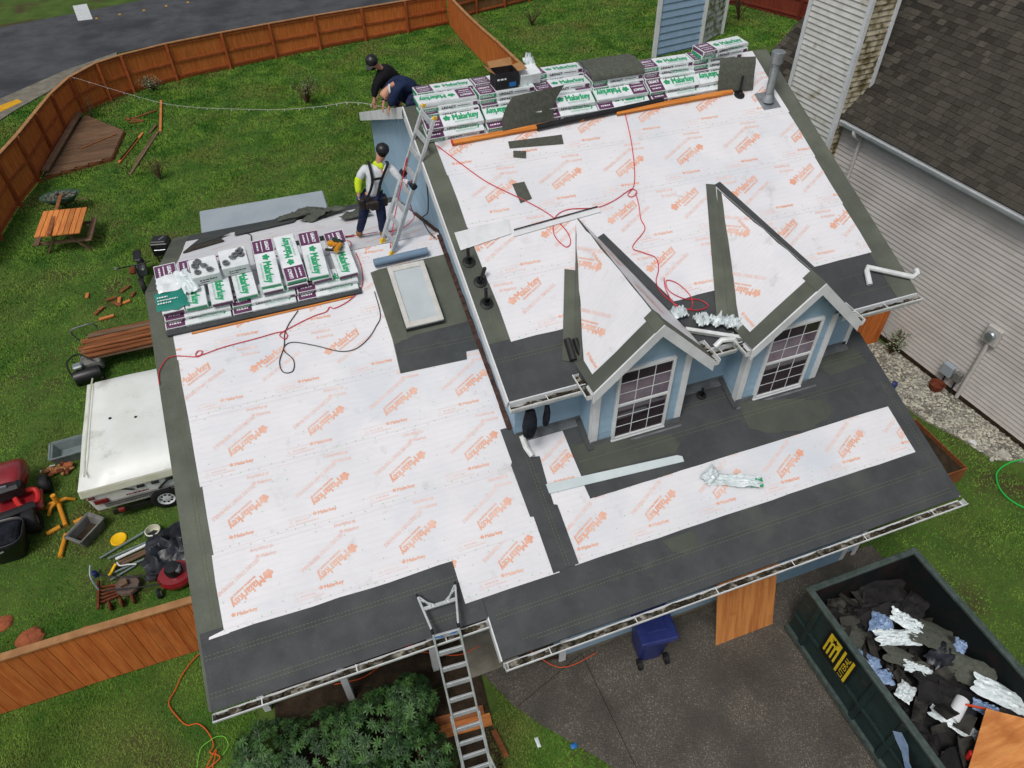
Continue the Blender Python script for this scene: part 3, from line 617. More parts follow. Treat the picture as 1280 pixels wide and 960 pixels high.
# ---- dormers
def dormer(i):
    xa, xb = DX[i]; xm = DM[i]; zb = 3.0+YD*s1-.15; ze = 5.05; hw = .96
    zc = lambda x: ZDR-.10-abs(x-xm)*KD
    mb = MB(); mb.prism([(xa,YD,zb),(xb,YD,zb),(xb,YD,zc(xb)),(xm,YD,zc(xm)),(xa,YD,zc(xa))], (0,2.2,0)); dw = mb.build('dormer_wall', 'wall_blue', H)
    z = 3.72
    while z < ZDR-.2:
        z1 = min(z+.155, ZDR-.13); a = max(xa, xm-(ZDR-.11-z1)/KD); b = min(xb, xm+(ZDR-.11-z1)/KD)
        if b-a > .05: lap(dw, (a, YD-.001), (b, YD-.001), z, z1, (0,-1))
        if z < 4.95: lap(dw, (xa-.001, YW), (xa-.001, YD), z, z1, (-1,0)); lap(dw, (xb+.001, YD), (xb+.001, YW), z, z1, (1,0))
        z += .155
    for x0 in (xa-.024, xb-.079):
        mb = MB(); mb.box((x0,YD-.036,zb+.13),(x0+.103,YD-.012,zc(x0+.05)-.02 if x0 < xm else 5.12)); mb.build('corner_trim', 'white_paint', H)
    mb = MB(); mb.box((xa-.024,YD-.013,zb+.13),(xa-.002,YD+.08,4.98)); mb.build('corner_trim', 'white_paint', H)
    mb = MB(); mb.box((xa-.03,YD-.045,zb+.1),(xb+.03,YD-.036,zb+.235)); mb.prism([(xa-.03,YD-.045,zb+.13),(xb+.03,YD-.045,zb+.13),(xb+.03,YD-.13,zb+.105),(xa-.03,YD-.13,zb+.105)], (0,0,.006)); mb.build('base_flashing', 'grey_metal', H)
    mb = MB(); mb.prism([A1(xa-.1,YD-.1,.03),A1(xa-.004,YD-.1,.03),A1(xa-.004,YW,.03),A1(xa-.1,YW,.03)], (0,0,.006)); mb.build('base_flashing', 'membrane', H)
    yf = 1.60; yv = lambda z: YU+(z-ZU)/s2
    for sgn in (-1, 1):
        # slope plane with x forward (toward -y on the left slope) and t up the slope
        ex = (0,-1,0) if sgn < 0 else (0,1,0)
        P_ = Plane((xm+sgn*hw, yf, ZDR-hw*KD), ex, (-sgn, 0, KD)); LL = math.hypot(1, KD)*hw
        fn = (lambda y, t, h=0, P_=P_: P_(yf-y, t, h)) if sgn < 0 else (lambda y, t, h=0, P_=P_: P_(y-yf, t, h))
        yb0 = yv(ZDR-hw*KD); yb1 = yv(ZDR)
        def zone(pts, h, m, nm, th=.004, amp=0):
            n = P_.n; mb = MB(); mb.prism([fn(y, t, h-th) for y, t in (wig(pts, amp, .3, i*7+sgn) if amp else pts)], n*th); return mb.build(nm, m, H)
        zone([(yf,0),(yb0+.02,0),(yb1+.02,LL),(yf,LL)], 0, 'membrane_olive', 'roof_deck', .1)
        zone([(yf,0),(yf+.3,0),(yf+.3,LL-.01),(yf,LL-.01)], .006, 'membrane_olive', 'membrane_strip')
        va, vb = (yb0-.12, yb1-.03) if i == 0 else (yb0-.14, yb1-.22)
        o = zone([(yf+.27,.14),(va,.14),(vb,LL-.012),(yf+.27,LL-.012)], .011, 'sheet', 'underlayment_sheet', .003, .012)
        po, pp = Print(), Print()
        if sgn < 0:
            sx = lambda y: yf-y
            big_logo(po, pp, sx(2.3), .62, True); big_logo(po, pp, sx(3.3), 1.15, True); small_logo(po, sx(2.2), .25, False); small_logo(po, sx(3.6), 1.2, False)
            cp = [(sx(yf+.27),.14),(sx(yf+.27),LL-.012),(sx(vb),LL-.012),(sx(va),.14)]
        else:
            sx = lambda y: y-yf
            big_logo(po, pp, sx(2.2), .9, False); big_logo(po, pp, sx(3.3), 1.1, False); small_logo(po, sx(2.0), .3, False)
            cp = [(sx(yf+.27),.14),(sx(va),.14),(sx(vb),LL-.012),(sx(yf+.27),LL-.012)]
        for g, nm, m in ((po,'printed_logo','print_orange'),(pp,'printed_lettering','print_pale')):
            g.clip(cp); g.lay(P_, .0128, nm, m, o, kind='stuff')
        # valley strips: one on the dormer, one on the main slope
        n2 = R2.n
        p0 = Vector((xm+sgn*hw, yb0, ZDR-hw*KD)); p1 = Vector((xm, yb1, ZDR))
        vdir = (p1-p0).normalized(); q = P_.n.cross(vdir); q = q if q.z > 0 else -q
        mb = MB(); mb.prism([p0+P_.n*.0085, p1+P_.n*.0085, p1+q*.02-vdir*.28+P_.n*.0085, p0+q*.16+P_.n*.0085], P_.n*.0015); mb.build('valley_membrane', 'membrane_olive' if sgn < 0 else 'membrane', H)
        e = R2.n.cross(vdir).normalized(); e = e if e.x*sgn > 0 else -e
        pe = p0+(p1-p0)*((.60 if sgn < 0 else .80) if i == 0 else 1.0); ex_ = 0 if i == 0 else 1
        mb = MB(); mb.prism([p0+n2*.019, pe+vdir*.03*ex_+n2*.019, pe+vdir*.02*ex_+e*(.17 if sgn < 0 else .13)+n2*.019, p0+e*.18+n2*.019], n2*.004); mb.build('valley_membrane', 'membrane_olive' if sgn < 0 else 'membrane', H)
        # rake board on the front, eave board and little gutter on the side
        fa = Vector((xm, yf-.014, ZDR-.085)); fb = Vector((xm+sgn*(hw+.005), yf-.014, ZDR-.085-(hw+.005)*KD))
        up = Vector((sgn*KD,0,1)).normalized()
        mb = MB(); mb.prism([fa+Vector((0,0,.095)), fb+Vector((0,0,.095)), fb+Vector((0,0,-.105)), fa+Vector((0,0,-.105))], (0,.026,0)); mb.build('rake_board', 'white_paint', H)
        gx = xm+sgn*(hw+.012)
        gutter((gx, yf+.01, ZDR-hw*KD-.03), (gx, yf+.48, ZDR-hw*KD-.03), (sgn,0,0), .11, .09, .6, 40+i*2+sgn, .6)
        mb = MB(); mb.prism([(xm+sgn*.02,yf+.014,ZDR-.13),(xm+sgn*hw,yf+.014,ZDR-.13-hw*KD+.02),(xm+sgn*hw,YD+.02,ZDR-.13-hw*KD+.02),(xm+sgn*.02,YD+.02,ZDR-.13)], (0,0,.01)); mb.build('soffit', 'white_paint', H)
    mb = MB(); mb.prism([(xm-.12,yf,ZDR-.12*KD+.012),(xm,yf,ZDR+.014),(xm+.12,yf,ZDR-.12*KD+.012),(xm+.12,yf,ZDR-.12*KD+.018),(xm,yf,ZDR+.021),(xm-.12,yf,ZDR-.12*KD+.018)], (0,.34,0)); mb.build('ridge_cap', 'membrane_olive', H)
    # sash window, nine panes over nine
    x0, x1 = ((6.34,7.17),(8.905,9.735))[i]; z0, zm, z1 = 3.735, 4.43, 5.10; y = YD-.02
    W_ = MB(); W_.box((x0,y-.02,z0),(x1,y-.004,z1)); wo_ = W_.build('window', 'black_plastic', H, label='white nine-over-nine sash window in the %s dormer' % ('nearer' if i == 0 else 'farther'))
    def fr(a, b, nm='window_frame'): mb = MB(); mb.box(a, b); mb.build(nm, 'white_paint', wo_, bevel=.004)
    fr((x0-.045,y-.05,z0-.05),(x0,y+.008,z1+.05)); fr((x1,y-.05,z0-.05),(x1+.045,y+.008,z1+.05)); fr((x0,y-.05,z1),(x1,y+.008,z1+.05)); fr((x0-.05,y-.06,z0-.075),(x1+.05,y+.008,z0-.051),'window_sill')
    fr((x0,y-.05,z0-.05),(x1,y+.008,z0)); fr((x0,y-.045,zm-.025),(x1,y-.021,zm+.025),'meeting_rail')
    for za, zz in ((z0, zm-.025), (zm+.025, z1)):
        for r in range(3):
            for c in range(3):
                xa_ = x0+(x1-x0)*c/3; xb_ = x0+(x1-x0)*(c+1)/3; zA = za+(zz-za)*r/3; zB = za+(zz-za)*(r+1)/3
                mb = MB(); mb.box((xa_+.004,y-.026,zA+.004),(xb_-.004,y-.0205,zB-.004)); mb.build('pane', 'glass_curtain' if za == zm+.025 and r < 2 else 'glass', wo_)
        for c in (1, 2): fr((x0+(x1-x0)*c/3-.007,y-.034,za),(x0+(x1-x0)*c/3+.007,y-.0265,zz),'muntin')
        for r in (1, 2): fr((x0,y-.0335,za+(zz-za)*r/3-.007),(x1,y-.027,za+(zz-za)*r/3+.007),'muntin')
    mb = MB(); mb.box((x0+.02,y-.0202,zm+.04),(x1-.02,y-.0200,zm+.34)); mb.build('curtain', 'wrap_purple' if False else 'curtain', wo_)
mat('curtain', srgb(104,84,98), srgb(80,66,78), 9, .8)
dormer(0); dormer(1)
# ---- skylight
def skylight():
    x0, x1, y0, y1 = 3.81, 4.37, 4.39, 5.47
    mb = MB(); mb.prism([A1(x0-.03,y0-.03,.02),A1(x1+.03,y0-.03,.02),A1(x1+.03,y1+.03,.02),A1(x0-.03,y1+.03,.02)], R1.n*.10); s_ = mb.build('skylight', 'membrane', H, label='rectangular roof skylight with pale frame')
    for a in ((x0-.035,y0-.035,x0+.045,y1+.035),(x1-.045,y0-.035,x1+.035,y1+.035),(x0+.045,y0-.035,x1-.045,y0+.06),(x0+.045,y1-.06,x1-.045,y1+.035)):
        mb = MB(); mb.prism([A1(a[0],a[1],.122),A1(a[2],a[1],.122),A1(a[2],a[3],.122),A1(a[0],a[3],.122)], R1.n*.045); mb.build('skylight_frame', 'skyframe', s_, bevel=.006)
    mb = MB(); mb.prism([A1(x0+.045,y0+.06,.135),A1(x1-.045,y0+.06,.135),A1(x1-.045,y1-.06,.135),A1(x0+.045,y1-.06,.135)], R1.n*.012); mb.build('skylight_glass', 'glass_sky', s_)
    mb = MB(); mb.prism([A1(x0-.16,y0-.16,.028),A1(x0-.04,y0-.16,.028),A1(x0-.04,y0+.3,.028),A1(x0-.16,y0+.3,.028)], R1.n*.006); mb.build('membrane_patch', 'membrane_olive', H)
mat('skyframe', srgb(206,204,198), srgb(190,188,182), 5, .6)
skylight()
# ---- vents and pipes standing on the roof
def vent(fn, x, y, r, h, m='black_plastic', lean=(0,0), base=.13, cone=True):
    c = fn(x, y, .02); mb = MB(); n = (fn(0,0,1)-fn(0,0,0))
    mb.lathe([(base,0),(base,.012),(r*1.9,.02),(r*1.25,.07),(r*1.25,.09)], c, 16, n); b = mb.build('pipe_boot', m, H, smooth=True)
    t = c+Vector((lean[0],lean[1],h)); mb = MB(); mb.cyl(c, t, r, n=14); mb.cyl(t-Vector((0,0,.002)), t+Vector((0,0,.0015)), r*.8, n=14); mb.build('vent_pipe', m, H, smooth=True)
vent(A2, 4.88, 3.45, .03, .27, base=.1); vent(A2, 4.90, 3.80, .03, .2, lean=(.10,.05), base=.1); vent(A2, 4.84, 4.15, .03, .24, base=.1); vent(A2, 10.72, 6.22, .022, .34, base=.1)
vent(A1, 8.05, 2.08, .02, .16, base=.08)
def flue():
    c = A2(11.2, 6.0, .02); mb = MB(); mb.obox(c, (.36,.4,.012), (1,0,0), R2.n); mb.lathe([(.13,0),(.085,.14)], c, 16, (0,0,1)); f = mb.build('flue_pipe', 'galv', H, smooth=True, label='galvanised flue pipe with round cap near the right rake')
    mb = MB(); mb.cyl(c+Vector((0,0,.1)), c+Vector((0,0,.72)), .075, n=18); mb.build('flue_stack', 'galv', f, smooth=True)
    mb = MB(); mb.lathe([(.08,.66),(.115,.68),(.115,.80),(.12,.80),(.12,.86),(.10,.875),(.0,.88)], c, 20); mb.lathe([(.085,.64),(.085,.67)], c, 20); mb.build('flue_cap', 'galv', f, smooth=True)
flue()

# ---- paler, greener areas of the membrane, each with an outline of its own
for k, q in enumerate(([(8.62,1.80),(9.4,1.66),(10.05,1.46),(10.12,1.30),(9.95,1.14),(9.5,1.10),(8.9,1.2),(8.55,1.36)],[(5.66,1.92),(7.25,1.62),(7.35,1.46),(7.2,1.33),(6.3,1.38),(5.66,1.42)],[(6.95,.20),(6.9,.0),(6.7,-.06),(6.5,.02),(6.42,.2)],[(10.15,2.2),(11.1,2.15),(11.2,1.85),(10.4,1.8)])):
    slab('pale_patch', A1, wig(q, .02, .12, 70+k), .0122, 'membrane_pale', .0008)
# ================================================================ THINGS ON THE ROOF
ORD = ['first','second','third','fourth','fifth','sixth','seventh','eighth','ninth','tenth','eleventh','twelfth']
def round_box(l, w_, h, r=.011, sag=0.0):
    """soft-edged wrapped pack, its base centre at the origin"""
    mb = MB(); nx, ny = 6, 3; v = []
    for zi, z in enumerate((0, h*.3, h*.7, h)):
        ins = r*.55 if zi in (0, 3) else 0
        ring = []
        for i in range(nx+1): ring.append((-l/2+ins+(l-2*ins)*i/nx, -w_/2+ins))
        for j in range(1, ny+1): ring.append((l/2-ins, -w_/2+ins+(w_-2*ins)*j/ny))
        for i in range(1, nx+1): ring.append((l/2-ins-(l-2*ins)*i/nx, w_/2-ins))
        for j in range(1, ny): ring.append((-l/2+ins, w_/2-ins-(w_-2*ins)*j/ny))
        for k, (x, y) in enumerate(ring): v.append((x, y, z-sag*(x/(l/2))**2))
    n = len(v)//4; mb.v = v
    for q in range(3):
        for k in range(n): mb.f.append((q*n+k, q*n+(k+1)%n, (q+1)*n+(k+1)%n, (q+1)*n+k))
    mb.f.append(tuple(range(n-1,-1,-1))); mb.f.append(tuple(3*n+k for k in range(n)))
    return mb
BL, BW, BH = 1.0, .335, .075
def bundle_proto(kind):
    root = round_box(BL, BW, BH).build('shingle_bundle', 'wrap_white', smooth=True, ang=50)
    def flat(pr_, face, nm, m):
        if face == 'top': fn = lambda a, b, h: Vector((a, b, BH+.0012+h))
        elif face == 'front': fn = lambda a, b, h: Vector((a, -BW/2-.0015-h, b))
        elif face == 'end': fn = lambda a, b, h: Vector((-BL/2-.0015-h, -a, b))
        else: fn = lambda a, b, h: Vector((BL/2+.0015+h, a, b))
        return pr_.lay(fn, 0.0 if m != 'print_white' else .001, nm, m, root)
    def rect_(x0, y0, x1, y1): q = Print(); q.poly([(x0,y0),(x1,y0),(x1,y1),(x0,y1)]); return q
    # top: purple panel at one end, green mark and name on the rest
    a, b = (-.48, -.20)
    pp = flat(rect_(a, -.155, b, .155), 'top', 'purple_panel', 'wrap_purple')
    q = Print(); q.text('LEGACY', a+.04, .04, 0, length=.20, h=.055, bold=.006); q.bars(a+.03, -.03, .22, .018, 1); q.bars(a+.05, -.1, .18, .026, 2); flat(q, 'top', 'panel_lettering', 'print_white')['kind'] = 'stuff'
    q = Print(); ang = 0
    q.leaf(-.10, .0, .075); q.text('Malarkey', .0, -.05, 0, length=.44, h=.125, bold=.012); q.text('ROOFING PRODUCTS', .02, -.105, 0, length=.38, h=.03, off=.01); flat(q, 'top', 'green_logo', 'wrap_green')
    # long face: black name, purple and green ends
    q = Print(); q.text('LEGACY', -.14, .02, 0, length=.24, h=.034, bold=.005); q.bars(.13, .03, .22, .012, 3); flat(q, 'front', 'side_lettering', 'wrap_text')['kind'] = 'stuff'
    if kind == 0: flat(rect_(-.48,.01,-.20,.065), 'front', 'green_band', 'wrap_green'); flat(rect_(.40,.01,.48,.065), 'front', 'purple_band', 'wrap_purple')
    else: flat(rect_(-.48,.01,-.20,.065), 'front', 'purple_band', 'wrap_purple'); q = Print(); q.text('Malarkey', .1, .02, 0, length=.3, h=.045, off=.025); flat(q, 'front', 'green_logo', 'wrap_green')
    q = Print(); q.text('LEGACY', -.46, .02, 0, length=.22, h=.034, bold=.004); flat(q, 'front', 'band_lettering', 'print_white')
    flat(rect_(-.15,.008,.15,.066), 'end', 'end_band', 'wrap_purple' if kind else 'wrap_green'); flat(rect_(-.15,.008,.15,.066), 'end2', 'end_band', 'wrap_green' if kind else 'wrap_purple')
    return root
B0, B1 = bundle_proto(0), bundle_proto(1); _used = set()
def put_bundle(kind, M, label, group):
    p = (B0, B1)[kind]
    if kind not in _used: _used.add(kind); o = p; o.matrix_world = M
    else: o = clone(p, M)
    return tag(o, label, 'shingle bundle', group)
rg = random.Random(3)
LAY = ['bottom','second','third','fourth','fifth','sixth']
# the long stack below the main ridge: columns from the ladder to the flue, layers stepping up the slope
cols = [(5.38,5),(6.40,5),(7.43,4),(8.46,5),(9.47,5),(10.46,5)]
for ci, (x, nl) in enumerate(cols):
    for k in range(nl):
        xx = x+rg.uniform(-.02,.02); flip = rg.random() < .3
        if k < 2: M = frame(A2(xx, (6.50,6.61)[k]+rg.uniform(-.012,.012), .022+k*(BH+.003)), (1,0,0), R2.n)
        else: M = frame((xx, (6.80,6.86,6.87)[k-2]+rg.uniform(-.012,.012), 7.04+(k-2)*(BH+.003)), (1,0,0), (0,-.07,1))
        if flip: M = M @ Matrix.Rotation(math.pi, 4, 'Z')
        M = M @ Matrix.Rotation(rg.uniform(-.02,.02), 4, 'Z')
        M = M @ Matrix.Rotation(rg.uniform(-.03,.03), 4, 'X'); put_bundle(rg.randrange(2), M, 'wrapped shingle bundle, %s layer, %s column from the ladder in the ridge stack' % (LAY[k], ORD[ci]), 'shingle bundles stacked below the main ridge')
for ci, x in enumerate((5.45,6.47,7.49,8.51)):
    for k in range(2):
        M = frame((x, 7.26+.03*k, ZR+.03+k*(BH+.003)), (1,0,0), (0,.05,1)); put_bundle(ci%2, M, 'wrapped shingle bundle behind the ridge, %s one, %s from the ladder' % (('lower','upper')[k], ORD[ci]), 'shingle bundles behind the ridge')
for k in range(2):
    M = frame((10.58, 6.86, 7.04+(3+k)*(BH+.003)), (1,.06,0), (0,-.07,1)) @ Matrix.Rotation(.05*k, 4, 'Z'); put_bundle(k, M, 'shingle bundle on the tall end stack near the flue, %s' % ('lower of the two raised ones' if k == 0 else 'topmost one'), 'shingle bundles stacked below the main ridge')
# the stack on the wing: two long layers in front, cross bundles over the ridge
for k in range(2):
    for ci, x in enumerate((.70,1.72,2.74)):
        M = frame(A1(x+.02*k, 5.44+.09*k, .024+k*(BH+.003)), (1,0,0), R1.n); put_bundle(1 if k == 0 else (ci+1)%2, M, 'shingle bundle lying lengthwise on the wing, %s layer, %s from the left rake' % (LAY[k], ORD[ci]), 'shingle bundles stacked on the wing ridge')
crossx = [.38,.74,1.12,1.50,1.90,2.28,2.67]
for ci, x in enumerate(crossx):
    base = A1(x, 5.89, .024+2*(BH+.003)+.0)
    for k in range(2 if ci in (4,5,6) else 1):
        M = frame(base+Vector((rg.uniform(-.01,.01), rg.uniform(-.03,.03)+.03*k, k*(BH+.004)+.01)), (.02,-1,-.28) , (0,-.28,1)) @ Matrix.Rotation(rg.uniform(-.03,.03)+(math.pi if ci in (5,) else 0), 4, 'Z')
        put_bundle((ci+k)%2, M, 'wrapped shingle bundle laid across the wing ridge, %s from the left%s' % (ORD[ci], ', upper one' if k else ''), 'shingle bundles laid across the wing ridge')
M = frame(A1(3.10, 5.90, .024+2*(BH+.003)+.0), (.05,-1,-.28), (0,-.28,1)); put_bundle(0, M, 'wrapped shingle bundle beside the worker, nail guns lying on it', 'shingle bundles laid across the wing ridge')
# torn open bundle wrap with teal panel at the left end
def crumple(c, sx, sy, sz, seed, n=9, m='plastic_bag', name='wrapper', fold=1.0, frm=None):
    """a crumpled sheet: a closed, creased shell"""
    rgx = random.Random(seed); mb = MB(); v = []; N_ = n
    for i in range(N_+1):
        for j in range(N_+1):
            u = i/N_*2-1; t = j/N_*2-1
            x = u*sx/2*(1+.25*noise.noise((u*2+seed, t*2, 1))); y = t*sy/2*(1+.25*noise.noise((u*2, t*2+seed, 5)))
            z = sz*(.45+.55*abs(noise.noise((u*2.6*fold+seed*3.1, t*2.6*fold, seed*.7)))*2)*(1-.55*max(abs(u),abs(t))**3)+rgx.uniform(-.03,.03)*sz
            v.append((x, y, max(z, .004)))
    f = [(i*(N_+1)+j, (i+1)*(N_+1)+j, (i+1)*(N_+1)+j+1, i*(N_+1)+j+1) for i in range(N_) for j in range(N_)]
    M = frm if frm else Matrix.Translation(c); base = len(v); v2 = [(a*.96, b*.96, max(0.001, z-.006)) for a, b, z in v]
    mb.add([M @ Vector(p) for p in v]+[M @ Vector(p) for p in v2], f+[tuple(base+i for i in q[::-1]) for q in f])
    rim = [i*(N_+1) for i in range(N_+1)]+[N_*(N_+1)+j for j in range(1,N_+1)]+[i*(N_+1)+N_ for i in range(N_-1,-1,-1)]+[j for j in range(N_-1,0,-1)]
    mb.f += [(rim[k], rim[(k+1)%len(rim)], base+rim[(k+1)%len(rim)], base+rim[k]) for k in range(len(rim))]
    return mb
def crumpled(name, label, cat, c, sx, sy, sz, seed, m, frm=None, n=9, fold=1.0, group=None):
    mb = crumple(c, sx, sy, sz, seed, n, frm=frm, fold=fold); o = mb.build(name, m, smooth=True, ang=60); return tag(o, label, cat, group)
tw = thing('torn_wrapper', 'torn white and teal bundle wrapper at left end of the wing stack', 'wrapper', (.42,5.8,5.5))
mb = MB(); M = frame((0.4, 5.53, 5.343), (1,0,0), (0,-.28,1)); cm = crumple((0,0,0), .46, .36, .02, 5, frm=M); cm.build('wrap_front', 'wrap_teal', tw, smooth=True)
p = Print(); p.bars(-.2, .06, .16, .024, 1); p.bars(-.2, 0, .3, .018, 2); p.bars(-.2, -.06, .2, .024, 3); p.lay(lambda a, b, h: M @ Vector((a, b, .036+h)), 0, 'wrap_lettering', 'print_white', tw, kind='stuff')
M = frame((0.42, 5.86, 5.437), (1,.1,0), (0,-.28,1)); crumple((0,0,0), .40, .34, .05, 8, frm=M).build('wrap_back', 'wrap_white', tw, smooth=True)
M = frame((0.66, 5.81, 5.431), (.3,-1,-.28), (0,-.28,1)); crumple((0,0,0), .5, .22, .10, 12, frm=M).build('wrap_flap', 'plastic_bag', tw, smooth=True)
# nail boxes with coils
def nail_box(x, y, h, rot, label, seed):
    c = Vector((x, y, h)); t = thing('nail_box', label, 'carton', c, 'white nail cartons on the wing stack'); ex = Vector((math.cos(rot), math.sin(rot), 0)); up = Vector((0,-.26,1)).normalized()
    mb = MB(); mb.obox(c+up*.095, (.42,.40,.19), ex, up); mb.build('carton', 'wrap_white', t, bevel=.008)
    F_ = frame(c+up*.095, ex, up)
    p = Print(); p.bars(-.12, -.01, .26, .024, seed); p.poly([(-.12,-.05),(.02,-.05),(.02,-.035),(-.12,-.035)]); p.lay(lambda a, b, hh: F_ @ Vector((a, -.202, b)), 0, 'carton_lettering', 'wrap_text', t, kind='stuff')
    r_ = random.Random(seed)
    for k in range(6):
        q = F_ @ Vector((r_.uniform(-.14,.14), r_.uniform(-.12,.12), .10+.02*(k%2))); mb = MB(); mb.lathe([(.022,0),(.05,0),(.05,.03),(.022,.03),(.022,0)], q, 12, (r_.uniform(-.4,.4), r_.uniform(-.4,.4), 1)); mb.build('nail_coil', 'grey_metal', t, smooth=True)
nail_box(0.98, 5.91, 5.439, .06, 'white nail carton with loose coils beside the torn teal wrapper', 1); nail_box(1.44, 5.97, 5.456, .04, 'white nail carton with loose coils beside the cross bundles', 2)
# cartons behind the ridge stack
def open_carton():
    c = V3 = Vector((6.42, 6.9, 7.275)); t = thing('open_carton', 'open black cardboard carton standing on the ridge stack', 'carton', c)
    x0, x1, y0, y1, z0, z1 = c.x-.2, c.x+.2, c.y-.15, c.y+.15, c.z, c.z+.26
    mb = MB()
    for a, b in (((x0,y0),(x1,y0+.008)),((x0,y1-.008),(x1,y1)),((x0,y0+.009),(x0+.008,y1-.009)),((x1-.008,y0+.009),(x1,y1-.009))): mb.box((*a,z0),(*b,z1))
    mb.box((x0+.008,y0+.009,z0),(x1-.008,y1-.009,z0+.008)); mb.build('carton_wall', 'box_black', t)
    for ax, pts in (('l',[(x0,y0,z1),(x0,y1,z1),(x0-.12,y1,z1+.07),(x0-.12,y0,z1+.07)]),('b',[(x0,y1,z1),(x1,y1,z1),(x1+.02,y1+.13,z1+.08),(x0,y1+.13,z1+.06)]),('r',[(x1,y0,z1),(x1,y1,z1),(x1+.16,y1,z1+.03),(x1+.16,y0,z1+.02)])):
        mb = MB(); mb.prism(pts, (0,0,.006)); mb.build('flap', 'cardboard', t)
    mb = MB(); mb.box((x0+.01,y0+.01,z0+.12),(x1-.01,y1-.01,z0+.13)); mb.build('carton_inside', 'cardboard', t)
    mb = MB(); mb.box((x1-.16,y0-.003,z0+.03),(x1-.04,y0-.0005,z0+.10)); mb.build('blue_print', 'box_blue', t)
    p = Print(); p.bars(0, 0, .16, .028, 5); p.lay(lambda a, b, h: Vector((x0+.03+a, y0-.002, z0+.15+b)), 0, 'carton_lettering', 'print_white', t, kind='stuff')
open_carton()
c = A2(6.88,7.0,.5); mb = MB(); mb.obox((6.86,6.95,7.375), (.38,.3,.19), (1,.05,0), (0,-.2,1)); tag(mb.build('white_carton', 'wrap_white', bevel=.01), 'closed white carton beside the open black carton on the ridge stack', 'carton')
crumpled('wrapper', 'scrap of clear plastic wrap standing up behind the cartons', 'wrapper', (6.98,7.18,7.40), .16, .2, .26, 31, 'plastic_bag')
# black roll draped over the ridge stack, rolled membrane, cut pieces
def curved_strip(name, label, pts, wvec, th, m, cat='roofing offcut', group=None):
    """a bent strip: pts a polyline of its cross section, wvec its width"""
    mb = MB(); n = len(pts); wv = Vector(wvec); v = [Vector(p) for p in pts]+[Vector(p)+wv for p in pts]; d = Vector((0,0,-th)); v2 = [p+d for p in v]
    f = [(i,i+1,n+i+1,n+i) for i in range(n-1)]; k = 2*n
    mb.add(v+v2, f+[tuple(k+i for i in q[::-1]) for q in f]+[(i,k+i,k+i+1,i+1) for i in range(n-1)]+[(n+i+1,k+n+i+1,k+n+i,n+i) for i in range(n-1)]+[(0,n,k+n,k),(n-1,k+n-1,k+2*n-1,2*n-1)])
    return tag(mb.build(name, m, smooth=True, ang=60), label, cat, group)
curved_strip('shingle_sheet', 'dark shingle sheet draped over the middle of the ridge stack', [(7.95,6.66,7.24),(7.95,6.73,7.31),(7.95,6.9,7.345),(7.95,7.1,7.36),(7.95,7.3,7.34)], (1.02,.0,-.01), .03, 'shingle_scrap')
curved_strip('membrane_offcut', 'large olive membrane offcut flopped over the front of the ridge stack', [A2(6.15,6.22,.05),A2(6.17,6.40,.16),A2(6.25,6.50,.31),A2(6.42,6.64,.40)], (.95,.06,.03), .01, 'shingle_scrap')
curved_strip('membrane_offcut', 'olive membrane offcut curled over the bundles by the flue', [A2(10.3,6.33,.08),A2(10.31,6.46,.25),A2(10.33,6.58,.42),A2(10.36,6.68,.47)], (.72,-.06,-.05), .01, 'shingle_scrap')
mb = MB(); mb.tube([A2(6.75,6.24,.06),A2(8.1,6.30,.06),A2(9.2,6.35,.06)], .055, 10); tag(mb.build('membrane_roll', 'black_plastic', smooth=True), 'long thin black membrane roll along the foot of the ridge stack', 'roll')
def plank(name, label, p, q, wdt, th, up, m, cat='board', group=None, bev=.006):
    mb = MB(); mb.bar(p, q, wdt, th, up); return tag(mb.build(name, m, bevel=bev), label, cat, group)
o = plank('toe_board', 'orange toe board with red painted end at the left foot of the ridge stack', A2(5.27,6.24,.055), A2(7.62,6.27,.055), .09, .05, R2.n, 'orange_lumber', group='toe boards on the main roof')
mb = MB(); mb.obox(A2(5.262,6.24,.055), (.02,.095,.055), (1,0,0), R2.n); mb.build('painted_end', 'red_plastic', o)
plank('toe_board', 'orange toe board at the right foot of the ridge stack', A2(8.25,6.26,.055), A2(10.6,6.29,.055), .09, .05, R2.n, 'orange_lumber', group='toe boards on the main roof')
plank('toe_board', 'thin orange toe board along the front of the wing stack', A1(.55,5.17,.03), A1(3.1,5.20,.03), .028, .025, R1.n, 'orange_lumber')
plank('starter_strip', 'long charcoal strip under the front edge of the wing stack', A1(.2,5.25,.045), A1(3.27,5.27,.045), .11, .05, R1.n, 'membrane')
# flat cut pieces lying on the sheets
def cutpiece(fn, pts, label, m='shingle_scrap', h=.03, name='shingle_offcut', th=.008, group='roofing offcuts lying about', cat='roofing offcut'):
    n = (fn(0,0,1)-fn(0,0,0)).normalized(); mb = MB(); mb.prism([fn(x, y, h-th) for x, y in pts], n*th); return tag(mb.build(name, m), label, cat, group)
cutpiece(A2, [(6.19,6.10),(7.14,6.05),(7.10,5.87),(6.17,5.97)], 'long olive shingle offcut just below the left toe board')
cutpiece(A2, [(6.21,5.91),(6.42,5.86),(6.37,5.73),(6.17,5.79)], 'small square shingle offcut below the long offcut')
cutpiece(A2, [(5.97,5.31),(6.18,5.31),(6.19,4.99),(5.98,4.95)], 'olive shingle offcut crossed by the red hose')
cutpiece(A1B, [(.35,8.5),(1.1,8.9),(1.0,9.3),(.5,9.2)], 'ragged stack of dark shingle pieces behind the wing ridge at the left', 'shingle_base', .05, th=.03)
cutpiece(A1B, [(.45,8.9),(.95,9.2),(1.2,9.5),(.6,9.55)], 'torn dark shingle piece lying near the left back eave of the wing', 'membrane', .06)
cutpiece(A1B, [(2.05,7.25),(2.98,7.22),(3.02,7.5),(2.1,7.5)], 'long black roof strip behind the cross bundles', 'black_plastic', .05, th=.03)
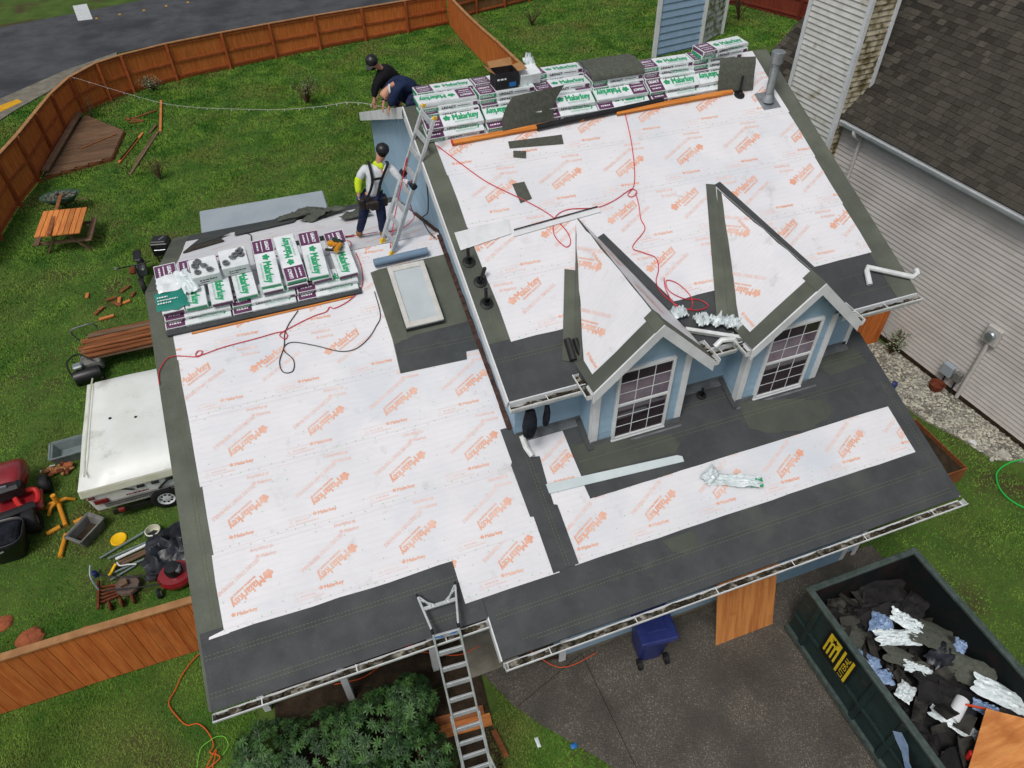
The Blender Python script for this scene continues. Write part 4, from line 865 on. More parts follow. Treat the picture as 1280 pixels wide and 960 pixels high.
cutpiece(A1B, [(3.05,7.0),(3.5,7.05),(3.5,7.13),(3.05,7.1)], 'short black strip near the worker boots', 'membrane', .04)
cutpiece(A1B, [(1.3,9.2),(2.5,9.45),(2.6,9.75),(1.3,9.6)], 'long torn membrane flap near the back eave of the wing', 'membrane', .05)
for k, (x, y, r) in enumerate(((2.5,9.9,.1),(2.9,10.0,-.2),(3.3,9.6,.3),(3.0,9.4,.6),(3.75,8.7,.1))):
    M = frame(A1B(x,y,.05+.02*(k%2)), (math.cos(r),math.sin(r),0), (0,s1,1)); crumpled('torn_shingles', ['torn dark shingles in a heap behind the wing, leftmost','torn dark shingles in the heap behind the worker legs','green tinged torn shingles right of the worker heap','small torn shingle lump in front of the heap','torn shingle lump beside the gable wall'][k], 'torn shingles', (0,0,0), .62, .42, .14, 60+k, 'shingle_scrap' if k != 2 else 'membrane_olive', M, 7, group='torn shingles behind the wing ridge')
cutpiece(A2, [(4.78,4.67),(5.68,4.71),(5.64,4.46),(4.78,4.36)], 'white sheet metal piece lying across the left rake of the main roof', 'white_paint', .035, 'metal_sheet', cat='metal sheet', group=None)
cutpiece(A2, [(5.68,4.48),(7.20,4.59),(7.20,4.51),(5.66,4.40)], 'long white metal flashing strip beside the red hose loop', 'white_paint', .04, 'metal_flashing', .02, cat='flashing', group=None)
cutpiece(A2, [(5.7,4.5),(7.18,4.60),(7.18,4.615),(5.7,4.515)], 'thin dark steel rod along the long flashing strip', 'black_plastic', .05, 'steel_rod', .012, cat='rod', group=None)
o = cutpiece(A1, [(5.06,1.44),(7.20,1.29),(7.27,1.25),(7.26,1.17),(5.06,1.30)], 'long pale metal flashing lying below the nearer dormer', 'flash_white', .05, 'metal_flashing', .022, cat='flashing', group=None) if 'flash_white' in MATS else None
mat('flash_white', srgb(206,216,218), srgb(194,206,208), 3, .35)
o = cutpiece(A1, [(5.06,1.44),(7.20,1.29),(7.27,1.25),(7.26,1.17),(5.06,1.30)], 'long pale metal flashing lying below the nearer dormer', 'flash_white', .05, 'metal_flashing', .022, cat='flashing', group=None)
M = frame(A1(7.85,.70,.03), (1,-.45,0), R1.n); w1 = crumpled('plastic_wrapper', 'crumpled white plastic wrapper on the lower right underlayment', 'wrapper', (0,0,0), .9, .2, .11, 77, 'plastic_bag', M, 18, 2.6)
M2 = frame(A1(8.2,.56,.05), (1,-.3,0), R1.n); crumple((0,0,0), .2, .16, .1, 79, frm=M2).build('green_end', 'wrap_green', w1, smooth=True)
M2 = frame(A1(7.55,.86,.05), (1,.5,0), R1.n); crumple((0,0,0), .34, .2, .13, 80, frm=M2).build('loose_end', 'plastic_bag', w1, smooth=True)
for k in range(5):
    q = A2((7.66,7.98,8.2,8.38,8.54)[k], (2.58,2.38,2.31,2.24,2.18)[k], .06); crumpled('wrapper_ball', ['crumpled white wrapper beside the nearer dormer roof','crumpled white wrapper at the left end of the loose gutter','crumpled wrapper in the middle of the loose gutter','greenish crumpled wrapper near the right end of the loose gutter','crumpled wrapper at the right end of the loose gutter'][k], 'wrapper', q-Vector((0,0,.04)), .24, .22, .2, 90+k, 'plastic_bag', n=12, fold=3.2, group='crumpled wrappers between the dormers')
mb = MB(); mb.obox(A2(8.12,2.12,.07), (1.06,.06,.08), Vector((1.0,-.42,-.18)), R2.n); tag(mb.build('gutter_section', 'gutter_white', bevel=.006), 'loose white gutter section lying between the dormers', 'gutter')
mb = MB(); mb.tube([A2(8.0,1.98,.02),A2(8.1,2.02,.1),A2(8.28,1.98,.12),A2(8.36,1.9,.02)], .045, 8); tag(mb.build('downspout_elbow', 'gutter_white', smooth=True), 'white downspout elbow hooked on the gutter between the dormers', 'downspout')
mb = MB(); mb.tube([A2(11.02,2.28,.05),A2(11.09,2.5,.07),A2(11.14,2.56,.07),A2(11.5,2.38,.07),A2(11.82,2.22,.07),A2(11.93,2.25,.08),A2(11.95,2.32,.09)], .045, 10); tag(mb.build('downspout_pipe', 'gutter_white', smooth=True), 'bent white downspout pipe lying at the right corner of the upper roof', 'downspout')
mb = MB(); mb.tube([A2(5.80,2.3,.06),A2(5.83,2.62,.06)], .055, 10); mb.tube([A2(5.93,2.3,.05),A2(5.95,2.6,.05)], .045, 10); tag(mb.build('membrane_roll', 'black_plastic', smooth=True), 'short pair of dark membrane rolls beside the nearer dormer', 'roll')
mb = MB(); mb.lathe([(.0,0),(.07,0),(.07,.94),(.0,.94)], A1(3.60,5.68,.10), 14, (1,.03,0)); mb.lathe([(.03,-.002),(.065,-.002)], A1(3.60,5.68,.10), 14, (1,.03,0)); tag(mb.build('membrane_roll', 'roll_blue', smooth=True), 'blue grey underlayment roll lying above the skylight', 'roll')
# black cloth bundles hanging under the upper gutter, white downspout elbow below
for k, (x, z, w_, h) in enumerate(((4.98,4.42,.20,.5),(5.24,4.5,.1,.36))):
    mb = MB(); mb.tube([(x+.02,1.93,z+h*.55),(x,1.88,z+h*.3),(x-.02,1.86,z),(x-.03,1.86,z-h*.28),(x-.02,1.88,z-h*.45)], [w_*.35,w_*.5,w_*.55,w_*.45,w_*.15], 10)
    tag(mb.build('black_garment', 'black_cloth', smooth=True), ['large black garment hanging under the upper gutter corner','small black garment hanging right of the larger one'][k], 'garment', 'garments hung under the gutter')
mb = MB(); mb.tube([(4.93,2.1,4.0),(4.95,1.98,3.86),(5.0,1.85,3.78)], .045, 8); tag(mb.build('downspout_elbow', 'gutter_white', smooth=True), 'white downspout elbow at the foot of the gable corner', 'downspout')
# ---- hoses
def smooth_path(pts, k=5):
    P_ = [Vector(p) for p in pts]; out = []
    for i in range(len(P_)-1):
        a, b, c, d = P_[max(i-1,0)], P_[i], P_[i+1], P_[min(i+2,len(P_)-1)]
        for j in range(k):
            t = j/k; out.append(.5*((2*b)+(c-a)*t+(2*a-5*b+4*c-d)*t*t+(3*b-a-3*c+d)*t**3))
    out.append(P_[-1]); return out
def hose(name, label, fn, pts, r, m, h=.03, cat='hose'):
    mb = MB(); mb.tube(smooth_path([fn(x, y, h) for x, y in pts]), r, 6); return tag(mb.build(name, m, smooth=True), label, cat)
hose('air_hose', 'red air hose looping over the left part of the main roof', A2, [(5.00,6.27),(5.30,5.82),(5.60,5.41),(6.09,4.95),(6.38,4.62),(6.52,4.30),(6.50,4.10),(6.39,4.06),(6.30,4.3),(6.43,4.58),(6.70,4.67),(7.16,4.60),(7.5,4.66),(7.76,4.76),(7.90,4.80),(7.95,4.72),(7.83,4.66),(7.78,4.72),(7.95,4.85),(8.12,5.2),(8.30,5.75),(8.43,6.30)], .0075, 'red_hose')
hose('air_hose', 'red air hose coiled down to the gutter between the dormers', A2, [(7.92,4.72),(7.88,4.5),(7.80,4.25),(7.78,4.05),(7.45,3.81),(7.58,3.68),(7.74,3.55),(7.70,3.36),(7.56,3.15),(7.60,2.9),(7.76,2.69),(7.98,2.58),(8.2,2.6),(8.1,2.73),(7.88,2.8),(7.7,2.98),(7.74,3.15),(7.9,3.05),(8.0,2.8),(7.9,2.62),(7.7,2.72),(7.66,3.0),(7.72,3.2)], .0075, 'red_hose')
hose('air_hose', 'red air hose crossing the wing from the left rake to the stack', A1, [(-.02,4.45),(.0,4.66),(.18,4.86),(.50,4.78),(.60,4.76),(.66,4.83),(.59,4.85),(.58,4.77),(.98,4.82),(1.45,4.84),(1.86,4.86),(1.95,4.78),(1.90,4.72),(1.84,4.82),(2.04,4.90),(2.40,5.0),(2.62,5.03),(2.7,5.10),(2.78,5.06),(3.05,5.15),(3.3,5.35),(3.38,5.7),(3.36,6.0)], .0075, 'red_hose')
hose('air_hose', 'red air hose snaking over the ridge by the worker feet', A1B, [(3.32,6.2),(3.35,6.6),(3.2,6.9),(3.22,7.15),(3.5,6.95),(3.7,6.9),(3.9,6.9)], .0075, 'red_hose', .05)
hose('air_hose', 'black air hose with a drooping loop on the wing underlayment', A1, [(2.2,5.16),(2.12,5.08),(2.0,4.95),(1.91,4.8),(1.86,4.6),(1.74,4.36),(1.76,4.18),(1.90,4.16),(1.95,4.34),(1.84,4.55),(1.99,4.64),(2.33,4.49),(2.67,4.30),(2.92,4.28),(3.15,4.4),(3.32,4.57),(3.45,4.76),(3.47,5.2)], .0075, 'black_hose')
hose('air_hose', 'grey air hose running over the back slope of the wing', A1B, [(1.3,9.6),(1.6,9.1),(1.65,8.3),(1.85,7.3),(2.1,6.6)], .01, 'black_hose', .03)
def catenary(p, q, sag, n=24):
    p = Vector(p); q = Vector(q); return [p+(q-p)*(i/n)-Vector((0,0,sag*4*(i/n)*(1-i/n))) for i in range(n+1)]
mb = MB(); mb.tube(smooth_path([(3.95,5.95,5.2),(4.1,6.1,5.6),(4.35,6.25,6.2),(4.5,6.3,6.6),(4.45,6.35,6.2),(4.5,6.5,5.6),(4.55,6.6,5.3),(4.3,6.5,5.2),(4.0,6.6,5.12)]), .0085, 6); tag(mb.build('air_hose', 'red_hose', smooth=True), 'red air hose hanging down through the roof ladder', 'hose')
mb = MB(); mb.tube(smooth_path([(4.70,6.1,6.66),(4.72,6.0,6.2),(4.7,6.05,5.7),(4.62,6.2,5.5),(4.66,6.0,5.35),(4.75,5.9,5.25)]), .011, 6); tag(mb.build('power_cord', 'black_hose', smooth=True), 'black cord hanging on the gable wall behind the ladder', 'cord')
# ---- nail guns
def nail_gun(c, ang, label, m):
    c = Vector(c); t = thing('nail_gun', label, 'nail gun', c); d = Vector((math.cos(ang), math.sin(ang), 0)); s_ = Vector((-d.y, d.x, 0)); u = Vector((0,0,1))
    mb = MB(); mb.cyl(c+u*.07-d*.02, c+u*.07+d*.17, .045, .038, 12); mb.build('cylinder_head', m, t, smooth=True)
    mb = MB(); mb.bar(c+u*.06, c+u*.05+s_*.2, .035, .045); mb.build('handle', 'black_plastic', t, bevel=.008)
    mb = MB(); mb.lathe([(.0,0),(.055,0),(.055,.05),(.0,.05)], c+u*.02+d*.16+s_*.09, 12, (0,0,1)); mb.build('coil_magazine', 'yellow_paint', t, smooth=True)
    mb = MB(); mb.bar(c+u*.06+d*.16, c+u*.04+d*.27, .03, .035); mb.build('nose', 'galv', t)
_gb = Vector((3.1, 5.91, 5.439))
nail_gun(_gb+Vector((-.06,-.16,0)), 1.0, 'yellow and black nail gun on the bundle beside the worker', 'yellow_paint'); nail_gun(_gb+Vector((.05,.03,0)), 2.2, 'dark green nail gun on the bundle beside the worker', 'tool_green')
# bracket plate with pole near the flue
# ---- ladders
def ladder(name, label, fl, fr_, tl, tr, n, rail=(.065,.028), hinge=None, foot='yellow_tip', group=None):
    """two rails from feet fl, fr to tops tl, tr, n rungs"""
    fl, fr_, tl, tr = map(Vector, (fl, fr_, tl, tr)); t = thing(name, label, 'ladder', (fl+fr_)/2)
    across = (fr_-fl).normalized(); dl = (tl-fl).normalized(); up = across.cross(dl)
    for a, b in ((fl, tl), (fr_, tr)):
        mb = MB(); mb.bar(a, b, rail[1], rail[0], up); mb.build('rail', 'aluminium', t, bevel=.006)
        m_ = a+(b-a)*.5; mb = MB(); s_ = across*(.022 if a is fr_ else -.022); mb.bar(a+(b-a)*.02+s_, m_+s_, rail[1]*.6, rail[0]*1.25, up); mb.build('outer_rail', 'aluminium', t, bevel=.006)
        mb = MB(); mb.bar(a-(b-a).normalized()*.06, a+(b-a).normalized()*.05, .05, .095, up); mb.build('foot', foot, t, bevel=.01)
        mb = MB(); mb.bar(b-(b-a).normalized()*.04, b+(b-a).normalized()*.02, .04, .08, up); mb.build('end_cap', foot, t, bevel=.01)
    for k in range(n):
        q = (k+.6)/n; a = fl+(tl-fl)*q; b = fr_+(tr-fr_)*q; mb = MB(); mb.bar(a, b, .075, .034, up); r_ = mb.build('rung', 'aluminium', t, bevel=.004)
        for s_ in (-.022, 0, .022):
            mb = MB(); w_ = (b-a).cross(up).normalized()*s_; nn = up if up.z > 0 else -up; mb.bar(a+w_+nn*.019, b+w_+nn*.019, .005, .004, up); mb.build('rung_groove', 'grey_metal', r_)
    if hinge:
        for a, b in ((fl, tl), (fr_, tr)): mb = MB(); c = a+(b-a)*hinge; mb.cyl(c-across*.045, c+across*.045, .055, n=14); mb.build('hinge', 'black_plastic', t, smooth=True)
    return t
_fr = Vector((3.95,5.84,5.16)); _c = Vector((4.66,6.02,6.62)); _fl = Vector((3.87,6.16,5.24)); _cl = Vector((4.66,6.45,6.80))
L_1 = ladder('roof_ladder', 'aluminium folding ladder leaning from the wing ridge against the main rake', _fl, _fr, _fl+(_cl-_fl)*1.33, _fr+(_c-_fr)*1.45, 8, hinge=.52)
# straight ladder from the ground over the lower gutter, flared stand-off at its head
a_, b_ = Vector((2.86,-1.12,.05)), Vector((3.25,-1.14,.05))
L_2 = ladder('extension_ladder', 'aluminium ladder rising from the grass to the lower left gutter', a_, b_, (2.86,-.06,3.24), (3.21,-.08,3.23), 11, foot='black_rubber')
dv = (Vector((2.86,.0,3.42))-a_).normalized()
tl_, tr_ = Vector((2.80,.46,3.30)), Vector((3.335,.46,3.30)); gl, gr = Vector((2.86,-.06,3.22)), Vector((3.21,-.08,3.22))
for p, q in ((gl, tl_), (gr, tr_)):
    mb = MB(); mb.bar(p, q, .028, .06, (0,-.2,1)); mb.build('stand_off_arm', 'aluminium', L_2, bevel=.005); mb = MB(); mb.obox(q, (.05,.035,.07), q-p, (0,0,1)); mb.build('rubber_tip', 'black_rubber', L_2, bevel=.008)
ca, cb_ = gl+(tl_-gl)*.62, gr+(tr_-gr)*.62; mb = MB(); mb.bar(ca, cb_, .05, .032); mb.build('stand_off_bar', 'aluminium', L_2, bevel=.004)
for q, k in ((tl_, .25), (tr_, .75)): mb = MB(); mb.bar(q, ca+(cb_-ca)*k+Vector((0,0,.03)), .02, .03); mb.bar(q-Vector((0,.06,0)), ca+(cb_-ca)*(k+(.5-k)*.35)+Vector((0,0,.03)), .016, .02); mb.build('stand_off_brace', 'aluminium', L_2)
for s_ in (-1, 1):
    p = a_ if s_ < 0 else b_; mb = MB(); mb.bar(p+dv*.75, p+Vector((s_*.13,-.1,-.03)), .03, .06, (0,-1,.3)); mb.build('stabiliser_leg', 'aluminium', L_2, bevel=.005)
mb = MB(); mb.tube(smooth_path([(2.84,-.1,3.12),(2.95,-.14,3.16),(3.02,-.10,3.08),(3.12,-.14,3.15),(3.22,-.1,3.12)]), .008, 5); tag(mb.build('tie_rope', 'box_blue', smooth=True), 'blue rope tying the ladder to the lower gutter', 'rope')
# ================================================================ PEOPLE
def skin_part(name, V_, E_, m, parent, sub=2, ang=180):
    """a body or garment grown as one continuous surface over connected joints; V_: key -> (position, radius)"""
    keys = list(V_); idx = {k: i for i, k in enumerate(keys)}; o0 = ORG.get(parent.name, Vector())
    me = bpy.data.meshes.new(name); me.from_pydata([tuple(Vector(V_[k][0])-o0) for k in keys], [(idx[a], idx[b]) for a, b in E_], [])
    ob = bpy.data.objects.new(name, me); COL.objects.link(ob)
    md = ob.modifiers.new('skin', 'SKIN'); md.use_smooth_shade = True; md.branch_smoothing = .6
    sv = me.skin_vertices[0].data
    for k in keys:
        r = V_[k][1]; sv[idx[k]].radius = (r, r) if not isinstance(r, tuple) else r; sv[idx[k]].use_root = False
    sv[0].use_root = True
    sb = ob.modifiers.new('sub', 'SUBSURF'); sb.levels = sub; sb.render_levels = sub
    bpy.context.view_layer.update()
    ev = bpy.data.meshes.new_from_object(ob.evaluated_get(bpy.context.evaluated_depsgraph_get()))
    bpy.data.objects.remove(ob); bpy.data.meshes.remove(me)
    ev.polygons.foreach_set('use_smooth', [True]*len(ev.polygons)); ev.materials.clear()
    ob = bpy.data.objects.new(name, ev); COL.objects.link(ob); ob.parent = parent; ORG[ob.name] = o0; ev.materials.append(MATS[m])
    return ob
def hand(V_, E_, wrist, tip_dir, side, tag_, grip=0.0):
    """palm, four unequal fingers and a thumb leaving the side of the palm, added to a skin graph"""
    d = Vector(tip_dir).normalized(); s_ = Vector(side).normalized(); n = d.cross(s_).normalized(); w_ = Vector(V_[wrist][0])
    V_[tag_+'p'] = (w_+d*.05, (.032,.02)); E_.append((wrist, tag_+'p'))
    for k, (o_, l) in enumerate(((-.030,.062),(-.010,.075),(.010,.07),(.030,.055))):
        b = w_+d*.088+s_*o_; V_[tag_+'k%d' % k] = (b, .0095); E_.append((tag_+'p', tag_+'k%d' % k))
        m_ = b+d*l*.5+n*grip*.02; V_[tag_+'m%d' % k] = (m_, .0085); E_.append((tag_+'k%d' % k, tag_+'m%d' % k))
        V_[tag_+'t%d' % k] = (m_+(d*(1-grip)+n*grip).normalized()*l*.5, .0075); E_.append((tag_+'m%d' % k, tag_+'t%d' % k))
    b = w_+d*.045-s_*.045; V_[tag_+'th'] = (b, .011); E_.append((tag_+'p', tag_+'th')); V_[tag_+'tt'] = (b+d*.045-s_*.012+n*.01, .009); E_.append((tag_+'th', tag_+'tt'))
def head(t, c, face, up, m_hair, bald=False, cap=None, beard=False):
    """nose, ears, eyes, mouth and hair set on the head of a body; face = direction the person looks"""
    c = Vector(c); f = Vector(face).normalized(); s_ = Vector(up).cross(f).normalized(); u = f.cross(s_)
    mb = MB(); mb.obox(c+f*.098-u*.005, (.03,.026,.045), f, u, .5); mb.build('nose', 'skin', t, bevel=.008)
    for q in (-1, 1):
        mb = MB(); mb.sphere(c+s_*q*.083-f*.005, .03, 8, (.5,.8,1)); mb.build('ear', 'skin', t, smooth=True)
        mb = MB(); mb.sphere(c+f*.083+s_*q*.032+u*.022, .012, 8); mb.build('eye', 'hair_dark', t, smooth=True)
    mb = MB(); mb.bar(c+f*.088-u*.055-s_*.022, c+f*.088-u*.055+s_*.022, .01, .008, u); mb.build('mouth', 'red_lens', t)
    if beard: mb = MB(); M = frame(c+f*.03-u*.065, f, u); mb.sphere((0,0,0), .075, 12, (1,.95,.75)); mb.v = [tuple(M @ Vector(p)) for p in mb.v]; mb.build('beard', m_hair, t, smooth=True)
    if not bald:
        mb = MB(); M = frame(c-f*.018+u*.02, f, u); mb.sphere((0,0,0), .101, 14, (1,.9,1)); mb.v = [tuple(M @ Vector(p)) for p in mb.v if True]; mb.build('hair', m_hair, t, smooth=True)
    if cap:
        mb = MB(); M = frame(c+u*.045, f, u); mb.lathe([(.108,-.03),(.112,.01),(.10,.055),(.06,.09),(0,.10)], (0,0,0), 16); mb.v = [tuple(M @ Vector(p)) for p in mb.v]; k_ = mb.build('cap', cap, t, smooth=True)
        mb = MB(); mb.prism([M @ Vector(p) for p in ((.09,-.07,-.02),(.15,-.06,-.03),(.185,-.02,-.035),(.185,.02,-.035),(.15,.06,-.03),(.09,.07,-.02))], u*.008); mb.build('cap_brim', cap, k_)
# ---- worker at the ladder, seen from behind
def worker():
    t = thing('person', 'worker in white and yellow shirt with black harness at the roof ladder', 'person', (3.72,6.6,5.06))
    pel = Vector((3.86,6.58,5.86)); ch = Vector((3.97,6.60,6.20)); nk = Vector((4.07,6.62,6.45)); hd = Vector((4.15,6.64,6.57))
    sl, sr = Vector((3.84,6.68,6.38)), Vector((4.24,6.56,6.36)); el, er = Vector((3.68,6.66,6.16)), Vector((4.40,6.40,6.16)); wl_, wr_ = Vector((3.64,6.56,5.94)), Vector((4.47,6.20,6.20))
    hl, hr = Vector((3.76,6.64,5.82)), Vector((3.97,6.52,5.82)); kl, kr = Vector((3.66,6.70,5.42)), Vector((3.96,6.46,5.46)); al, ar = Vector((3.56,6.84,5.06)), Vector((3.93,6.46,5.19)); fl, fr_ = Vector((3.60,6.98,5.00)), Vector((4.02,6.58,5.13))
    V_ = {'pel':(pel,(.13,.10)),'ch':(ch,(.15,.105)),'nk':(nk,.055),'hd':(hd,(.085,.095)),'ht':(hd+Vector((.03,.01,.09)),(.07,.08)),
          'sl':(sl,.06),'el':(el,.045),'wl':(wl_,.032),'sr':(sr,.06),'er':(er,.045),'wr':(wr_,.032),'hl':(hl,.09),'kl':(kl,.06),'al':(al,.042),'fl':(fl,.04),'hr':(hr,.09),'kr':(kr,.06),'ar':(ar,.042),'fr':(fr_,.04)}
    E_ = [('pel','ch'),('ch','nk'),('nk','hd'),('hd','ht'),('ch','sl'),('sl','el'),('el','wl'),('ch','sr'),('sr','er'),('er','wr'),('pel','hl'),('hl','kl'),('kl','al'),('al','fl'),('pel','hr'),('hr','kr'),('kr','ar'),('ar','fr')]
    hand(V_, E_, 'wl', (-.05,-.15,-1), (0,1,0), 'L', .4); hand(V_, E_, 'wr', (.2,-.5,.35), (.2,.3,1), 'R', .8)
    skin_part('body', V_, E_, 'skin', t)
    skin_part('shirt', {'a':(pel+Vector((0,0,.0)),(.15,.125)),'b':(ch,(.185,.135)),'c':(nk-Vector((.01,0,.05)),(.09,.085)),'sl':(sl,.088),'sr':(sr,.088),'el':(el+(sl-el)*.1,.066),'er':(er,.062),'wr':(wr_+(er-wr_)*.12,.048)},
              [('a','b'),('b','c'),('b','sl'),('b','sr'),('sl','el'),('sr','er'),('er','wr')], 'shirt_white', t)
    skin_part('sleeve', {'a':(el+(sl-el)*.35,.074),'b':(el,.068),'c':(wl_+(el-wl_)*.15,.05)}, [('a','b'),('b','c')], 'hi_vis', t)
    skin_part('yoke', {'c':(nk-Vector((0,0,.03)),(.10,.10)),'a':(sl+(nk-sl)*.45+Vector((0,0,.03)),.068),'b':(sr+(nk-sr)*.45+Vector((0,0,.03)),.068),'d':(nk+Vector((-.03,-.06,-.14)),(.085,.06))}, [('c','a'),('c','b'),('c','d')], 'hi_vis', t)
    skin_part('trousers', {'a':(pel,(.152,.125)),'hl':(hl,.112),'kl':(kl,.083),'al':(al+(kl-al)*.12,.07),'hr':(hr,.112),'kr':(kr,.083),'ar':(ar+(kr-ar)*.12,.07)}, [('a','hl'),('hl','kl'),('kl','al'),('a','hr'),('hr','kr'),('kr','ar')], 'navy_cloth', t)
    for a, f in ((al, fl), (ar, fr_)):
        skin_part('boot', {'a':(a+Vector((0,0,.07)),.062),'b':(a+Vector((0,0,-.03)),.06),'c':((a+f)/2+Vector((0,0,-.03)),.055),'d':(f+(f-a)*.25-Vector((0,0,.015)),.046)}, [('a','b'),('b','c'),('c','d')], 'boot_tan', t)
    for p, q, nm in ((wl_, (-.05,-.15,-1), 'glove'), (wr_, (.2,-.5,.35), 'glove')):
        d = Vector(q).normalized(); skin_part(nm, {'a':(p-d*.02,.042),'b':(p+d*.06,(.046,.03)),'c':(p+d*.11,(.04,.026))}, [('a','b'),('b','c')], 'glove_blue', t, 1)
    head(t, hd+Vector((.015,.005,.04)), (.35,1,.15), (.25,.03,1), 'hair_dark', cap='black_plastic')
    for q in (-1, 1):
        a = (sl if q < 0 else sr)*.72+nk*.28+Vector((0,-.02,.07)); mb = MB(); pts = smooth_path([a+Vector((0,.05,0)), a+Vector((0,-.08,0)), ch+Vector((.075*q,-.165,.02)), pel+Vector((.085*q,-.15,.1))], 5)
        n_ = len(pts); v = []
        for i, p in enumerate(pts): v += [p-Vector((.024,0,0)), p+Vector((.024,0,0)), p+Vector((.024,-.012,0)), p+Vector((-.024,-.012,0))]
        mb.add(v, [(i*4+j, i*4+(j+1)%4, i*4+4+(j+1)%4, i*4+4+j) for i in range(n_-1) for j in range(4)]); mb.build('harness_strap', 'black_rubber', t)
    mb = MB(); mb.bar(ch+Vector((-.09,-.172,.06)), ch+Vector((.09,-.172,.06)), .012, .04); mb.build('harness_strap', 'black_rubber', t)
    mb = MB(); M = Matrix.Translation(pel+Vector((0,0,.04))); mb.lathe([(.165,-.03),(.172,0),(.165,.03)], (0,0,0), 18); mb.v = [tuple(M @ Vector((a, b*.85, c))) for a, b, c in mb.v]; mb.build('tool_belt', 'leather', t, smooth=True)
    for dx, dy, s_ in ((-.19,-.02,(.1,.16,.2)),(.19,-.06,(.1,.15,.18)),(.0,-.17,(.16,.08,.17)),(-.1,-.15,(.08,.06,.13))):
        mb = MB(); mb.obox(pel+Vector((dx,dy,-.06)), s_, (1,0,0), taper=1.15); mb.build('tool_pouch', 'leather', t, bevel=.02)
worker()
def kneeler():
    t = thing('person', 'bald person in navy hoodie bent over the far rake of the main roof', 'person', (5.0,7.75,6.83))
    pel = Vector((5.06,7.82,7.00)); ch = Vector((4.84,7.86,7.22)); nk = Vector((4.66,7.84,7.18)); hd = Vector((4.53,7.80,7.06))
    sl, sr = Vector((4.74,7.70,7.16)), Vector((4.74,8.02,7.18)); el, er = Vector((4.62,7.68,6.98)), Vector((4.60,8.06,6.98)); wl_, wr_ = Vector((4.56,7.72,6.86)), Vector((4.52,7.98,6.84))
    hl, hr = Vector((5.05,7.72,6.98)), Vector((5.07,7.93,6.95)); kl, kr = Vector((4.86,7.60,6.90)), Vector((4.86,8.02,6.84)); al, ar = Vector((5.20,7.62,6.93)), Vector((5.22,7.98,6.76)); fl, fr_ = Vector((5.30,7.62,6.93)), Vector((5.32,7.98,6.77))
    V_ = {'pel':(pel,(.09,.08)),'ch':(ch,(.07,.07)),'nk':(nk,.045),'hd':(hd,(.09,.098)),'ht':(hd+Vector((-.05,-.01,-.05)),(.08,.082)),'sl':(sl,.045),'el':(el,.036),'wl':(wl_,.032),'sr':(sr,.045),'er':(er,.036),'wr':(wr_,.032),
          'hl':(hl,.095),'kl':(kl,.065),'al':(al,.045),'fl':(fl,.04),'hr':(hr,.095),'kr':(kr,.065),'ar':(ar,.045),'fr':(fr_,.04)}
    E_ = [('pel','ch'),('ch','nk'),('nk','hd'),('hd','ht'),('ch','sl'),('sl','el'),('el','wl'),('ch','sr'),('sr','er'),('er','wr'),('pel','hl'),('hl','kl'),('kl','al'),('al','fl'),('pel','hr'),('hr','kr'),('kr','ar'),('ar','fr')]
    hand(V_, E_, 'wl', (-.4,.1,-1), (0,1,0), 'L', .5); hand(V_, E_, 'wr', (-.4,-.1,-1), (0,1,0), 'R', .5)
    skin_part('body', V_, E_, 'skin', t)
    skin_part('hoodie', {'a':(pel+Vector((.02,0,.02)),(.18,.18)),'m':((pel+ch)/2+Vector((0,0,.05)),(.20,.20)),'b':(ch,(.21,.20)),'c':(nk+Vector((.02,0,.01)),.125),'sl':(sl,.12),'sr':(sr,.12),'el':(el,.085),'er':(er,.085),'wl':(wl_+(el-wl_)*.2,.05),'wr':(wr_+(er-wr_)*.2,.05)},
              [('a','m'),('m','b'),('b','c'),('b','sl'),('b','sr'),('sl','el'),('el','wl'),('sr','er'),('er','wr')], 'navy_hoodie', t)
    skin_part('trousers', {'a':(pel,(.15,.14)),'hl':(hl,.115),'kl':(kl,.085),'al':(al,.065),'hr':(hr,.115),'kr':(kr,.085),'ar':(ar,.065)}, [('a','hl'),('hl','kl'),('kl','al'),('a','hr'),('hr','kr'),('kr','ar')], 'navy_cloth', t)
    for f in (fl, fr_): skin_part('boot', {'a':(f-Vector((.08,0,-.02)),.055),'b':(f,.05),'c':(f+Vector((.06,0,-.03)),.04)}, [('a','b'),('b','c')], 'leather', t)
    head(t, hd+Vector((-.025,0,-.02)), (-.75,-.05,-.65), (-.65,-.05,.75), 'hair_dark', bald=True)
    mb = MB(); mb.tube(smooth_path([nk+Vector((-.03,-.07,.06)), nk+Vector((-.05,-.12,-.02)), nk+Vector((-.02,-.13,-.14))]), .02, 6); mb.build('hood_edge', 'shirt_white', t, smooth=True)
    mb = MB(); mb.tube([pel+Vector((.19,-.12,.02)), pel+Vector((.20,.02,.06)), pel+Vector((.18,.12,.02))], .028, 6); mb.build('belt', 'orange_thing', t, smooth=True)
kneeler()
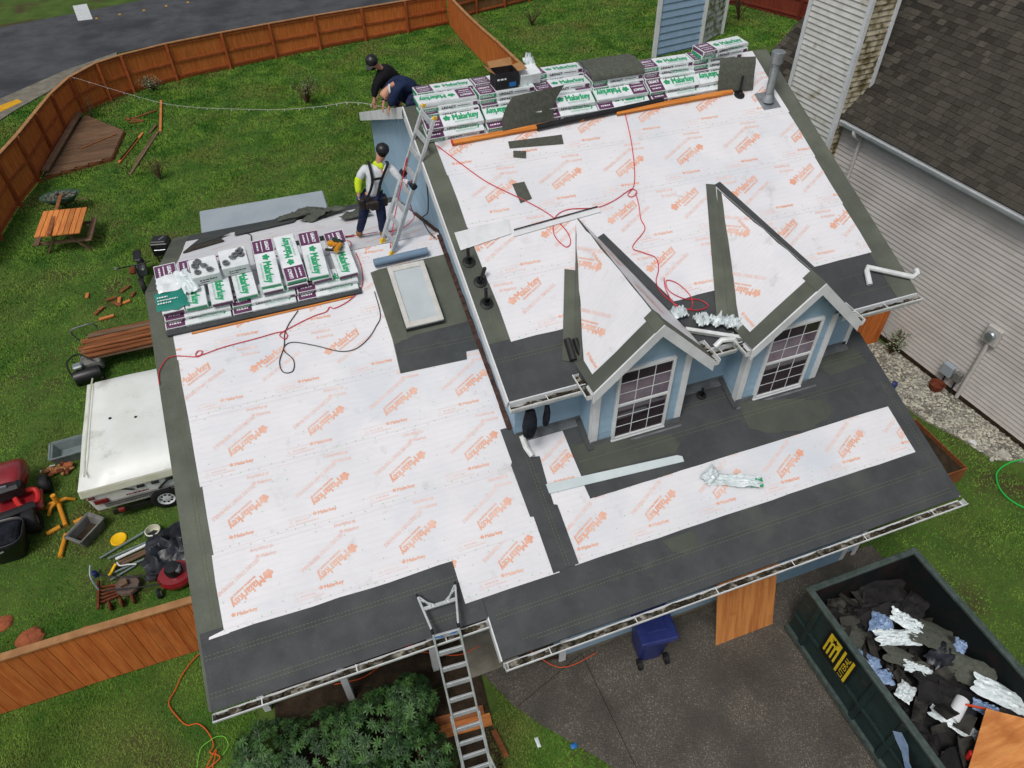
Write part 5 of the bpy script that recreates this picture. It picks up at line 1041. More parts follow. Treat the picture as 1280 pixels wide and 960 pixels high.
def crouching():
    t = thing('person', 'person in black jacket and cap reaching down behind the navy hoodie', 'person', (4.85,8.55,6.5))
    pel = Vector((4.98,8.55,6.80)); ch = Vector((4.76,8.48,7.14)); nk = Vector((4.62,8.44,7.30)); hd = Vector((4.50,8.40,7.38))
    sl, sr = Vector((4.60,8.32,7.20)), Vector((4.80,8.66,7.20)); el, er = Vector((4.44,8.22,7.02)), Vector((4.72,8.74,6.95)); wl_, wr_ = Vector((4.40,8.20,6.84)), Vector((4.56,8.66,6.80))
    hl, hr = Vector((4.94,8.44,6.78)), Vector((4.98,8.66,6.76)); kl, kr = Vector((4.74,8.38,6.76)), Vector((4.80,8.74,6.68)); al, ar = Vector((4.92,8.40,6.58)), Vector((4.98,8.72,6.48)); fl, fr_ = Vector((4.84,8.40,6.56)), Vector((4.90,8.72,6.45))
    V_ = {'pel':(pel,(.09,.08)),'ch':(ch,(.07,.07)),'nk':(nk,.048),'hd':(hd,(.088,.096)),'ht':(hd+Vector((-.015,-.01,.085)),(.07,.08)),'sl':(sl,.045),'el':(el,.036),'wl':(wl_,.03),'sr':(sr,.045),'er':(er,.036),'wr':(wr_,.03),
          'hl':(hl,.095),'kl':(kl,.065),'al':(al,.045),'fl':(fl,.042),'hr':(hr,.095),'kr':(kr,.065),'ar':(ar,.045),'fr':(fr_,.042)}
    E_ = [('pel','ch'),('ch','nk'),('nk','hd'),('hd','ht'),('ch','sl'),('sl','el'),('el','wl'),('ch','sr'),('sr','er'),('er','wr'),('pel','hl'),('hl','kl'),('kl','al'),('al','fl'),('pel','hr'),('hr','kr'),('kr','ar'),('ar','fr')]
    hand(V_, E_, 'wl', (-.05,-.05,-1), (1,0,0), 'L', .4); hand(V_, E_, 'wr', (-.4,0,-1), (0,1,0), 'R', .4)
    skin_part('body', V_, E_, 'skin', t)
    skin_part('jacket', {'a':(pel+Vector((0,0,.04)),(.17,.16)),'b':(ch,(.20,.17)),'c':(nk-Vector((-.02,0,.03)),.10),'sl':(sl,.11),'sr':(sr,.11),'el':(el,.078),'er':(er,.078),'wl':(wl_+(el-wl_)*.2,.048),'wr':(wr_+(er-wr_)*.2,.048)},
              [('a','b'),('b','c'),('b','sl'),('b','sr'),('sl','el'),('el','wl'),('sr','er'),('er','wr')], 'black_hoodie', t)
    skin_part('trousers', {'a':(pel,(.15,.14)),'hl':(hl,.115),'kl':(kl,.085),'al':(al+(kl-al)*.2,.065),'hr':(hr,.115),'kr':(kr,.085),'ar':(ar+(kr-ar)*.2,.065)}, [('a','hl'),('hl','kl'),('kl','al'),('a','hr'),('hr','kr'),('kr','ar')], 'navy_cloth', t)
    for f in (fl, fr_): skin_part('boot', {'a':(f+Vector((.09,0,.02)),.056),'b':(f,.05),'c':(f-Vector((.09,0,.0)),.042)}, [('a','b'),('b','c')], 'leather', t)
    head(t, hd+Vector((-.01,0,.03)), (-.6,-.7,-.45), (-.1,-.25,1), 'hair_dark', cap='black_plastic', beard=True)
crouching()
# ================================================================ NEIGHBOURS AND FENCES
NB = thing('neighbour_house', 'grey sided neighbouring house with brown shingle roof and tall boxed chimney', 'house', (16.2,4.0,0))
_ny = math.radians(5.0); ND = Vector((-math.sin(_ny), math.cos(_ny), 0)); NO = Vector((-math.cos(_ny), -math.sin(_ny), 0)); N0 = Vector((16.24,2.0,0))
NP = lambda u, out, z: N0+ND*u+NO*out+Vector((0,0,z))
mb = MB(); mb.prism([NP(-9,-.02,0),NP(9.5,-.02,0),NP(9.5,-.02,4.75),NP(-9,-.02,4.75)], NO*-.2); nw = mb.build('wall', 'vinyl', NB)
def lap3(parent, pa, pb, z0, z1, out, m, th=.021, nm='siding_board'):
    mb = MB(); v = []
    for q in (pa, pb):
        for z, d in ((z0,0),(z0,th),(z1,.003),(z1,0)): v.append(Vector((q.x,q.y,z))+out*d)
    mb.add(v, [(0,1,2,3),(7,6,5,4),(0,4,5,1),(1,5,6,2),(2,6,7,3),(3,7,4,0)]); return mb.build(nm, m, parent)
z = .12
while z < 4.6: lap3(nw, NP(-9,-.018,0), NP(9.5,-.018,0), z, z+.115, NO, 'vinyl'); z += .115
mb = MB(); mb.prism([NP(-9,.0,0),NP(9.5,.0,0),NP(9.5,.0,.12),NP(-9,.0,.12)], NO*.02); mb.build('foundation', 'soil', NB)
# roof: eave along the wall, slope rising away
EZ, KO, KS = 4.62, .22, .88; NRn = (NO*KS+Vector((0,0,1))).normalized()
NR = lambda u, t, h=0: NP(u, KO, EZ)-NO*(t/math.hypot(1,KS))+Vector((0,0,t*KS/math.hypot(1,KS)))+NRn*h
mb = MB(); mb.prism([NR(-9,0,-.12),NR(9.75,0,-.12),NR(9.75,8.5,-.12),NR(-9,8.5,-.12)], NRn*.115); nr = mb.build('roof', 'shingle_base', NB)
# shingles, tab by tab: the ones that show largest as parts, the rest joined
tabs = []; EXP = .145
_camp = Vector((2.4177,-4.6962,12.1333)); rgn = random.Random(11); k = 0; t = 0.0
while t < 8.4:
    u = -3.5-rgn.uniform(0,.3)
    while u < 9.7:
        w_ = rgn.choice((.16,.2,.26,.33)); tabs.append((u, t, min(w_, 9.73-u), rgn.uniform(.004,.012))); u += w_
    t += EXP
def tab_vis(q):
    c = NR(q[0]+q[2]/2, q[1]+.07); d = c-_camp; w_ = d.dot(_f); ux = 640+897.86*d.dot(_r)/w_; uy = 480-897.86*d.dot(_u)/w_
    return (-10 < ux < 1290 and -10 < uy < 970), d.length, ux, uy
_vis = [(tab_vis(q), q) for q in tabs]
def chim_hidden(v): return v[2] < 1120 and v[3] < 110
front = sorted([(v[1]-q[2]*9, i) for i, (v, q) in enumerate(_vis) if v[0] and not chim_hidden(v)])[:300]; fs = set(i for _, i in front)
def tab_mesh(mb, q):
    u0, t0, w_, h = q; mb.add([NR(u0+.004,t0,.006),NR(u0+w_-.004,t0,.006),NR(u0+w_-.004,t0+EXP+.02,-.001),NR(u0+.004,t0+EXP+.02,-.001),NR(u0+.004,t0,.006+h),NR(u0+w_-.004,t0,.006+h),NR(u0+w_-.004,t0+EXP+.02,.003),NR(u0+.004,t0+EXP+.02,.003)],
        [(0,3,2,1),(4,5,6,7),(0,1,5,4),(1,2,6,5),(2,3,7,6),(3,0,4,7)])
rest = [MB(), MB(), MB()]
for i, (v, q) in enumerate(_vis):
    if i in fs: mb = MB(); tab_mesh(mb, q); mb.build('shingle', 'shingle_brown', nr)
    else: tab_mesh(rest[rgn.randrange(3)], q)
_sr = [mat('shingle_r%d' % k, srgb(*a), srgb(*b), 30, .9, bump=.6, bscale=80) for k, (a, b) in enumerate((((48,45,41),(58,55,50)),((60,57,52),(72,68,61)),((72,68,61),(90,85,76))))]
for k in range(3): rest[k].build('far_shingles', 'shingle_r%d' % k, nr, kind='stuff')
mb = MB(); mb.prism([NP(-9,KO-.06,EZ-.2),NP(9.75,KO-.06,EZ-.2),NP(9.75,KO-.06,EZ-.03),NP(-9,KO-.06,EZ-.03)], NO*.02); mb.build('fascia_board', 'white_paint', NB)
gp = [(0,0),(0,-.1),(.09,-.1),(.12,-.02),(.12,.012),(.105,.012),(.105,-.02),(.085,-.094),(.006,-.094),(.006,0)]
mb = MB(); mb.prism([NP(-9,KO-.035+a,EZ-.03+b) for a, b in gp], ND*15.4); mb.build('gutter', 'white_paint', NB)
# boxed chimney
u0, u1 = 6.52, 8.22; ox = .30; dp = .78; ZT = 9.6
mb = MB(); mb.prism([NP(u0,ox,0),NP(u1,ox,0),NP(u1,ox,ZT),NP(u0,ox,ZT)], NO*-dp); cb = mb.build('chimney', 'vinyl_white', NB, label='tall white sided chimney box streaked with dirt')
z = .2
while z < ZT-.1:
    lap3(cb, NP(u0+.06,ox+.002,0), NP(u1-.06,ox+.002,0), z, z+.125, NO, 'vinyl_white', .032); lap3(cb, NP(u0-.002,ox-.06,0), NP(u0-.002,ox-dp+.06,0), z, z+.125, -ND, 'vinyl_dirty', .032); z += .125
for uu, oo in ((u0,ox),(u1,ox),(u0,ox-dp)):
    mb = MB(); mb.obox(NP(uu,oo,ZT/2)+Vector((0,0,0)), (.1,.1,ZT), ND, (0,0,1)); mb.build('corner_trim', 'white_paint', cb)
mb = MB(); mb.tube(smooth_path([NP(5.95,KO+.02,EZ-.12),NP(5.93,KO+.02,EZ-.22),NP(5.88,.06,EZ-.38),NP(5.86,.05,EZ-.6),NP(5.86,.05,.1)],4), .045, 8); mb.build('downspout', 'meter_white', NB, smooth=True)
# meter, conduit, small boxes
mb = MB(); mb.prism([NP(.78,.012,1.72),NP(1.12,.012,1.72),NP(1.12,.012,2.16),NP(.78,.012,2.16)], NO*.11); mt_ = mb.build('electric_meter', 'meter_white', NB, bevel=.02, label='pale electric meter box on the grey siding')
mb = MB(); mb.lathe([(.11,0),(.11,.05),(.085,.08),(0,.085)], NP(.95,.122,1.96), 18, NO); mb.build('meter_glass', 'galv', mt_, smooth=True)
mb = MB(); mb.tube([NP(.95,.07,1.72),NP(.95,.07,.05)], .045, 10); mb.build('conduit', 'meter_white', mt_, smooth=True)
for uu, zz, a, b, m, nm in ((1.42,.55,.28,.3,'slab_grey','utility_box'),(1.14,.55,.16,.24,'tub_grey','junction_box')):
    mb = MB(); mb.prism([NP(uu-a/2,.012,zz-b/2),NP(uu+a/2,.012,zz-b/2),NP(uu+a/2,.012,zz+b/2),NP(uu-a/2,.012,zz+b/2)], NO*.14); q = mb.build(nm, m, NB, bevel=.015)
    mb = MB(); mb.tube([NP(uu,.06,zz-b/2),NP(uu,.06,.03)], .02, 8); mb.build('conduit', 'black_rubber', q, smooth=True)
# blue neighbouring building behind the ridge stack
BB = thing('blue_house', 'pale blue sided building with white corner trim behind the ridge stack', 'house', (21.5,25.5,0))
mb = MB(); mb.prism([(19.75,24.75,0),(22.3,25.1,0),(24.2,26.3,0),(21.6,26.4,0)], (0,0,4.3)); bw = mb.build('wall', 'wall_blue', BB)
fa, fb, fc = Vector((19.75,24.75,0)), Vector((22.3,25.1,0)), Vector((24.2,26.3,0))
for (a, b, m) in ((fa, fb, 'lap_blue'), (fb, fc, 'blue_dirty')):
    d = (b-a).normalized(); out = Vector((d.y,-d.x,0)); z = .1
    while z < 4.2: lap3(bw, a+d*.08+out*.003, b-d*.08+out*.003, z, z+.3, out, m, .045); z += .3
for p in (fa, fb, fc): mb = MB(); mb.box((p.x-.09,p.y-.09,0),(p.x+.09,p.y+.03,4.3)); mb.build('corner_trim', 'white_paint', BB)
# ---- fences
FP = [(-6.5,16.9),(-6.16,18.76),(-5.82,20.78),(-5.39,22.3),(-5.12,24.49),(-4.78,26.31),(-4.27,27.9),(-3.28,28.84),(-2.38,29.36),(-.62,30.04),(1.65,30.60),(3.72,31.05),(5.79,31.45),(8.01,31.78),(10.17,32.1),(12.35,32.49)]
def fence(name, label, pts, h, m, bw_=.14, rails=(.12,.5,.95), single=False, side=1, cap=True, frame_m='fence_frame', post=True, th=.018):
    t = thing(name, label, 'fence', (pts[0][0], pts[0][1], 0)); rgx = random.Random(len(pts))
    hs = h if isinstance(h, (list, tuple)) else [h]*len(pts)
    for i in range(len(pts)-1):
        a = Vector((*pts[i],0)); b = Vector((*pts[i+1],0)); d = (b-a); L = d.length; d /= L; n = Vector((-d.y,d.x,0))*side; h0, h1 = hs[i], hs[i+1]
        k = max(1, int(L/bw_)); mb = MB()
        for j in range(k):
            p = a+d*(L*j/k+.004); q = a+d*(L*(j+1)/k-.004); zt0 = h0+(h1-h0)*j/k+(rgx.uniform(-.006,.006) if not cap else 0); off = n*rgx.uniform(0,.006)
            if single: mb = MB()
            mb.prism([p+off+Vector((0,0,.04)), q+off+Vector((0,0,.04)), q+off+Vector((0,0,zt0)), p+off+Vector((0,0,zt0))], n*th)
            if single: mb.build('board', m, t)
        if not single: mb.build('board_bay', m, t, kind='stuff')
        for r in rails:
            mb = MB(); mb.bar(a-n*.022+Vector((0,0,h0*r)), b-n*.022+Vector((0,0,h1*r)), .038, .085); mb.build('rail', frame_m, t)
        if cap: mb = MB(); mb.bar(a-n*.005+Vector((0,0,h0+.018)), b-n*.005+Vector((0,0,h1+.018)), .13, .032); mb.build('cap_rail', 'fence_top', t)
        if post:
            mb = MB(); mb.box((a.x-.05-n.x*.06,a.y-.05-n.y*.06,0),(a.x+.05-n.x*.06,a.y+.05-n.y*.06,h0-.003)); mb.build('post', frame_m, t)
    return t
fence('wood_fence', 'stained wood fence curving along the left of the back yard', FP[:7], [1.62,1.64,1.66,1.66,1.5,1.45,1.42], 'fence_red')
fence('wood_fence', 'stained wood fence along the road side of the back yard', FP[6:], [1.42,1.52,1.53,1.53,1.52,1.5,1.48,1.46,1.44,1.42], 'fence_red')
fence('wood_fence', 'stained wood fence running from the back corner toward the house', [(12.40,32.4),(12.36,30.77),(12.36,29.04),(12.40,27.20),(12.5,25.2),(12.55,22.5)], 1.42, 'fence_red', side=-1)
fence('wood_fence', 'dull brown wood fence beyond the back corner', [(12.6,32.9),(14.14,33.47),(15.82,33.9),(17.4,34.4),(20,35.0),(24,35.6)], 1.4, 'fence_old', cap=False)
fence('wood_fence', 'dark red wood fence behind the blue building', [(24.3,31.2),(27.3,29.6),(28.7,26.4),(29.5,23)], 1.9, 'fence_dark', side=1, cap=False, frame_m='fence_dark')
fence('wood_fence', 'near stained wood fence of wide boards at lower left', [(-6.5,2.72),(-4.35,2.70),(-2.2,2.72),(.28,2.70)], 1.52, 'fence_red', bw_=.185, single=True, side=-1, rails=(.15,.85))
fence('side_gate_fence', 'orange brown wood fence between the two houses', [(11.02,5.6),(13.4,5.4),(15.72,5.22)], 1.36, 'fence_red', bw_=.15, single=True, side=-1, rails=(.15,.85), cap=False)
# planter boxes at the right of the house
def planter(c, l, w_, h, label):
    t = thing('planter_box', label, 'planter', (c[0],c[1],0)); x, y = c
    for a, b in (((x-l/2,y-w_/2),(x+l/2,y-w_/2+.03)),((x-l/2,y+w_/2-.03),(x+l/2,y+w_/2)),((x-l/2,y-w_/2+.03),(x-l/2+.03,y+w_/2-.03)),((x+l/2-.03,y-w_/2+.03),(x+l/2,y+w_/2-.03))):
        mb = MB(); mb.box((*a,0),(*b,h)); mb.build('side_board', 'cedar_brown', t)
    mb = MB(); mb.box((x-l/2+.03,y-w_/2+.03,0),(x+l/2-.03,y+w_/2-.03,h-.1)); mb.build('soil_fill', 'soil', t)
planter((13.9,1.75),.9,1.5,.42,'brown wooden planter box beside the right rake')
# ================================================================ THE YARD
U = Vector((0,0,1))
def V(*a): return Vector(a)
# ---- folded camper trailer
def camper():
    x0, x1, y0, y1 = -2.72, .12, 6.12, 9.35; t = thing('camper_trailer', 'white folded camper trailer parked beside the left rake', 'trailer', (-1.3,7.7,0))
    def shell(z0, z1, ins0, ins1, nm, m, bev, crown=0):
        mb = MB(); a = [(x0+ins0,y0+ins0),(x1-ins0,y0+ins0),(x1-ins0,y1-ins0),(x0+ins0,y1-ins0)]; b = [(x0+ins1,y0+ins1),(x1-ins1,y0+ins1),(x1-ins1,y1-ins1),(x0+ins1,y1-ins1)]
        mb.add([(x,y,z0) for x,y in a]+[(x,y,z1) for x,y in b], [(0,3,2,1),(4,5,6,7),(0,1,5,4),(1,2,6,5),(2,3,7,6),(3,0,4,7)]); o = mb.build(nm, m, t); b_ = o.modifiers.new('bevel','BEVEL'); b_.width = bev; b_.segments = 3; return o
    body = shell(.36, .92, .10, .05, 'body', 'camper_white', .05)
    shell(.905, 1.12, .0, .03, 'roof_skirt', 'camper_cream', .04)
    # roof: softly crowned top
    mb = MB(); n = 10
    for j in range(n+1):
        for i in range(n+1):
            a, b = i/n, j/n; e = min(a,1-a,b,1-b); mb.v.append((x0+.03+(x1-x0-.06)*a, y0+.03+(y1-y0-.06)*b, 1.12+.30*(1-(1-min(1,e*6))**2.4)+.03*noise.noise((a*3,b*3,2))))
    for j in range(n):
        for i in range(n): k = j*(n+1)+i; mb.f.append((k,k+1,k+n+2,k+n+1))
    mb.build('roof', 'camper_white', t, smooth=True, ang=70)
    mb = MB(); mb.tube([(x0+.24,y0+.16,1.36),(x0+.25,y0+.6,1.425),(x0+.25,y1-.6,1.425),(x0+.24,y1-.16,1.36)], .018, 6); mb.build('roof_seam', 'camper_cream', t)
    for k, zz in enumerate((.47,.53,.59)): mb = MB(); mb.box((x0+.3,y0+.076-.012*k-.012,zz),(x1-.1,y0+.085,zz+.02)); mb.build('body_stripe', 'tub_grey', t)
    mb = MB(); mb.box((x0+.16,y0+.04,.62),(x0+.42,y0+.075,.74)); mb.build('tail_light', 'red_lens', t, bevel=.01); mb = MB(); mb.box((x0+.10,y0+.03,.80),(x0+.22,y0+.07,.86)); mb.build('marker_light', 'red_lens', t, bevel=.01)
    for k in range(3): mb = MB(); mb.box((x0+1.0+k*.27,y0+.03,.80),(x0+1.14+k*.27,y0+.068,.87)); mb.build('latch', 'black_plastic', t, bevel=.008)
    p = Print(); p.bars(0, 0, .42, .035, 4); p.lay(lambda a, b, h: V(x0+.75+a, y0+.058, .66+b), 0, 'body_lettering', 'red_lens', t, kind='stuff')
    # wheel
    c = V(-1.33,6.22,.30)
    mb = MB(); mb.lathe([(.17,-.09),(.25,-.095),(.295,-.07),(.30,0),(.295,.07),(.25,.095),(.17,.09)], c, 28, (0,1,0)); wh = mb.build('wheel', 'black_rubber', t, smooth=True)
    mb = MB(); mb.lathe([(.175,-.085),(.16,-.09),(.13,-.06),(.06,-.075),(.0,-.075)], c, 24, (0,1,0)); mb.build('rim', 'white_paint', wh, smooth=True)
    for k in range(8): a = k*math.pi/4; mb = MB(); mb.cyl(c+V(.105*math.cos(a),-.068,.105*math.sin(a)), c+V(.105*math.cos(a),-.076,.105*math.sin(a)), .022, n=8); mb.build('rim_hole', 'black_plastic', wh)
    mb = MB(); mb.lathe([(.36,-.02),(.38,-.04),(.38,.1),(.36,.1)], c+V(0,.06,.02), 28, (0,1,0)); mb.build('wheel_arch', 'black_plastic', t, smooth=True)
    mb = MB(); mb.bar((x0+.35,y0+.1,.22),(x1,y0+.1,.30), .06, .08); mb.build('step_bar', 'black_plastic', t); mb = MB(); mb.obox((x0+.55,y0+.02,.34), (.14,.06,.12), (1,0,0)); mb.build('reflector', 'red_lens', t, bevel=.02)
    mb = MB(); mb.tube(smooth_path([(x0+1.35,y0+.06,.62),(x0+1.6,y0+.02,.85),(x0+1.9,y0+.0,1.0),(x0+2.3,y0+.03,1.08)]), .02, 6); mb.build('lift_strap', 'black_rubber', t, smooth=True); mb = MB(); mb.tube([(x0+.65,y0+.05,.93),(x0+.95,y0+.03,.80)], .014, 6); mb.build('lift_strap', 'black_rubber', t)
    for x, y in ((-1.55,7.55),(-2.05,7.7)): mb = MB(); mb.lathe([(.03,0),(.03,.02),(0,.025)], (x,y,1.405), 10); mb.build('roof_vent', 'black_plastic', t, smooth=True)
camper()
crumpled('dark_cloth', 'small dark cloth scrap on the camper roof beside the rake', 'cloth', (-.42,8.35,1.40), .25, .12, .06, 41, 'black_cloth')
# ---- timber in the yard
def pile(name, cat, group, specs, m, h=.05, w_=.09):
    for k, (a, b, z, label) in enumerate(specs):
        plank(name, label, (*a, z), (*b, z+.02*(k%2)), w_*random.Random(k).uniform(.7,1.3), h*random.Random(k+9).uniform(.7,1.2), (0,0,1), m, cat, group)
_lp = thing('lumber_rack', 'metal stand under the pile of old boards by the camper', 'rack', (-2.6,11.7,0))
for x in (-3.1,-1.6):
    for y in (11.3,12.1): mb = MB(); mb.bar((x,y,0),(x,y,.36), .05, .05, (1,0,0)); mb.build('leg', 'black_plastic', _lp)
    mb = MB(); mb.bar((x,11.2,.38),(x,12.2,.38), .05, .05); mb.build('bearer', 'black_plastic', _lp)
mb = MB(); mb.tube(smooth_path([(-3.45,12.5,.1),(-3.5,12.4,.5),(-3.2,12.45,.55),(-2.95,12.5,.5),(-2.95,12.5,.1)],4), .02, 6); mb.build('handle', 'grey_metal', _lp, smooth=True)
rgp = random.Random(21)
for k in range(13):
    y = 11.2+k%7*.155; z = .43+.07*(k//7)+rgp.uniform(0,.02); xa = -3.3+rgp.uniform(0,.35); plank('old_board', 'weathered board in the pile by the camper, %s from the near side, %s row' % (ORD[k%7], 'upper' if k >= 7 else 'lower'), (xa, y+rgp.uniform(-.03,.03), z), (-.6+rgp.uniform(-.3,.3), y+rgp.uniform(-.03,.03), z), rgp.uniform(.08,.15), .05, U, 'cedar_brown' if rgp.random() < .75 else 'cedar_grey', 'board', 'old boards piled by the camper')
for k, (x, y, a, l) in enumerate(((-3.05,13.75,.9,.35),(-2.85,13.35,.1,.38),(-2.55,14.0,1.5,.36),(-2.75,14.2,.2,.3),(-2.4,14.55,.8,.34),(-2.35,13.9,.4,.2),(-3.4,14.6,1.5,.22),(-2.6,13.9,2.4,.3),(-2.2,14.2,1.2,.2))):
    plank('wood_offcut', ['wood sliver left of the offcut scatter','flat wood offcut nearest the board pile','bright orange wood offcut in the middle of the scatter','thin brown offcut behind the bright one','offcut at the back of the scatter','short block right of the scatter','lone orange block left of the scatter on the grass','brown offcut leaning on the bright one','short stub at right end of the scatter'][k], (x-math.cos(a)*l/2,y-math.sin(a)*l/2,.04), (x+math.cos(a)*l/2,y+math.sin(a)*l/2,.05), .09, .05, U, 'cedar_new' if k in (1,2,5,6) else 'cedar_brown', 'wood offcut', 'wood offcuts scattered on the lawn')
# ---- dark corner deck of planks
dk = thing('corner_deck', 'low weathered plank deck in the fence corner', 'deck', (-3.8,24.6,0)); out = [(-4.18,27.45),(-2.66,25.3),(-3.02,23.1),(-5.2,22.4)]
def clipx(y, poly):
    xs = []
    for i in range(len(poly)):
        (xa, ya), (xb, yb) = poly[i], poly[(i+1)%len(poly)]
        if (ya-y)*(yb-y) < 0: xs.append(xa+(xb-xa)*(y-ya)/(yb-ya))
    return (min(xs), max(xs)) if len(xs) > 1 else None
y = 22.5
while y < 27.4:
    q = clipx(y+.07, out)
    if q and q[1]-q[0] > .15: mb = MB(); mb.bar((q[0],y+.07,.13),(q[1],y+.07,.13), .125, .035); mb.build('plank', 'deck_wood', dk)
    y += .142
for a, b in ((out[0],out[1]),(out[1],out[2]),(out[2],out[3])): mb = MB(); mb.bar((*a,.055),(*b,.055), .04, .11); mb.build('skirt_board', 'cedar_brown', dk)
mb = MB(); mb.bar((-5.12,22.6,.26),(-4.3,27.4,.26), .22, .06); mb.build('edge_board', 'cedar_grey', dk)
plank('loose_batten', 'dark loose batten lying on the corner deck', (-4.1,24.2,.165), (-2.9,25.0,.165), .06, .03, U, 'cedar_brown')
for k, (a, b, m) in enumerate((((-1.30,27.97),(-1.36,24.9),'cedar_new'),((-1.45,24.9),(-2.40,21.65),'cedar_grey'),((-1.55,24.75),(-2.2,22.6),'cedar_grey'),((-2.0,25.0),(-2.8,22.74),'cedar_new'),((-2.15,24.6),(-2.75,22.9),'cedar_grey'),((-2.6,26.4),(-1.5,27.0),'cedar_brown'),((-2.66,26.65),(-1.98,26.15),'cedar_brown'),((-2.5,26.2),(-1.95,26.1),'cedar_brown'),((-1.5,25.6),(-1.75,24.9),'cedar_grey'))):
    plank('loose_lumber', ['long upright-lying timber farthest from the house among the loose lumber','long grey timber running toward the picnic table','shorter timber beside the long grey one','tan timber nearest the corner deck','short grey timber beside the tan one','brown board pointing at the fence','stubby brown board in the small heap by the deck','lowest brown board of the small heap by the deck','short grey stick between the long timbers'][k], (*a,.05), (*b,.05), .09, .05, U, m, 'timber', 'loose timbers on the lawn by the deck')
# ---- picnic table
def picnic():
    t = thing('picnic_table', 'orange stained picnic table on the left lawn', 'picnic table', (-4.0,17.7,0)); ex = V(1,-.18,0).normalized(); ey = V(.08,1,0).normalized(); c = V(-4.02,17.75,.74)
    for k in range(8): mb = MB(); mb.obox(c+ex*(-.56+k*.16), (1.5,.145,.04), ey, U); mb.build('top_plank', 'table_wood', t, bevel=.005)
    for s_ in (-1, 1):
        for e in (-1, 1): mb = MB(); q = c+ey*(.5*e); mb.bar(q+ex*(s_*.12)-U*.05, q+ex*(s_*.62)-U*.74, .045, .09, ey); mb.build('leg', 'cedar_grey', t)
        mb = MB(); mb.obox(c+ex*(s_*.74)-U*.32, (1.35,.16,.04), ey, U); mb.build('bench_seat', 'cedar_grey', t, bevel=.005)
    for e in (-1, 1): mb = MB(); q = c+ey*(.5*e); mb.bar(q-ex*.78-U*.37, q+ex*.78-U*.37, .09, .04, ey); mb.build('cross_brace', 'cedar_grey', t)
picnic()
plank('loose_board', 'reddish board lying across the picnic table toward the wheelbarrow', (-4.28,17.0,.80), (-4.22,19.7,.66), .11, .04, U, 'cedar_brown')
def wheelbarrow():
    t = thing('wheelbarrow', 'wheelbarrow heaped with rubble beyond the picnic table', 'wheelbarrow', (-4.3,19.8,0)); c = V(-4.3,19.85,.34)
    mb = MB(); v = []
    for z, sx, sy in ((0,.34,.2),(.26,.60,.36)):
        for k in range(14): a = 2*math.pi*k/14; v.append(c+V(math.cos(a)*sx, math.sin(a)*sy, z))
    mb.add(v, [(k,(k+1)%14,14+(k+1)%14,14+k) for k in range(14)]+[tuple(range(13,-1,-1))]); o = mb.build('tray', 'tray_green', t, smooth=True, ang=60); s_ = o.modifiers.new('sol','SOLIDIFY'); s_.thickness = .012
    mb = MB(); r_ = random.Random(4)
    for k in range(46): a = r_.uniform(0,6.28); q = r_.random()**.5; mb.sphere(c+V(math.cos(a)*.5*q, math.sin(a)*.28*q, .22+.07*(1-q)), r_.uniform(.03,.06), 6, (1,1,.8), .2, k)
    mb.build('rubble', 'gravel_base', t, kind='stuff')
    mb = MB(); mb.lathe([(.1,-.035),(.17,-.04),(.18,0),(.17,.04),(.1,.035)], c+V(-.1,.48,-.16), 18, (1,0,0)); mb.build('wheel', 'black_rubber', t, smooth=True)
    for s_ in (-.2,.2): mb = MB(); mb.tube([c+V(-.1+s_*.3,.48,-.15), c+V(s_,0,-.02), c+V(s_*1.6+.5,-.35,.16)], .018, 6); mb.build('handle', 'cedar_grey', t, smooth=True); mb = MB(); mb.tube([c+V(s_+.15,-.1,0), c+V(s_+.2,-.15,-.34)], .015, 6); mb.build('leg', 'black_plastic', t)
mat('tray_green', srgb(52,74,62), srgb(62,86,72), 4, .5)
wheelbarrow()
# ---- grey slab-like cover behind the wing
mb = MB(); mb.prism([(-.06,16.7,0),(3.66,16.6,0),(3.62,14.3,0),(-.05,14.2,0)], (0,0,.85)); o = mb.build('spa_cover', 'slab_grey', bevel=.03); tag(o, 'pale grey flat cover box standing behind the back eave of the wing', 'cover')
mb = MB(); mb.lathe([(.0,0),(.2,0),(.22,.15),(.12,.35),(.0,.38)], (3.95,13.9,0), 14); mb.lathe([(.1,.3),(.16,.34),(.1,.4)], (3.95,13.9,.5), 12); tag(mb.build('grill_lid', 'black_plastic', smooth=True), 'black rounded grill lid beyond the grey cover', 'grill')
# ---- dark barbecue and small bike beside the left rake
def barbecue():
    t = thing('barbecue_box', 'black boxy smoker standing beyond the left rake', 'barbecue', (-1.3,15.9,0)); c = V(-1.28,15.85,0)
    for dx in (-.2,.2):
        for dy in (-.16,.16): mb = MB(); mb.bar(c+V(dx,dy,0), c+V(dx,dy,.2), .04, .04, (1,0,0)); mb.build('leg', 'black_plastic', t)
    mb = MB(); mb.obox(c+V(0,0,.4), (.5,.42,.42), (1,-.25,0)); mb.build('firebox', 'black_plastic', t, bevel=.03); mb = MB(); mb.obox(c+V(.0,.0,.64), (.46,.4,.06), (1,-.25,0), taper=.9); mb.build('lid', 'black_plastic', t, bevel=.02)
    mb = MB(); mb.obox(c+V(.06,-.02,.675), (.2,.04,.012), (.7,.7,0)); mb.build('badge', 'galv', t); mb = MB(); mb.tube([c+V(-.2,-.24,.45), c+V(-.05,-.28,.45), c+V(.1,-.3,.45)], .015, 6); mb.build('handle', 'galv', t)
barbecue()
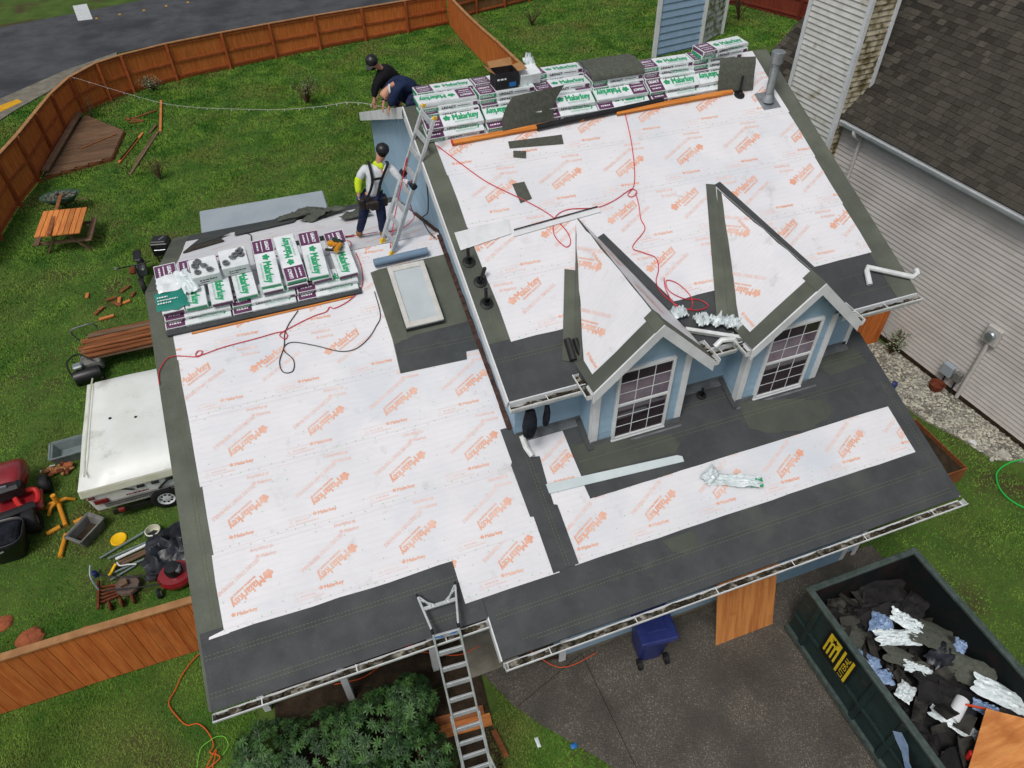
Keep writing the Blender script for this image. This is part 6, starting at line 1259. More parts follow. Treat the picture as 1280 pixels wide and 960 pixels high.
def minibike():
    t = thing('small_engine_bike', 'small black and red motor bike lying beside the left rake', 'motorbike', (-1.95,14.75,0)); c = V(-1.95,14.75,0)
    for dy, r in ((-.55,.24),(.5,.24)): mb = MB(); mb.lathe([(r*.6,-.05),(r*.95,-.06),(r,0),(r*.95,.06),(r*.6,.05),(r*.6,-.05)], c+V(.1,dy,r), 18, (1,.15,0)); wh = mb.build('wheel', 'black_rubber', t, smooth=True); mb = MB(); mb.lathe([(.03,-.05),(r*.6,-.02),(r*.6,.02),(.03,.05)], c+V(.1,dy,r), 12, (1,.15,0)); mb.build('hub', 'grey_metal', wh, smooth=True)
    mb = MB(); mb.tube(smooth_path([c+V(.1,-.55,.24), c+V(.1,-.3,.55), c+V(.08,.1,.6), c+V(.1,.5,.24)]), .025, 7); mb.tube([c+V(.1,-.4,.3), c+V(.1,.4,.3)], .025, 7); mb.build('frame', 'black_plastic', t, smooth=True)
    mb = MB(); mb.obox(c+V(.1,0,.4), (.3,.26,.26), (0,1,0)); mb.build('engine', 'grey_metal', t, bevel=.03); mb = MB(); mb.obox(c+V(.1,.28,.72), (.5,.22,.1), (0,1,.1)); mb.build('seat', 'black_plastic', t, bevel=.04)
    mb = MB(); mb.tube([c+V(.1,-.5,.4), c+V(.1,-.42,.85)], .022, 7); mb.tube(smooth_path([c+V(-.3,-.5,.9), c+V(-.1,-.42,.86), c+V(.3,-.42,.86), c+V(.5,-.45,.92)]), .018, 7); mb.build('handlebar', 'black_plastic', t, smooth=True); mb = MB(); mb.obox(c+V(-.05,-.28,.62), (.22,.16,.12), (0,1,.3)); mb.build('tank', 'rust', t, bevel=.03)
    mb = MB(); mb.sphere(c+V(-.36,-.52,.92), .05, 8); mb.build('grip', 'tub_grey', t, smooth=True)
minibike()
# ---- black and grey mechanical box beside the camper
def toolbox():
    t = thing('compressor', 'black portable compressor with grey lid beside the board pile', 'compressor', (-3.1,11.0,0)); c = V(-3.1,11.05,0)
    mb = MB(); mb.lathe([(.0,-.32),(.16,-.3),(.18,-.2),(.18,.2),(.16,.3),(0,.32)], c+V(0,-.2,.22), 16, (1,.1,0)); mb.build('tank', 'black_plastic', t, smooth=True); mb = MB(); mb.obox(c+V(.1,.15,.3), (.5,.4,.28), (1,.1,0), taper=.92); mb.build('housing', 'tub_grey', t, bevel=.04)
    mb = MB(); mb.obox(c+V(-.16,-.1,.46), (.22,.2,.1), (1,.2,0)); mb.build('motor', 'galv', t, bevel=.03); mb = MB(); mb.tube(smooth_path([c+V(-.3,-.3,.3), c+V(-.34,-.1,.6), c+V(-.1,.1,.66), c+V(.2,-.05,.5)]), .02, 7); mb.build('handle', 'black_rubber', t, smooth=True)
    for s_ in (-1,1): mb = MB(); mb.lathe([(.05,-.03),(.1,-.03),(.1,.03),(.05,.03)], c+V(.28*s_,-.25,.1), 14, (1,.1,0)); mb.build('wheel', 'black_rubber', t, smooth=True)
toolbox()
# ---- tubs
def tub(name, label, c, l, w_, h, ax, m, filler=None, lip=.03):
    t = thing(name, label, 'tub', c); c = Vector(c); ax = Vector(ax).normalized(); sd_ = U.cross(ax); mb = MB(); v = []
    for (z, q) in ((0,.82),(h,1.0),(h,1.0),(.03,.78)):
        k = 1.0 if len(v) < 8 else (1-lip*2/w_); 
        for a, b in ((-1,-1),(1,-1),(1,1),(-1,1)): v.append(c+ax*(a*l/2*q*k)+sd_*(b*w_/2*q*k)+U*z)
    f = [(0,3,2,1)]
    for r in range(3): f += [(r*4+j, r*4+(j+1)%4, r*4+4+(j+1)%4, r*4+4+j) for j in range(4)]
    f.append((12,13,14,15)); mb.add(v, f); mb.build('shell', m, t, bevel=.008)
    mb = MB()
    for j in range(4):
        p, q = c+U*h+ax*((-1,1,1,-1)[j]*l/2)+sd_*((-1,-1,1,1)[j]*w_/2), c+U*h+ax*((1,1,-1,-1)[j]*l/2)+sd_*((-1,1,1,-1)[j]*w_/2); mb.bar(p, q, .035, .03)
    mb.build('rim', m, t)
    if filler: mb = MB(); mb.obox(c+U*.05, (l*.7,w_*.7,.05), ax, U); mb.build('sludge', filler, t)
tub('metal_trough', 'grey metal trough half under the camper', (-3.25,8.45,0), 1.0, .52, .25, (1,.05,0), 'tub_galv')
tub('plastic_tub', 'grey plastic tub on the grass beside the yellow pipes', (-2.9,6.0,0), .62, .40, .26, V(.55,.65,0), 'tub_grey', 'soil')
# ---- riding mower, cut off by the left edge, with black grass bin
def ride_mower():
    t = thing('riding_mower', 'red riding mower at the left edge of the yard', 'riding mower', (-4.3,7.4,0)); c = V(-4.30,7.55,0)
    mb = MB(); n = 18
    for (yy, hw, zb, zt) in ((-.30,.30,.40,.80),(-.15,.33,.36,.86),(.1,.33,.34,.84),(.35,.30,.32,.76),(.5,.24,.32,.64),(.56,.12,.36,.52)):
        for k in range(n): a = 2*math.pi*k/n; ca = math.copysign(abs(math.cos(a))**.6, math.cos(a)); sa = math.copysign(abs(math.sin(a))**.6, math.sin(a)); mb.v.append(tuple(c+V(ca*hw, yy, (zb+zt)/2+sa*(zt-zb)/2)))
    mb.f += [(r*n+k, r*n+(k+1)%n, r*n+n+(k+1)%n, r*n+n+k) for r in range(5) for k in range(n)]+[tuple(range(n)), tuple(5*n+k for k in range(n))]; mb.build('hood', 'red_paint', t, smooth=True, ang=60)
    mb = MB(); mb.obox(c+V(.18,-.02,.68), (.2,.1,.12), (.5,1,0)); mb.build('headlight', 'black_plastic', t, bevel=.02); mb = MB(); mb.obox(c+V(.02,-.33,.60), (.6,.3,.34), (1,.1,0)); mb.build('dash', 'black_plastic', t, bevel=.06)
    mb = MB(); mb.obox(c+V(.05,-.42,.80), (.12,.03,.05), (1,0,0)); mb.build('badge', 'galv', t)
    for p, r, w_ in ((V(.52,.0,.2),.2,.09),(V(-.45,.1,.2),.2,.09),(V(.40,-1.0,.26),.26,.12)):
        mb = MB(); mb.lathe([(r*.5,-w_),(r*.9,-w_),(r,-w_*.6),(r,w_*.6),(r*.9,w_),(r*.5,w_),(r*.5,-w_)], c+p, 20, (1,.15,0)); wh = mb.build('wheel', 'black_rubber', t, smooth=True); mb = MB(); mb.lathe([(0,-w_*.6),(r*.5,-w_*.7),(r*.5,w_*.7),(0,w_*.6)], c+p, 14, (1,.15,0)); mb.build('hub', 'grey_metal', wh, smooth=True)
    mb = MB(); mb.tube(smooth_path([c+V(.22,-.35,.5), c+V(.46,-.32,.42), c+V(.50,-.6,.36), c+V(.26,-.7,.42), c+V(.14,-.5,.5)]), .05, 7); mb.build('fender', 'red_plastic', t, smooth=True); mb = MB(); mb.obox(c+V(.1,-.55,.3), (.95,.55,.12), (1,.1,0)); mb.build('deck', 'red_paint', t, bevel=.03)
    mb = MB(); mb.tube([c+V(.5,-.75,.42), c+V(.1,-.92,.5), c+V(-.4,-1.0,.52)], .10, 10); mb.build('chute', 'black_plastic', t, smooth=True)
ride_mower()
def grass_bin():
    t = thing('grass_bin', 'black plastic grass bin behind the riding mower', 'bin', (-4.3,5.95,0)); c = V(-4.32,6.1,0); mb = MB(); v = []
    for z, sx, sy in ((.02,.30,.24),(.5,.44,.34),(.62,.46,.36)):
        for k in range(16):
            a = 2*math.pi*(k+.5)/16; cx = math.copysign(abs(math.cos(a))**.5, math.cos(a)); sy_ = math.copysign(abs(math.sin(a))**.5, math.sin(a)); v.append(c+V(cx*sx, sy_*sy, z))
    mb.add(v, [(r*16+k, r*16+(k+1)%16, r*16+16+(k+1)%16, r*16+16+k) for r in range(2) for k in range(16)]+[tuple(range(15,-1,-1))]); o = mb.build('shell', 'black_plastic', t, smooth=True, ang=60); o.modifiers.new('s','SOLIDIFY').thickness = .02
    mb = MB(); mb.obox(c+V(0,0,.58), (.8,.6,.1), (1,0,0), taper=.8); mb.build('lid', 'black_cloth', t, bevel=.04); mb = MB(); mb.tube([c+V(-.1,-.37,.5), c+V(.0,-.40,.5), c+V(.12,-.37,.5)], .02, 6); mb.build('handle', 'tub_grey', t)
grass_bin()
# ---- small junk
def mk(name, label, cat, m, fn, smooth=True, bevel=0, group=None): mb = MB(); fn(mb); return tag(mb.build(name, m, smooth=smooth, bevel=bevel), label, cat, group)
_fp = thing('rubbish_heap', 'heap of orange and pink rubbish beside the grey trough', 'rubbish', (-3.6,7.95,0))
rr = random.Random(8)
for k in range(22): q = V(-3.6+rr.gauss(0,.16), 7.95+rr.gauss(0,.1), rr.uniform(.02,.14)); mb = crumple(q, rr.uniform(.1,.2), rr.uniform(.06,.14), .08, 200+k, 5, frm=Matrix.Translation(q) @ Matrix.Rotation(rr.uniform(0,6), 4, 'Z')); mb.build('rubbish_piece', ('clay','cardboard','rust','bag_pink')[k%4] if k%4 < 3 else 'cardboard', _fp, smooth=True)
for k, (x, y) in enumerate(((-3.78,8.22),(-3.95,8.15))): crumpled('paper_scrap', ['white paper scrap near the rubbish heap','smaller white paper scrap left of the other'][k], 'scrap', (x,y,0), .12, .07, .04, 300+k, 'plastic_bag', n=5)
yt = thing('yellow_stand', 'orange yellow metal stand with three arms on the grass', 'stand', (-3.5,6.9,0)); c = V(-3.52,7.0,0)
mb = MB(); mb.cyl(c+V(0,0,.02), c+V(0,0,.36), .06, .05, 12); mb.build('hub', 'yellow_paint', yt, smooth=True); mb = MB(); mb.cyl(c+V(0,0,.1), c+V(.17,-.62,.05), .045, n=10); mb.build('arm', 'yellow_paint', yt, smooth=True)
for d in (V(-.24,.0,0), V(-.2,-.2,0), V(.28,.06,0)): mb = MB(); mb.tube([c+V(0,0,.16), c+d*.6+V(0,0,.14), c+d+V(0,0,.02)], .035, 8); mb.build('arm', 'yellow_paint', yt, smooth=True)
for k, (a, b) in enumerate((((-3.70,6.30,.04),(-3.46,6.40,.04)),((-3.33,6.15,.05),(-3.40,5.62,.05)),((-3.2,6.40,.04),(-3.03,6.46,.04)))): mk('yellow_pipe', ['short yellow pipe left of the grey tub','longer yellow channel in front of the grey tub','short yellow pipe behind the grey tub'][k], 'pipe', 'yellow_paint', lambda mb: mb.cyl(a, b, .045, n=10), group='yellow pipes on the grass')
mk('yellow_disc', 'bright yellow plastic disc lying on the grass', 'disc', 'yellow_disc', lambda mb: mb.lathe([(0,.03),(.10,.03),(.13,.045),(.15,.04),(.16,.015),(.15,.0)], (-2.34,5.68,0), 26))
for k, (a, b, r, m) in enumerate((((-2.66,5.30,.06),(-1.72,5.68,.08),.022,'tub_galv'),((-2.5,5.22,.08),(-1.70,5.36,.1),.02,'tub_galv'),((-2.35,5.14,.1),(-1.62,5.30,.12),.03,'white_paint'),((-2.4,5.05,.06),(-1.66,5.2,.08),.03,'cedar_grey'),((-2.45,4.96,.06),(-1.72,5.12,.08),.035,'cedar_grey'),((-2.5,4.84,.06),(-1.75,5.0,.06),.022,'tub_galv'),((-2.45,4.72,.05),(-2.0,4.9,.05),.02,'tub_galv'))):
    mk('loose_pipe', ['long grey pipe nearest the yellow disc','grey pipe second from the yellow disc','white pipe on top of the pipe bundle','brown pole below the white pipe','thicker brown pole in the pipe bundle','grey pipe near the rusty harrow','short grey pipe beside the rusty harrow'][k], 'pipe', m, lambda mb: mb.cyl(a, b, r, n=8), group='loose pipes beside the tarp')
mk('white_cable', 'short white cable curled over the pipes', 'cable', 'white_paint', lambda mb: mb.tube(smooth_path([(-2.3,5.0,.16),(-2.24,4.9,.17),(-2.1,4.88,.16),(-1.95,4.84,.15)]), .015, 6))
tp = crumpled('black_tarp', 'crumpled black tarp beside the left rake', 'tarp', (-1.15,4.98,0), 1.35, 1.1, .42, 55, 'tarp_black', n=16, fold=1.3)
mk('pale_pot', 'pale round pot half under the black tarp', 'pot', 'camper_cream', lambda mb: mb.lathe([(.0,.0),(.13,.0),(.15,.16),(.13,.17),(.11,.05),(0,.05)], (-1.66,5.55,0), 16))
def push_mower():
    t = thing('push_mower', 'red push mower with black engine against the near fence', 'push mower', (-1.2,4.25,0)); c = V(-1.22,4.30,0)
    mb = MB(); mb.lathe([(.28,.1),(.30,.2),(.26,.27),(.1,.3),(0,.3)], c, 20); mb.v = [(c.x+(a-c.x)*1.15, b, z) for a, b, z in mb.v]; mb.build('deck', 'red_paint', t, smooth=True)
    mb = MB(); mb.lathe([(.0,.3),(.15,.3),(.16,.40),(.13,.47),(0,.49)], c, 18); mb.build('engine', 'black_plastic', t, smooth=True); mb = MB(); mb.obox(c+V(.1,-.05,.42), (.1,.16,.1), (1,0,0)); mb.build('air_filter', 'grey_metal', t, bevel=.02)
    for x, y in ((-.34,-.24),(.34,-.24),(-.34,.22),(.34,.22)): mb = MB(); mb.lathe([(.04,-.03),(.09,-.03),(.1,0),(.09,.03),(.04,.03)], c+V(x,y,.1), 16, (1,0,0)); wh = mb.build('wheel', 'black_rubber', t, smooth=True); mb = MB(); mb.lathe([(0,-.035),(.06,-.035),(.06,.035),(0,.035)], c+V(x,y,.1), 12, (1,0,0)); mb.build('hub', 'white_paint', wh, smooth=True)
    mb = MB(); mb.tube(smooth_path([c+V(-.25,.1,.25), c+V(-.7,.15,.3), c+V(-1.25,.35,.34), c+V(-1.3,.5,.34)]), .014, 6); mb.tube(smooth_path([c+V(-.25,-.15,.25), c+V(-.7,-.1,.3), c+V(-1.2,.0,.34)]), .014, 6); mb.build('handle', 'black_plastic', t, smooth=True)
push_mower()
def harrow():
    t = thing('rusty_tiller', 'rusty tiller with round grey cover near the near fence', 'tiller', (-2.3,4.4,0)); c = V(-2.12,4.42,0)
    mb = MB(); mb.lathe([(.0,.2),(.2,.2),(.22,.15),(.2,.1)], c, 9, (.15,-.1,1)); mb.build('cover', 'tub_rust', t); mb = MB(); mb.obox(c+V(-.02,0,.24), (.14,.12,.08), (1,.3,0)); mb.build('block', 'cedar_grey', t, bevel=.01)
    for k in range(5): mb = MB(); mb.bar(c+V(-.15,-.12+.06*k,.08), c+V(-.55,-.16+.09*k,.06), .03, .04); mb.build('tine_bar', 'rust', t)
    mb = MB(); mb.bar(c+V(-.5,-.3,.1), c+V(-.52,.32,.1), .04, .05); mb.build('tine_bar', 'rust', t); mb = MB(); mb.tube(smooth_path([c+V(-.5,.1,.1), c+V(-.58,.3,.3), c+V(-.56,.5,.4)]), .018, 6); mb.build('handle', 'galv', t, smooth=True)
    for k in range(3): mb = MB(); mb.lathe([(0,-.02),(.09,-.02),(.1,0),(.09,.02),(0,.02)], c+V(-.3+.2*k,-.3,.09), 10, (1,.2,0)); mb.build('disc', 'rust', t, smooth=True)
mat('tub_rust', srgb(92,84,80), srgb(112,92,80), 6, .8, bump=.3, bscale=20); harrow()
mk('yellow_tool', 'short yellow and black tool leaning on the pipes', 'tool', 'yellow_disc', lambda mb: mb.bar((-2.46,4.78,.1),(-2.32,4.98,.16), .05, .04), False, .01)
mk('blue_bottle', 'small blue bottle by the rusty tiller', 'bottle', 'bin_blue', lambda mb: mb.lathe([(0,0),(.05,0),(.05,.12),(.02,.16),(.02,.19),(0,.19)], (-2.72,4.95,0), 12))
for k, (x, y, a) in enumerate(((-3.78,4.0,.24),(-4.28,4.48,.18))):
    mb = MB(); mb.sphere((x,y,0), a, 14, (1,.9,.45), .1, k); tag(mb.build('dirt_mound', 'clay', smooth=True), ['reddish dirt mound just behind the near fence','smaller reddish dirt mound at the left edge of the lawn'][k], 'dirt mound')
# ---- cords and strings by the near fence
mk('extension_lead', 'orange extension cord snaking over the front grass', 'cord', 'orange_cord', lambda mb: mb.tube(smooth_path([(-.6,2.62,.1),(-.93,2.6,.06),(-1.2,2.36,.04),(-1.34,2.1,.04),(-1.45,1.9,.04),(-1.32,1.62,.04),(-1.17,1.42,.05),(-1.0,1.38,.05),(-.86,1.2,.05),(-.78,.95,.05),(-.84,.85,.06),(-.74,.78,.06),(-.7,.7,.06),(-.9,.62,.05),(-.85,.72,.06),(-.74,.86,.06),(-.82,.6,.05)]), .009, 6))
mk('green_string', 'lime green string looped on the grass beside the orange cord', 'string', 'green_string', lambda mb: mb.tube(smooth_path([(-1.05,.7,.04),(-.98,.95,.06),(-.85,1.02,.07),(-.72,1.05,.08),(-.6,1.0,.08),(-.56,.85,.06),(-.66,.74,.05)]), .005, 5))
mk('extension_lead', 'orange cord lying along the porch floor under the lower left eave', 'cord', 'orange_cord', lambda mb: mb.tube(smooth_path([(1.2,1.25,.05),(1.7,1.2,.05),(2.2,1.35,.05),(2.7,1.3,.05),(3.3,1.0,.09),(3.8,1.02,.06),(4.4,.8,.04),(4.9,.2,.04),(5.6,.22,.04)]), .008, 6))
mk('red_post', 'bright red angled bar on the porch floor behind the ladder', 'bar', 'red_plastic', lambda mb: mb.bar((2.35,1.3,.1),(2.95,1.62,.3), .06, .06), False, .01)
plank('doorstep_board', 'reddish board lying on the grass beneath the ladder', (2.66,-.12,.04), (3.52,-.2,.04), .2, .04, U, 'cedar_new'); plank('doorstep_board', 'second reddish board beneath the ladder nearer the bush', (2.64,.06,.035), (3.45,-.02,.035), .16, .03, U, 'cedar_brown')
plank('thin_batten', 'dark brown batten lying in the grass right of the ladder', (3.5,-.38,.035), (3.56,-.84,.035), .09, .035, U, 'cedar_brown'); plank('wood_scrap', 'pale triangular wood scrap at the bottom left edge', (-1.6,.42,.06), (-1.2,.5,.06), .22, .04, U, 'plywood')
crumpled('orange_scrap', 'bright orange scrap at the foot of the bush', 'scrap', (2.52,-.85,.02), .22, .16, .1, 411, 'orange_thing', n=6); crumpled('blue_scrap', 'bright blue scrap on the front grass', 'scrap', (4.62,-1.05,.02), .1, .08, .05, 412, 'box_blue', n=5); crumpled('white_scrap', 'small white scrap on the front grass right of the ladder', 'scrap', (4.1,-.8,.02), .06, .16, .03, 413, 'plastic_bag', n=5)
# ---- plywood panel leaning on the garage, blue bin
mb = MB(); mb.prism([(7.62,-.36,.02),(8.78,-.36,.02),(8.72,.26,2.36),(7.56,.26,2.36)], (0,-.018,.004)); tag(mb.build('plywood_panel', 'plywood'), 'plywood sheet leaning against the garage wall beside the dumpster', 'plywood')
def bin_():
    t = thing('wheeled_bin', 'blue wheeled bin standing by the garage wall', 'bin', (6.45,.05,0)); c = V(6.46,.02,0); ex = V(1,-.12,0).normalized(); ey = V(.12,1,0).normalized(); mb = MB(); v = []
    for z, sx, sy in ((.06,.22,.24),(.95,.30,.33)):
        for k in range(12): a = 2*math.pi*(k+.5)/12; cx = math.copysign(abs(math.cos(a))**.45, math.cos(a)); sy_ = math.copysign(abs(math.sin(a))**.45, math.sin(a)); v.append(c+ex*cx*sx+ey*sy_*sy+U*z)
    mb.add(v, [(k,(k+1)%12,12+(k+1)%12,12+k) for k in range(12)]+[tuple(range(11,-1,-1)), tuple(range(12,24))]); mb.build('body', 'bin_blue', t, smooth=True, ang=50)
    mb = MB(); mb.obox(c+ey*-.02+U*.985, (.66,.74,.05), ex, V(0,-.06,1), taper=.94); mb.build('lid', 'bin_blue', t, bevel=.015); mb = MB(); mb.obox(c+U*1.02, (.34,.42,.03), ex, V(0,-.06,1)); mb.build('lid_panel', 'bin_blue', t, bevel=.01)
    for s_ in (-.24,.24): mb = MB(); mb.lathe([(.04,-.025),(.1,-.03),(.1,.03),(.04,.025)], c+ex*s_-ey*.30+U*.1, 14, ex); mb.build('wheel', 'black_rubber', t, smooth=True)
    mb = MB(); mb.tube([c-ex*.25-ey*.37+U*.92, c+ex*.25-ey*.37+U*.92], .018, 8); mb.build('handle', 'bin_blue', t, smooth=True)
bin_()
# ---- dumpster and what lies in it
DX0, DX1, DY0, DY1, DZ = 8.95, 11.12, -6.6, -.56, 1.38
def dumpster():
    t = thing('dumpster', 'dark green open dumpster full of roofing waste on the driveway', 'dumpster', (10.0,-3.5,0)); w_ = .05
    for nm, a, b in (('side_wall',(DX0,DY0,.12),(DX0+w_,DY1,DZ)),('side_wall',(DX1-w_,DY0,.12),(DX1,DY1,DZ)),('end_wall',(DX0+w_,DY1-w_,.12),(DX1-w_,DY1,DZ)),('end_wall',(DX0+w_,DY0,.12),(DX1-w_,DY0+w_,DZ))): mb = MB(); mb.box(a, b); mb.build(nm, 'dump_green', t)
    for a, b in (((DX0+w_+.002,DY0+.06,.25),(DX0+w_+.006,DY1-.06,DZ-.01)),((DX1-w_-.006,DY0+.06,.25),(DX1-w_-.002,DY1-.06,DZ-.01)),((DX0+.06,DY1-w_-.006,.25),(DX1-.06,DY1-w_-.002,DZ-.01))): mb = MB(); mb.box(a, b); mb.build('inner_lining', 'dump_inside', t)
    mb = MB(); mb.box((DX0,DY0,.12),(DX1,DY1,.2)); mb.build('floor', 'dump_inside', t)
    for a, b in (((DX0-.03,DY0,DZ),(DX0+.075,DY1+.03,DZ+.07)),((DX1-.075,DY0,DZ),(DX1+.03,DY1+.03,DZ+.07)),((DX0+.076,DY1-.07,DZ),(DX1-.076,DY1+.03,DZ+.068))): mb = MB(); mb.box(a, b); mb.build('top_rim', 'dump_rim', t, bevel=.012)
    y = DY1-.35
    for k in range(9):
        mb = MB(); mb.prism([(DX0-.045,y-.05,.2),(DX0-.001,y-.05,.2),(DX0-.001,y-.05,DZ-.02),(DX0-.03,y-.05,DZ-.02)], (0,.10,0)); mb.build('side_rib', 'dump_green', t); mb = MB(); mb.box((DX1+.001,y-.05,.2),(DX1+.045,y+.05,DZ-.02)); mb.build('side_rib', 'dump_green', t); y -= .62 if k else 1.32
    mb = MB(); mb.box((DX0-.05,DY0,.62),(DX0-.046,DY1,.66)); mb.box((DX0-.046,DY0,.625),(DX0-.001,DY1,.655)); mb.build('side_rail', 'dump_green', t); mb = MB(); mb.box((DX0-.06,DY0,.1),(DX0,DY1+.01,.2)); mb.build('bottom_rail', 'dump_rim', t); mb = MB(); mb.box((DX1,DY0,.1),(DX1+.06,DY1+.01,.2)); mb.build('bottom_rail', 'dump_rim', t)
    mb = MB(); mb.box((DX0+.2,DY1,.3),(DX0+.32,DY1+.06,DZ-.05)); mb.build('end_post', 'dump_green', t); mb = MB(); mb.box((DX1-.32,DY1,.3),(DX1-.2,DY1+.06,DZ-.05)); mb.build('end_post', 'dump_green', t)
    for yy in (-1.0,-5.8): mb = MB(); mb.lathe([(.0,-.1),(.1,-.1),(.1,.1),(0,.1)], (DX0+.2,yy,.1), 14, (1,0,0)); mb.build('ground_roller', 'black_plastic', t, smooth=True); mb = MB(); mb.lathe([(.0,-.1),(.1,-.1),(.1,.1),(0,.1)], (DX1-.2,yy,.1), 14, (1,0,0)); mb.build('ground_roller', 'black_plastic', t, smooth=True)
    # decal: black panel, yellow bars, a star and lettering; it reads from the side
    px = DX0-.0475; F_ = lambda a, b, h: V(px-h, -1.55-a, .70+b)
    p = Print(); p.poly([(-.30,-.06),(.34,-.06),(.34,.64),(-.30,.64)]); p.lay(F_, .0, 'decal_panel', 'decal_black', t)
    p = Print()
    p.poly([(-.26,.40),(.0,.40),(.0,.60),(-.26,.60)])
    for k in range(4): p.poly([(-.26+k*.075,.08+.0*k),(-.222+k*.075,.08),(-.222+k*.075,.40),(-.26+k*.075,.40)])
    p.poly([(.06,-.02),(.105,-.02),(.105,.60),(.06,.60)]); p.poly([(.25,-.02),(.30,-.02),(.30,.60),(.25,.60)]); p.text('LITERAL', .225, .0, math.pi/2, length=.56, h=.09, off=.02); p.lay(F_, .002, 'decal_bars', 'decal_yellow', t, kind='stuff')
    p = Print(); pts = []
    for k in range(10): r = (.085,.035)[k%2]; a = math.pi/2+k*math.pi/5; pts.append((-.13+r*math.cos(a), .50+r*math.sin(a)))
    p.poly(pts); p.lay(F_, .003, 'decal_star', 'decal_black', t)
    F2 = lambda a, b, h: V(px-h, -3.1-a, .62+b)
    for k in range(4): p = Print(); p.poly([(.0+k*.17,.32),(.12+k*.17,.32),(.12+k*.17,.44),(.0+k*.17,.44)]); p.lay(F2, .0, 'decal_panel', 'decal_black', t)
    p = Print(); p.poly([(-.32,.44),(-.22,.62),(-.06,.56),(.1,.30),(.24,.24),(.28,.14),(.12,.10),(-.06,.30),(-.2,.36)]); p.lay(F2, .002, 'worn_sticker', 'bag_blue', t); p = Print(); p.bars(0, 0, .08, .03, 6); p.poly([(.1,0),(.16,0),(.16,.2),(.1,.2)]); p.lay(lambda a, b, h: V(px-h, -3.75-a, .75+b), .001, 'worn_lettering', 'decal_yellow', t, kind='stuff')
dumpster()
# waste: a filled bed of torn felt below, then individual pieces
mb = MB(); n = 26
for j in range(n+1):
    for i in range(n+1): a, b = i/n, j/n; mb.v.append((DX0+.06+(DX1-DX0-.12)*a, DY0+.06+(DY1-DY0-.12)*b, .52+.30*noise.noise((a*3,b*8,1.3))+.12*noise.noise((a*9,b*22,4))))
for j in range(n):
    for i in range(n): k = j*(n+1)+i; mb.f.append((k,k+1,k+n+2,k+n+1))
tag(mb.build('roofing_waste', 'felt_black', smooth=True, ang=30), 'bed of torn black roofing felt filling the dumpster', 'waste')['kind'] = 'stuff'
rgd = random.Random(17)
def felt(k, x, y, z, sx, sy, sz, rot, m, label, tilt=(0,0), n=8, fold=.7):
    M = Matrix.Translation((x,y,z)) @ Matrix.Rotation(rot, 4, 'Z') @ Matrix.Rotation(tilt[0], 4, 'X') @ Matrix.Rotation(tilt[1], 4, 'Y'); return crumpled('waste_piece', label, 'waste', (0,0,0), sx, sy, sz, 500+k, m, M, n, fold, 'pieces of roofing waste in the dumpster')
W_ = [(9.7,-.95,.72,.9,.6,.2,.2,'felt_black','curled black felt piece at the far end of the dumpster',(0,.3)),(10.5,-.85,.8,.8,.5,.16,-.3,'felt_black','black felt sheet in the far right corner of the dumpster',(.2,0)),(10.2,-1.15,.82,.9,.4,.2,-.15,'felt_black','long rolled felt below the far end of the dumpster',(0,0)),
 (9.55,-1.25,.8,.45,.5,.12,.4,'shingle_scrap','brownish shingle slab near the left rim of the dumpster',(.2,.2)),(9.95,-1.35,.98,.42,.34,.14,.7,'bag_blue','pale blue plastic wad at the top of the waste',(0,0)),(10.05,-1.62,1.0,.7,.26,.13,-.35,'plastic_bag','white plastic wrapper lying on the waste heap',(.1,0)),
 (10.35,-1.45,1.02,.5,.26,.12,-1.0,'plastic_bag','white crumpled wrapper right of the blue wad',(0,.1)),(9.35,-1.7,.86,.5,.3,.12,-.9,'bag_blue','pale blue plastic strip along the left inside of the dumpster',(0,0)),(9.42,-2.02,.88,.36,.26,.1,-.4,'bag_blue','smaller blue plastic wad below the blue strip',(0,0)),
 (10.6,-1.75,.96,.75,.6,.08,-.7,'shingle_scrap','large olive shingle slab tilted in the waste',(-.25,.15)),(10.75,-1.25,.92,.6,.35,.1,.4,'felt_black','brown black felt slab by the right wall of the dumpster',(0,.2)),(10.5,-2.1,.95,.5,.3,.12,.2,'tarp_black','black plastic bag in the middle of the waste',(0,0)),
 (9.95,-1.95,.92,.7,.3,.08,-.8,'shingle_scrap','olive shingle strip in the middle of the waste',(.1,.2)),(10.0,-2.15,.95,.45,.2,.1,-.7,'plastic_bag','white plastic strip left of the middle shingle',(0,.2)),(9.6,-2.35,.9,.32,.24,.1,.5,'plastic_bag','printed white wrapper by the left rim of the dumpster',(0,0)),
 (10.15,-2.6,.9,.9,.5,.14,-.6,'felt_black','broad black felt sheet across the middle of the dumpster',(.1,.15)),(10.75,-2.45,.95,.7,.45,.1,-.9,'shingle_scrap','olive shingle slab right of the middle',(.2,-.1)),(10.95,-2.05,.9,.26,.2,.1,.6,'bag_blue','small blue plastic scrap by the right wall',(0,0)),
 (9.95,-3.0,.92,.75,.22,.1,-.95,'plastic_bag','long white torn wrapper near the left wall',(0,.1)),(10.55,-3.0,.92,.4,.2,.12,-.9,'bag_blue','blue plastic twist in the lower middle of the waste',(0,0)),(10.6,-3.35,.95,.3,.4,.12,.4,'bag_blue','lower blue plastic twist beside the white roll',(0,0)),
 (10.85,-2.95,1.05,.9,.36,.1,-.85,'plastic_bag','long white plastic sheet by the right wall of the dumpster',(0,.15)),(9.75,-3.6,.85,.9,.8,.1,.3,'felt_black','big flat black felt sheet in the lower left of the waste',(.1,.1)),(10.3,-2.85,.86,.6,.3,.1,.2,'tarp_black','dark plastic scraps under the orange strip',(0,0)),(10.9,-3.5,.95,1.0,.4,.12,-.9,'felt_black','black felt roll by the right wall near the bottom edge',(0,.1)),(9.5,-2.9,.7,.7,.5,.2,.9,'felt_black','dark crumpled felt along the left wall',(0,0))]
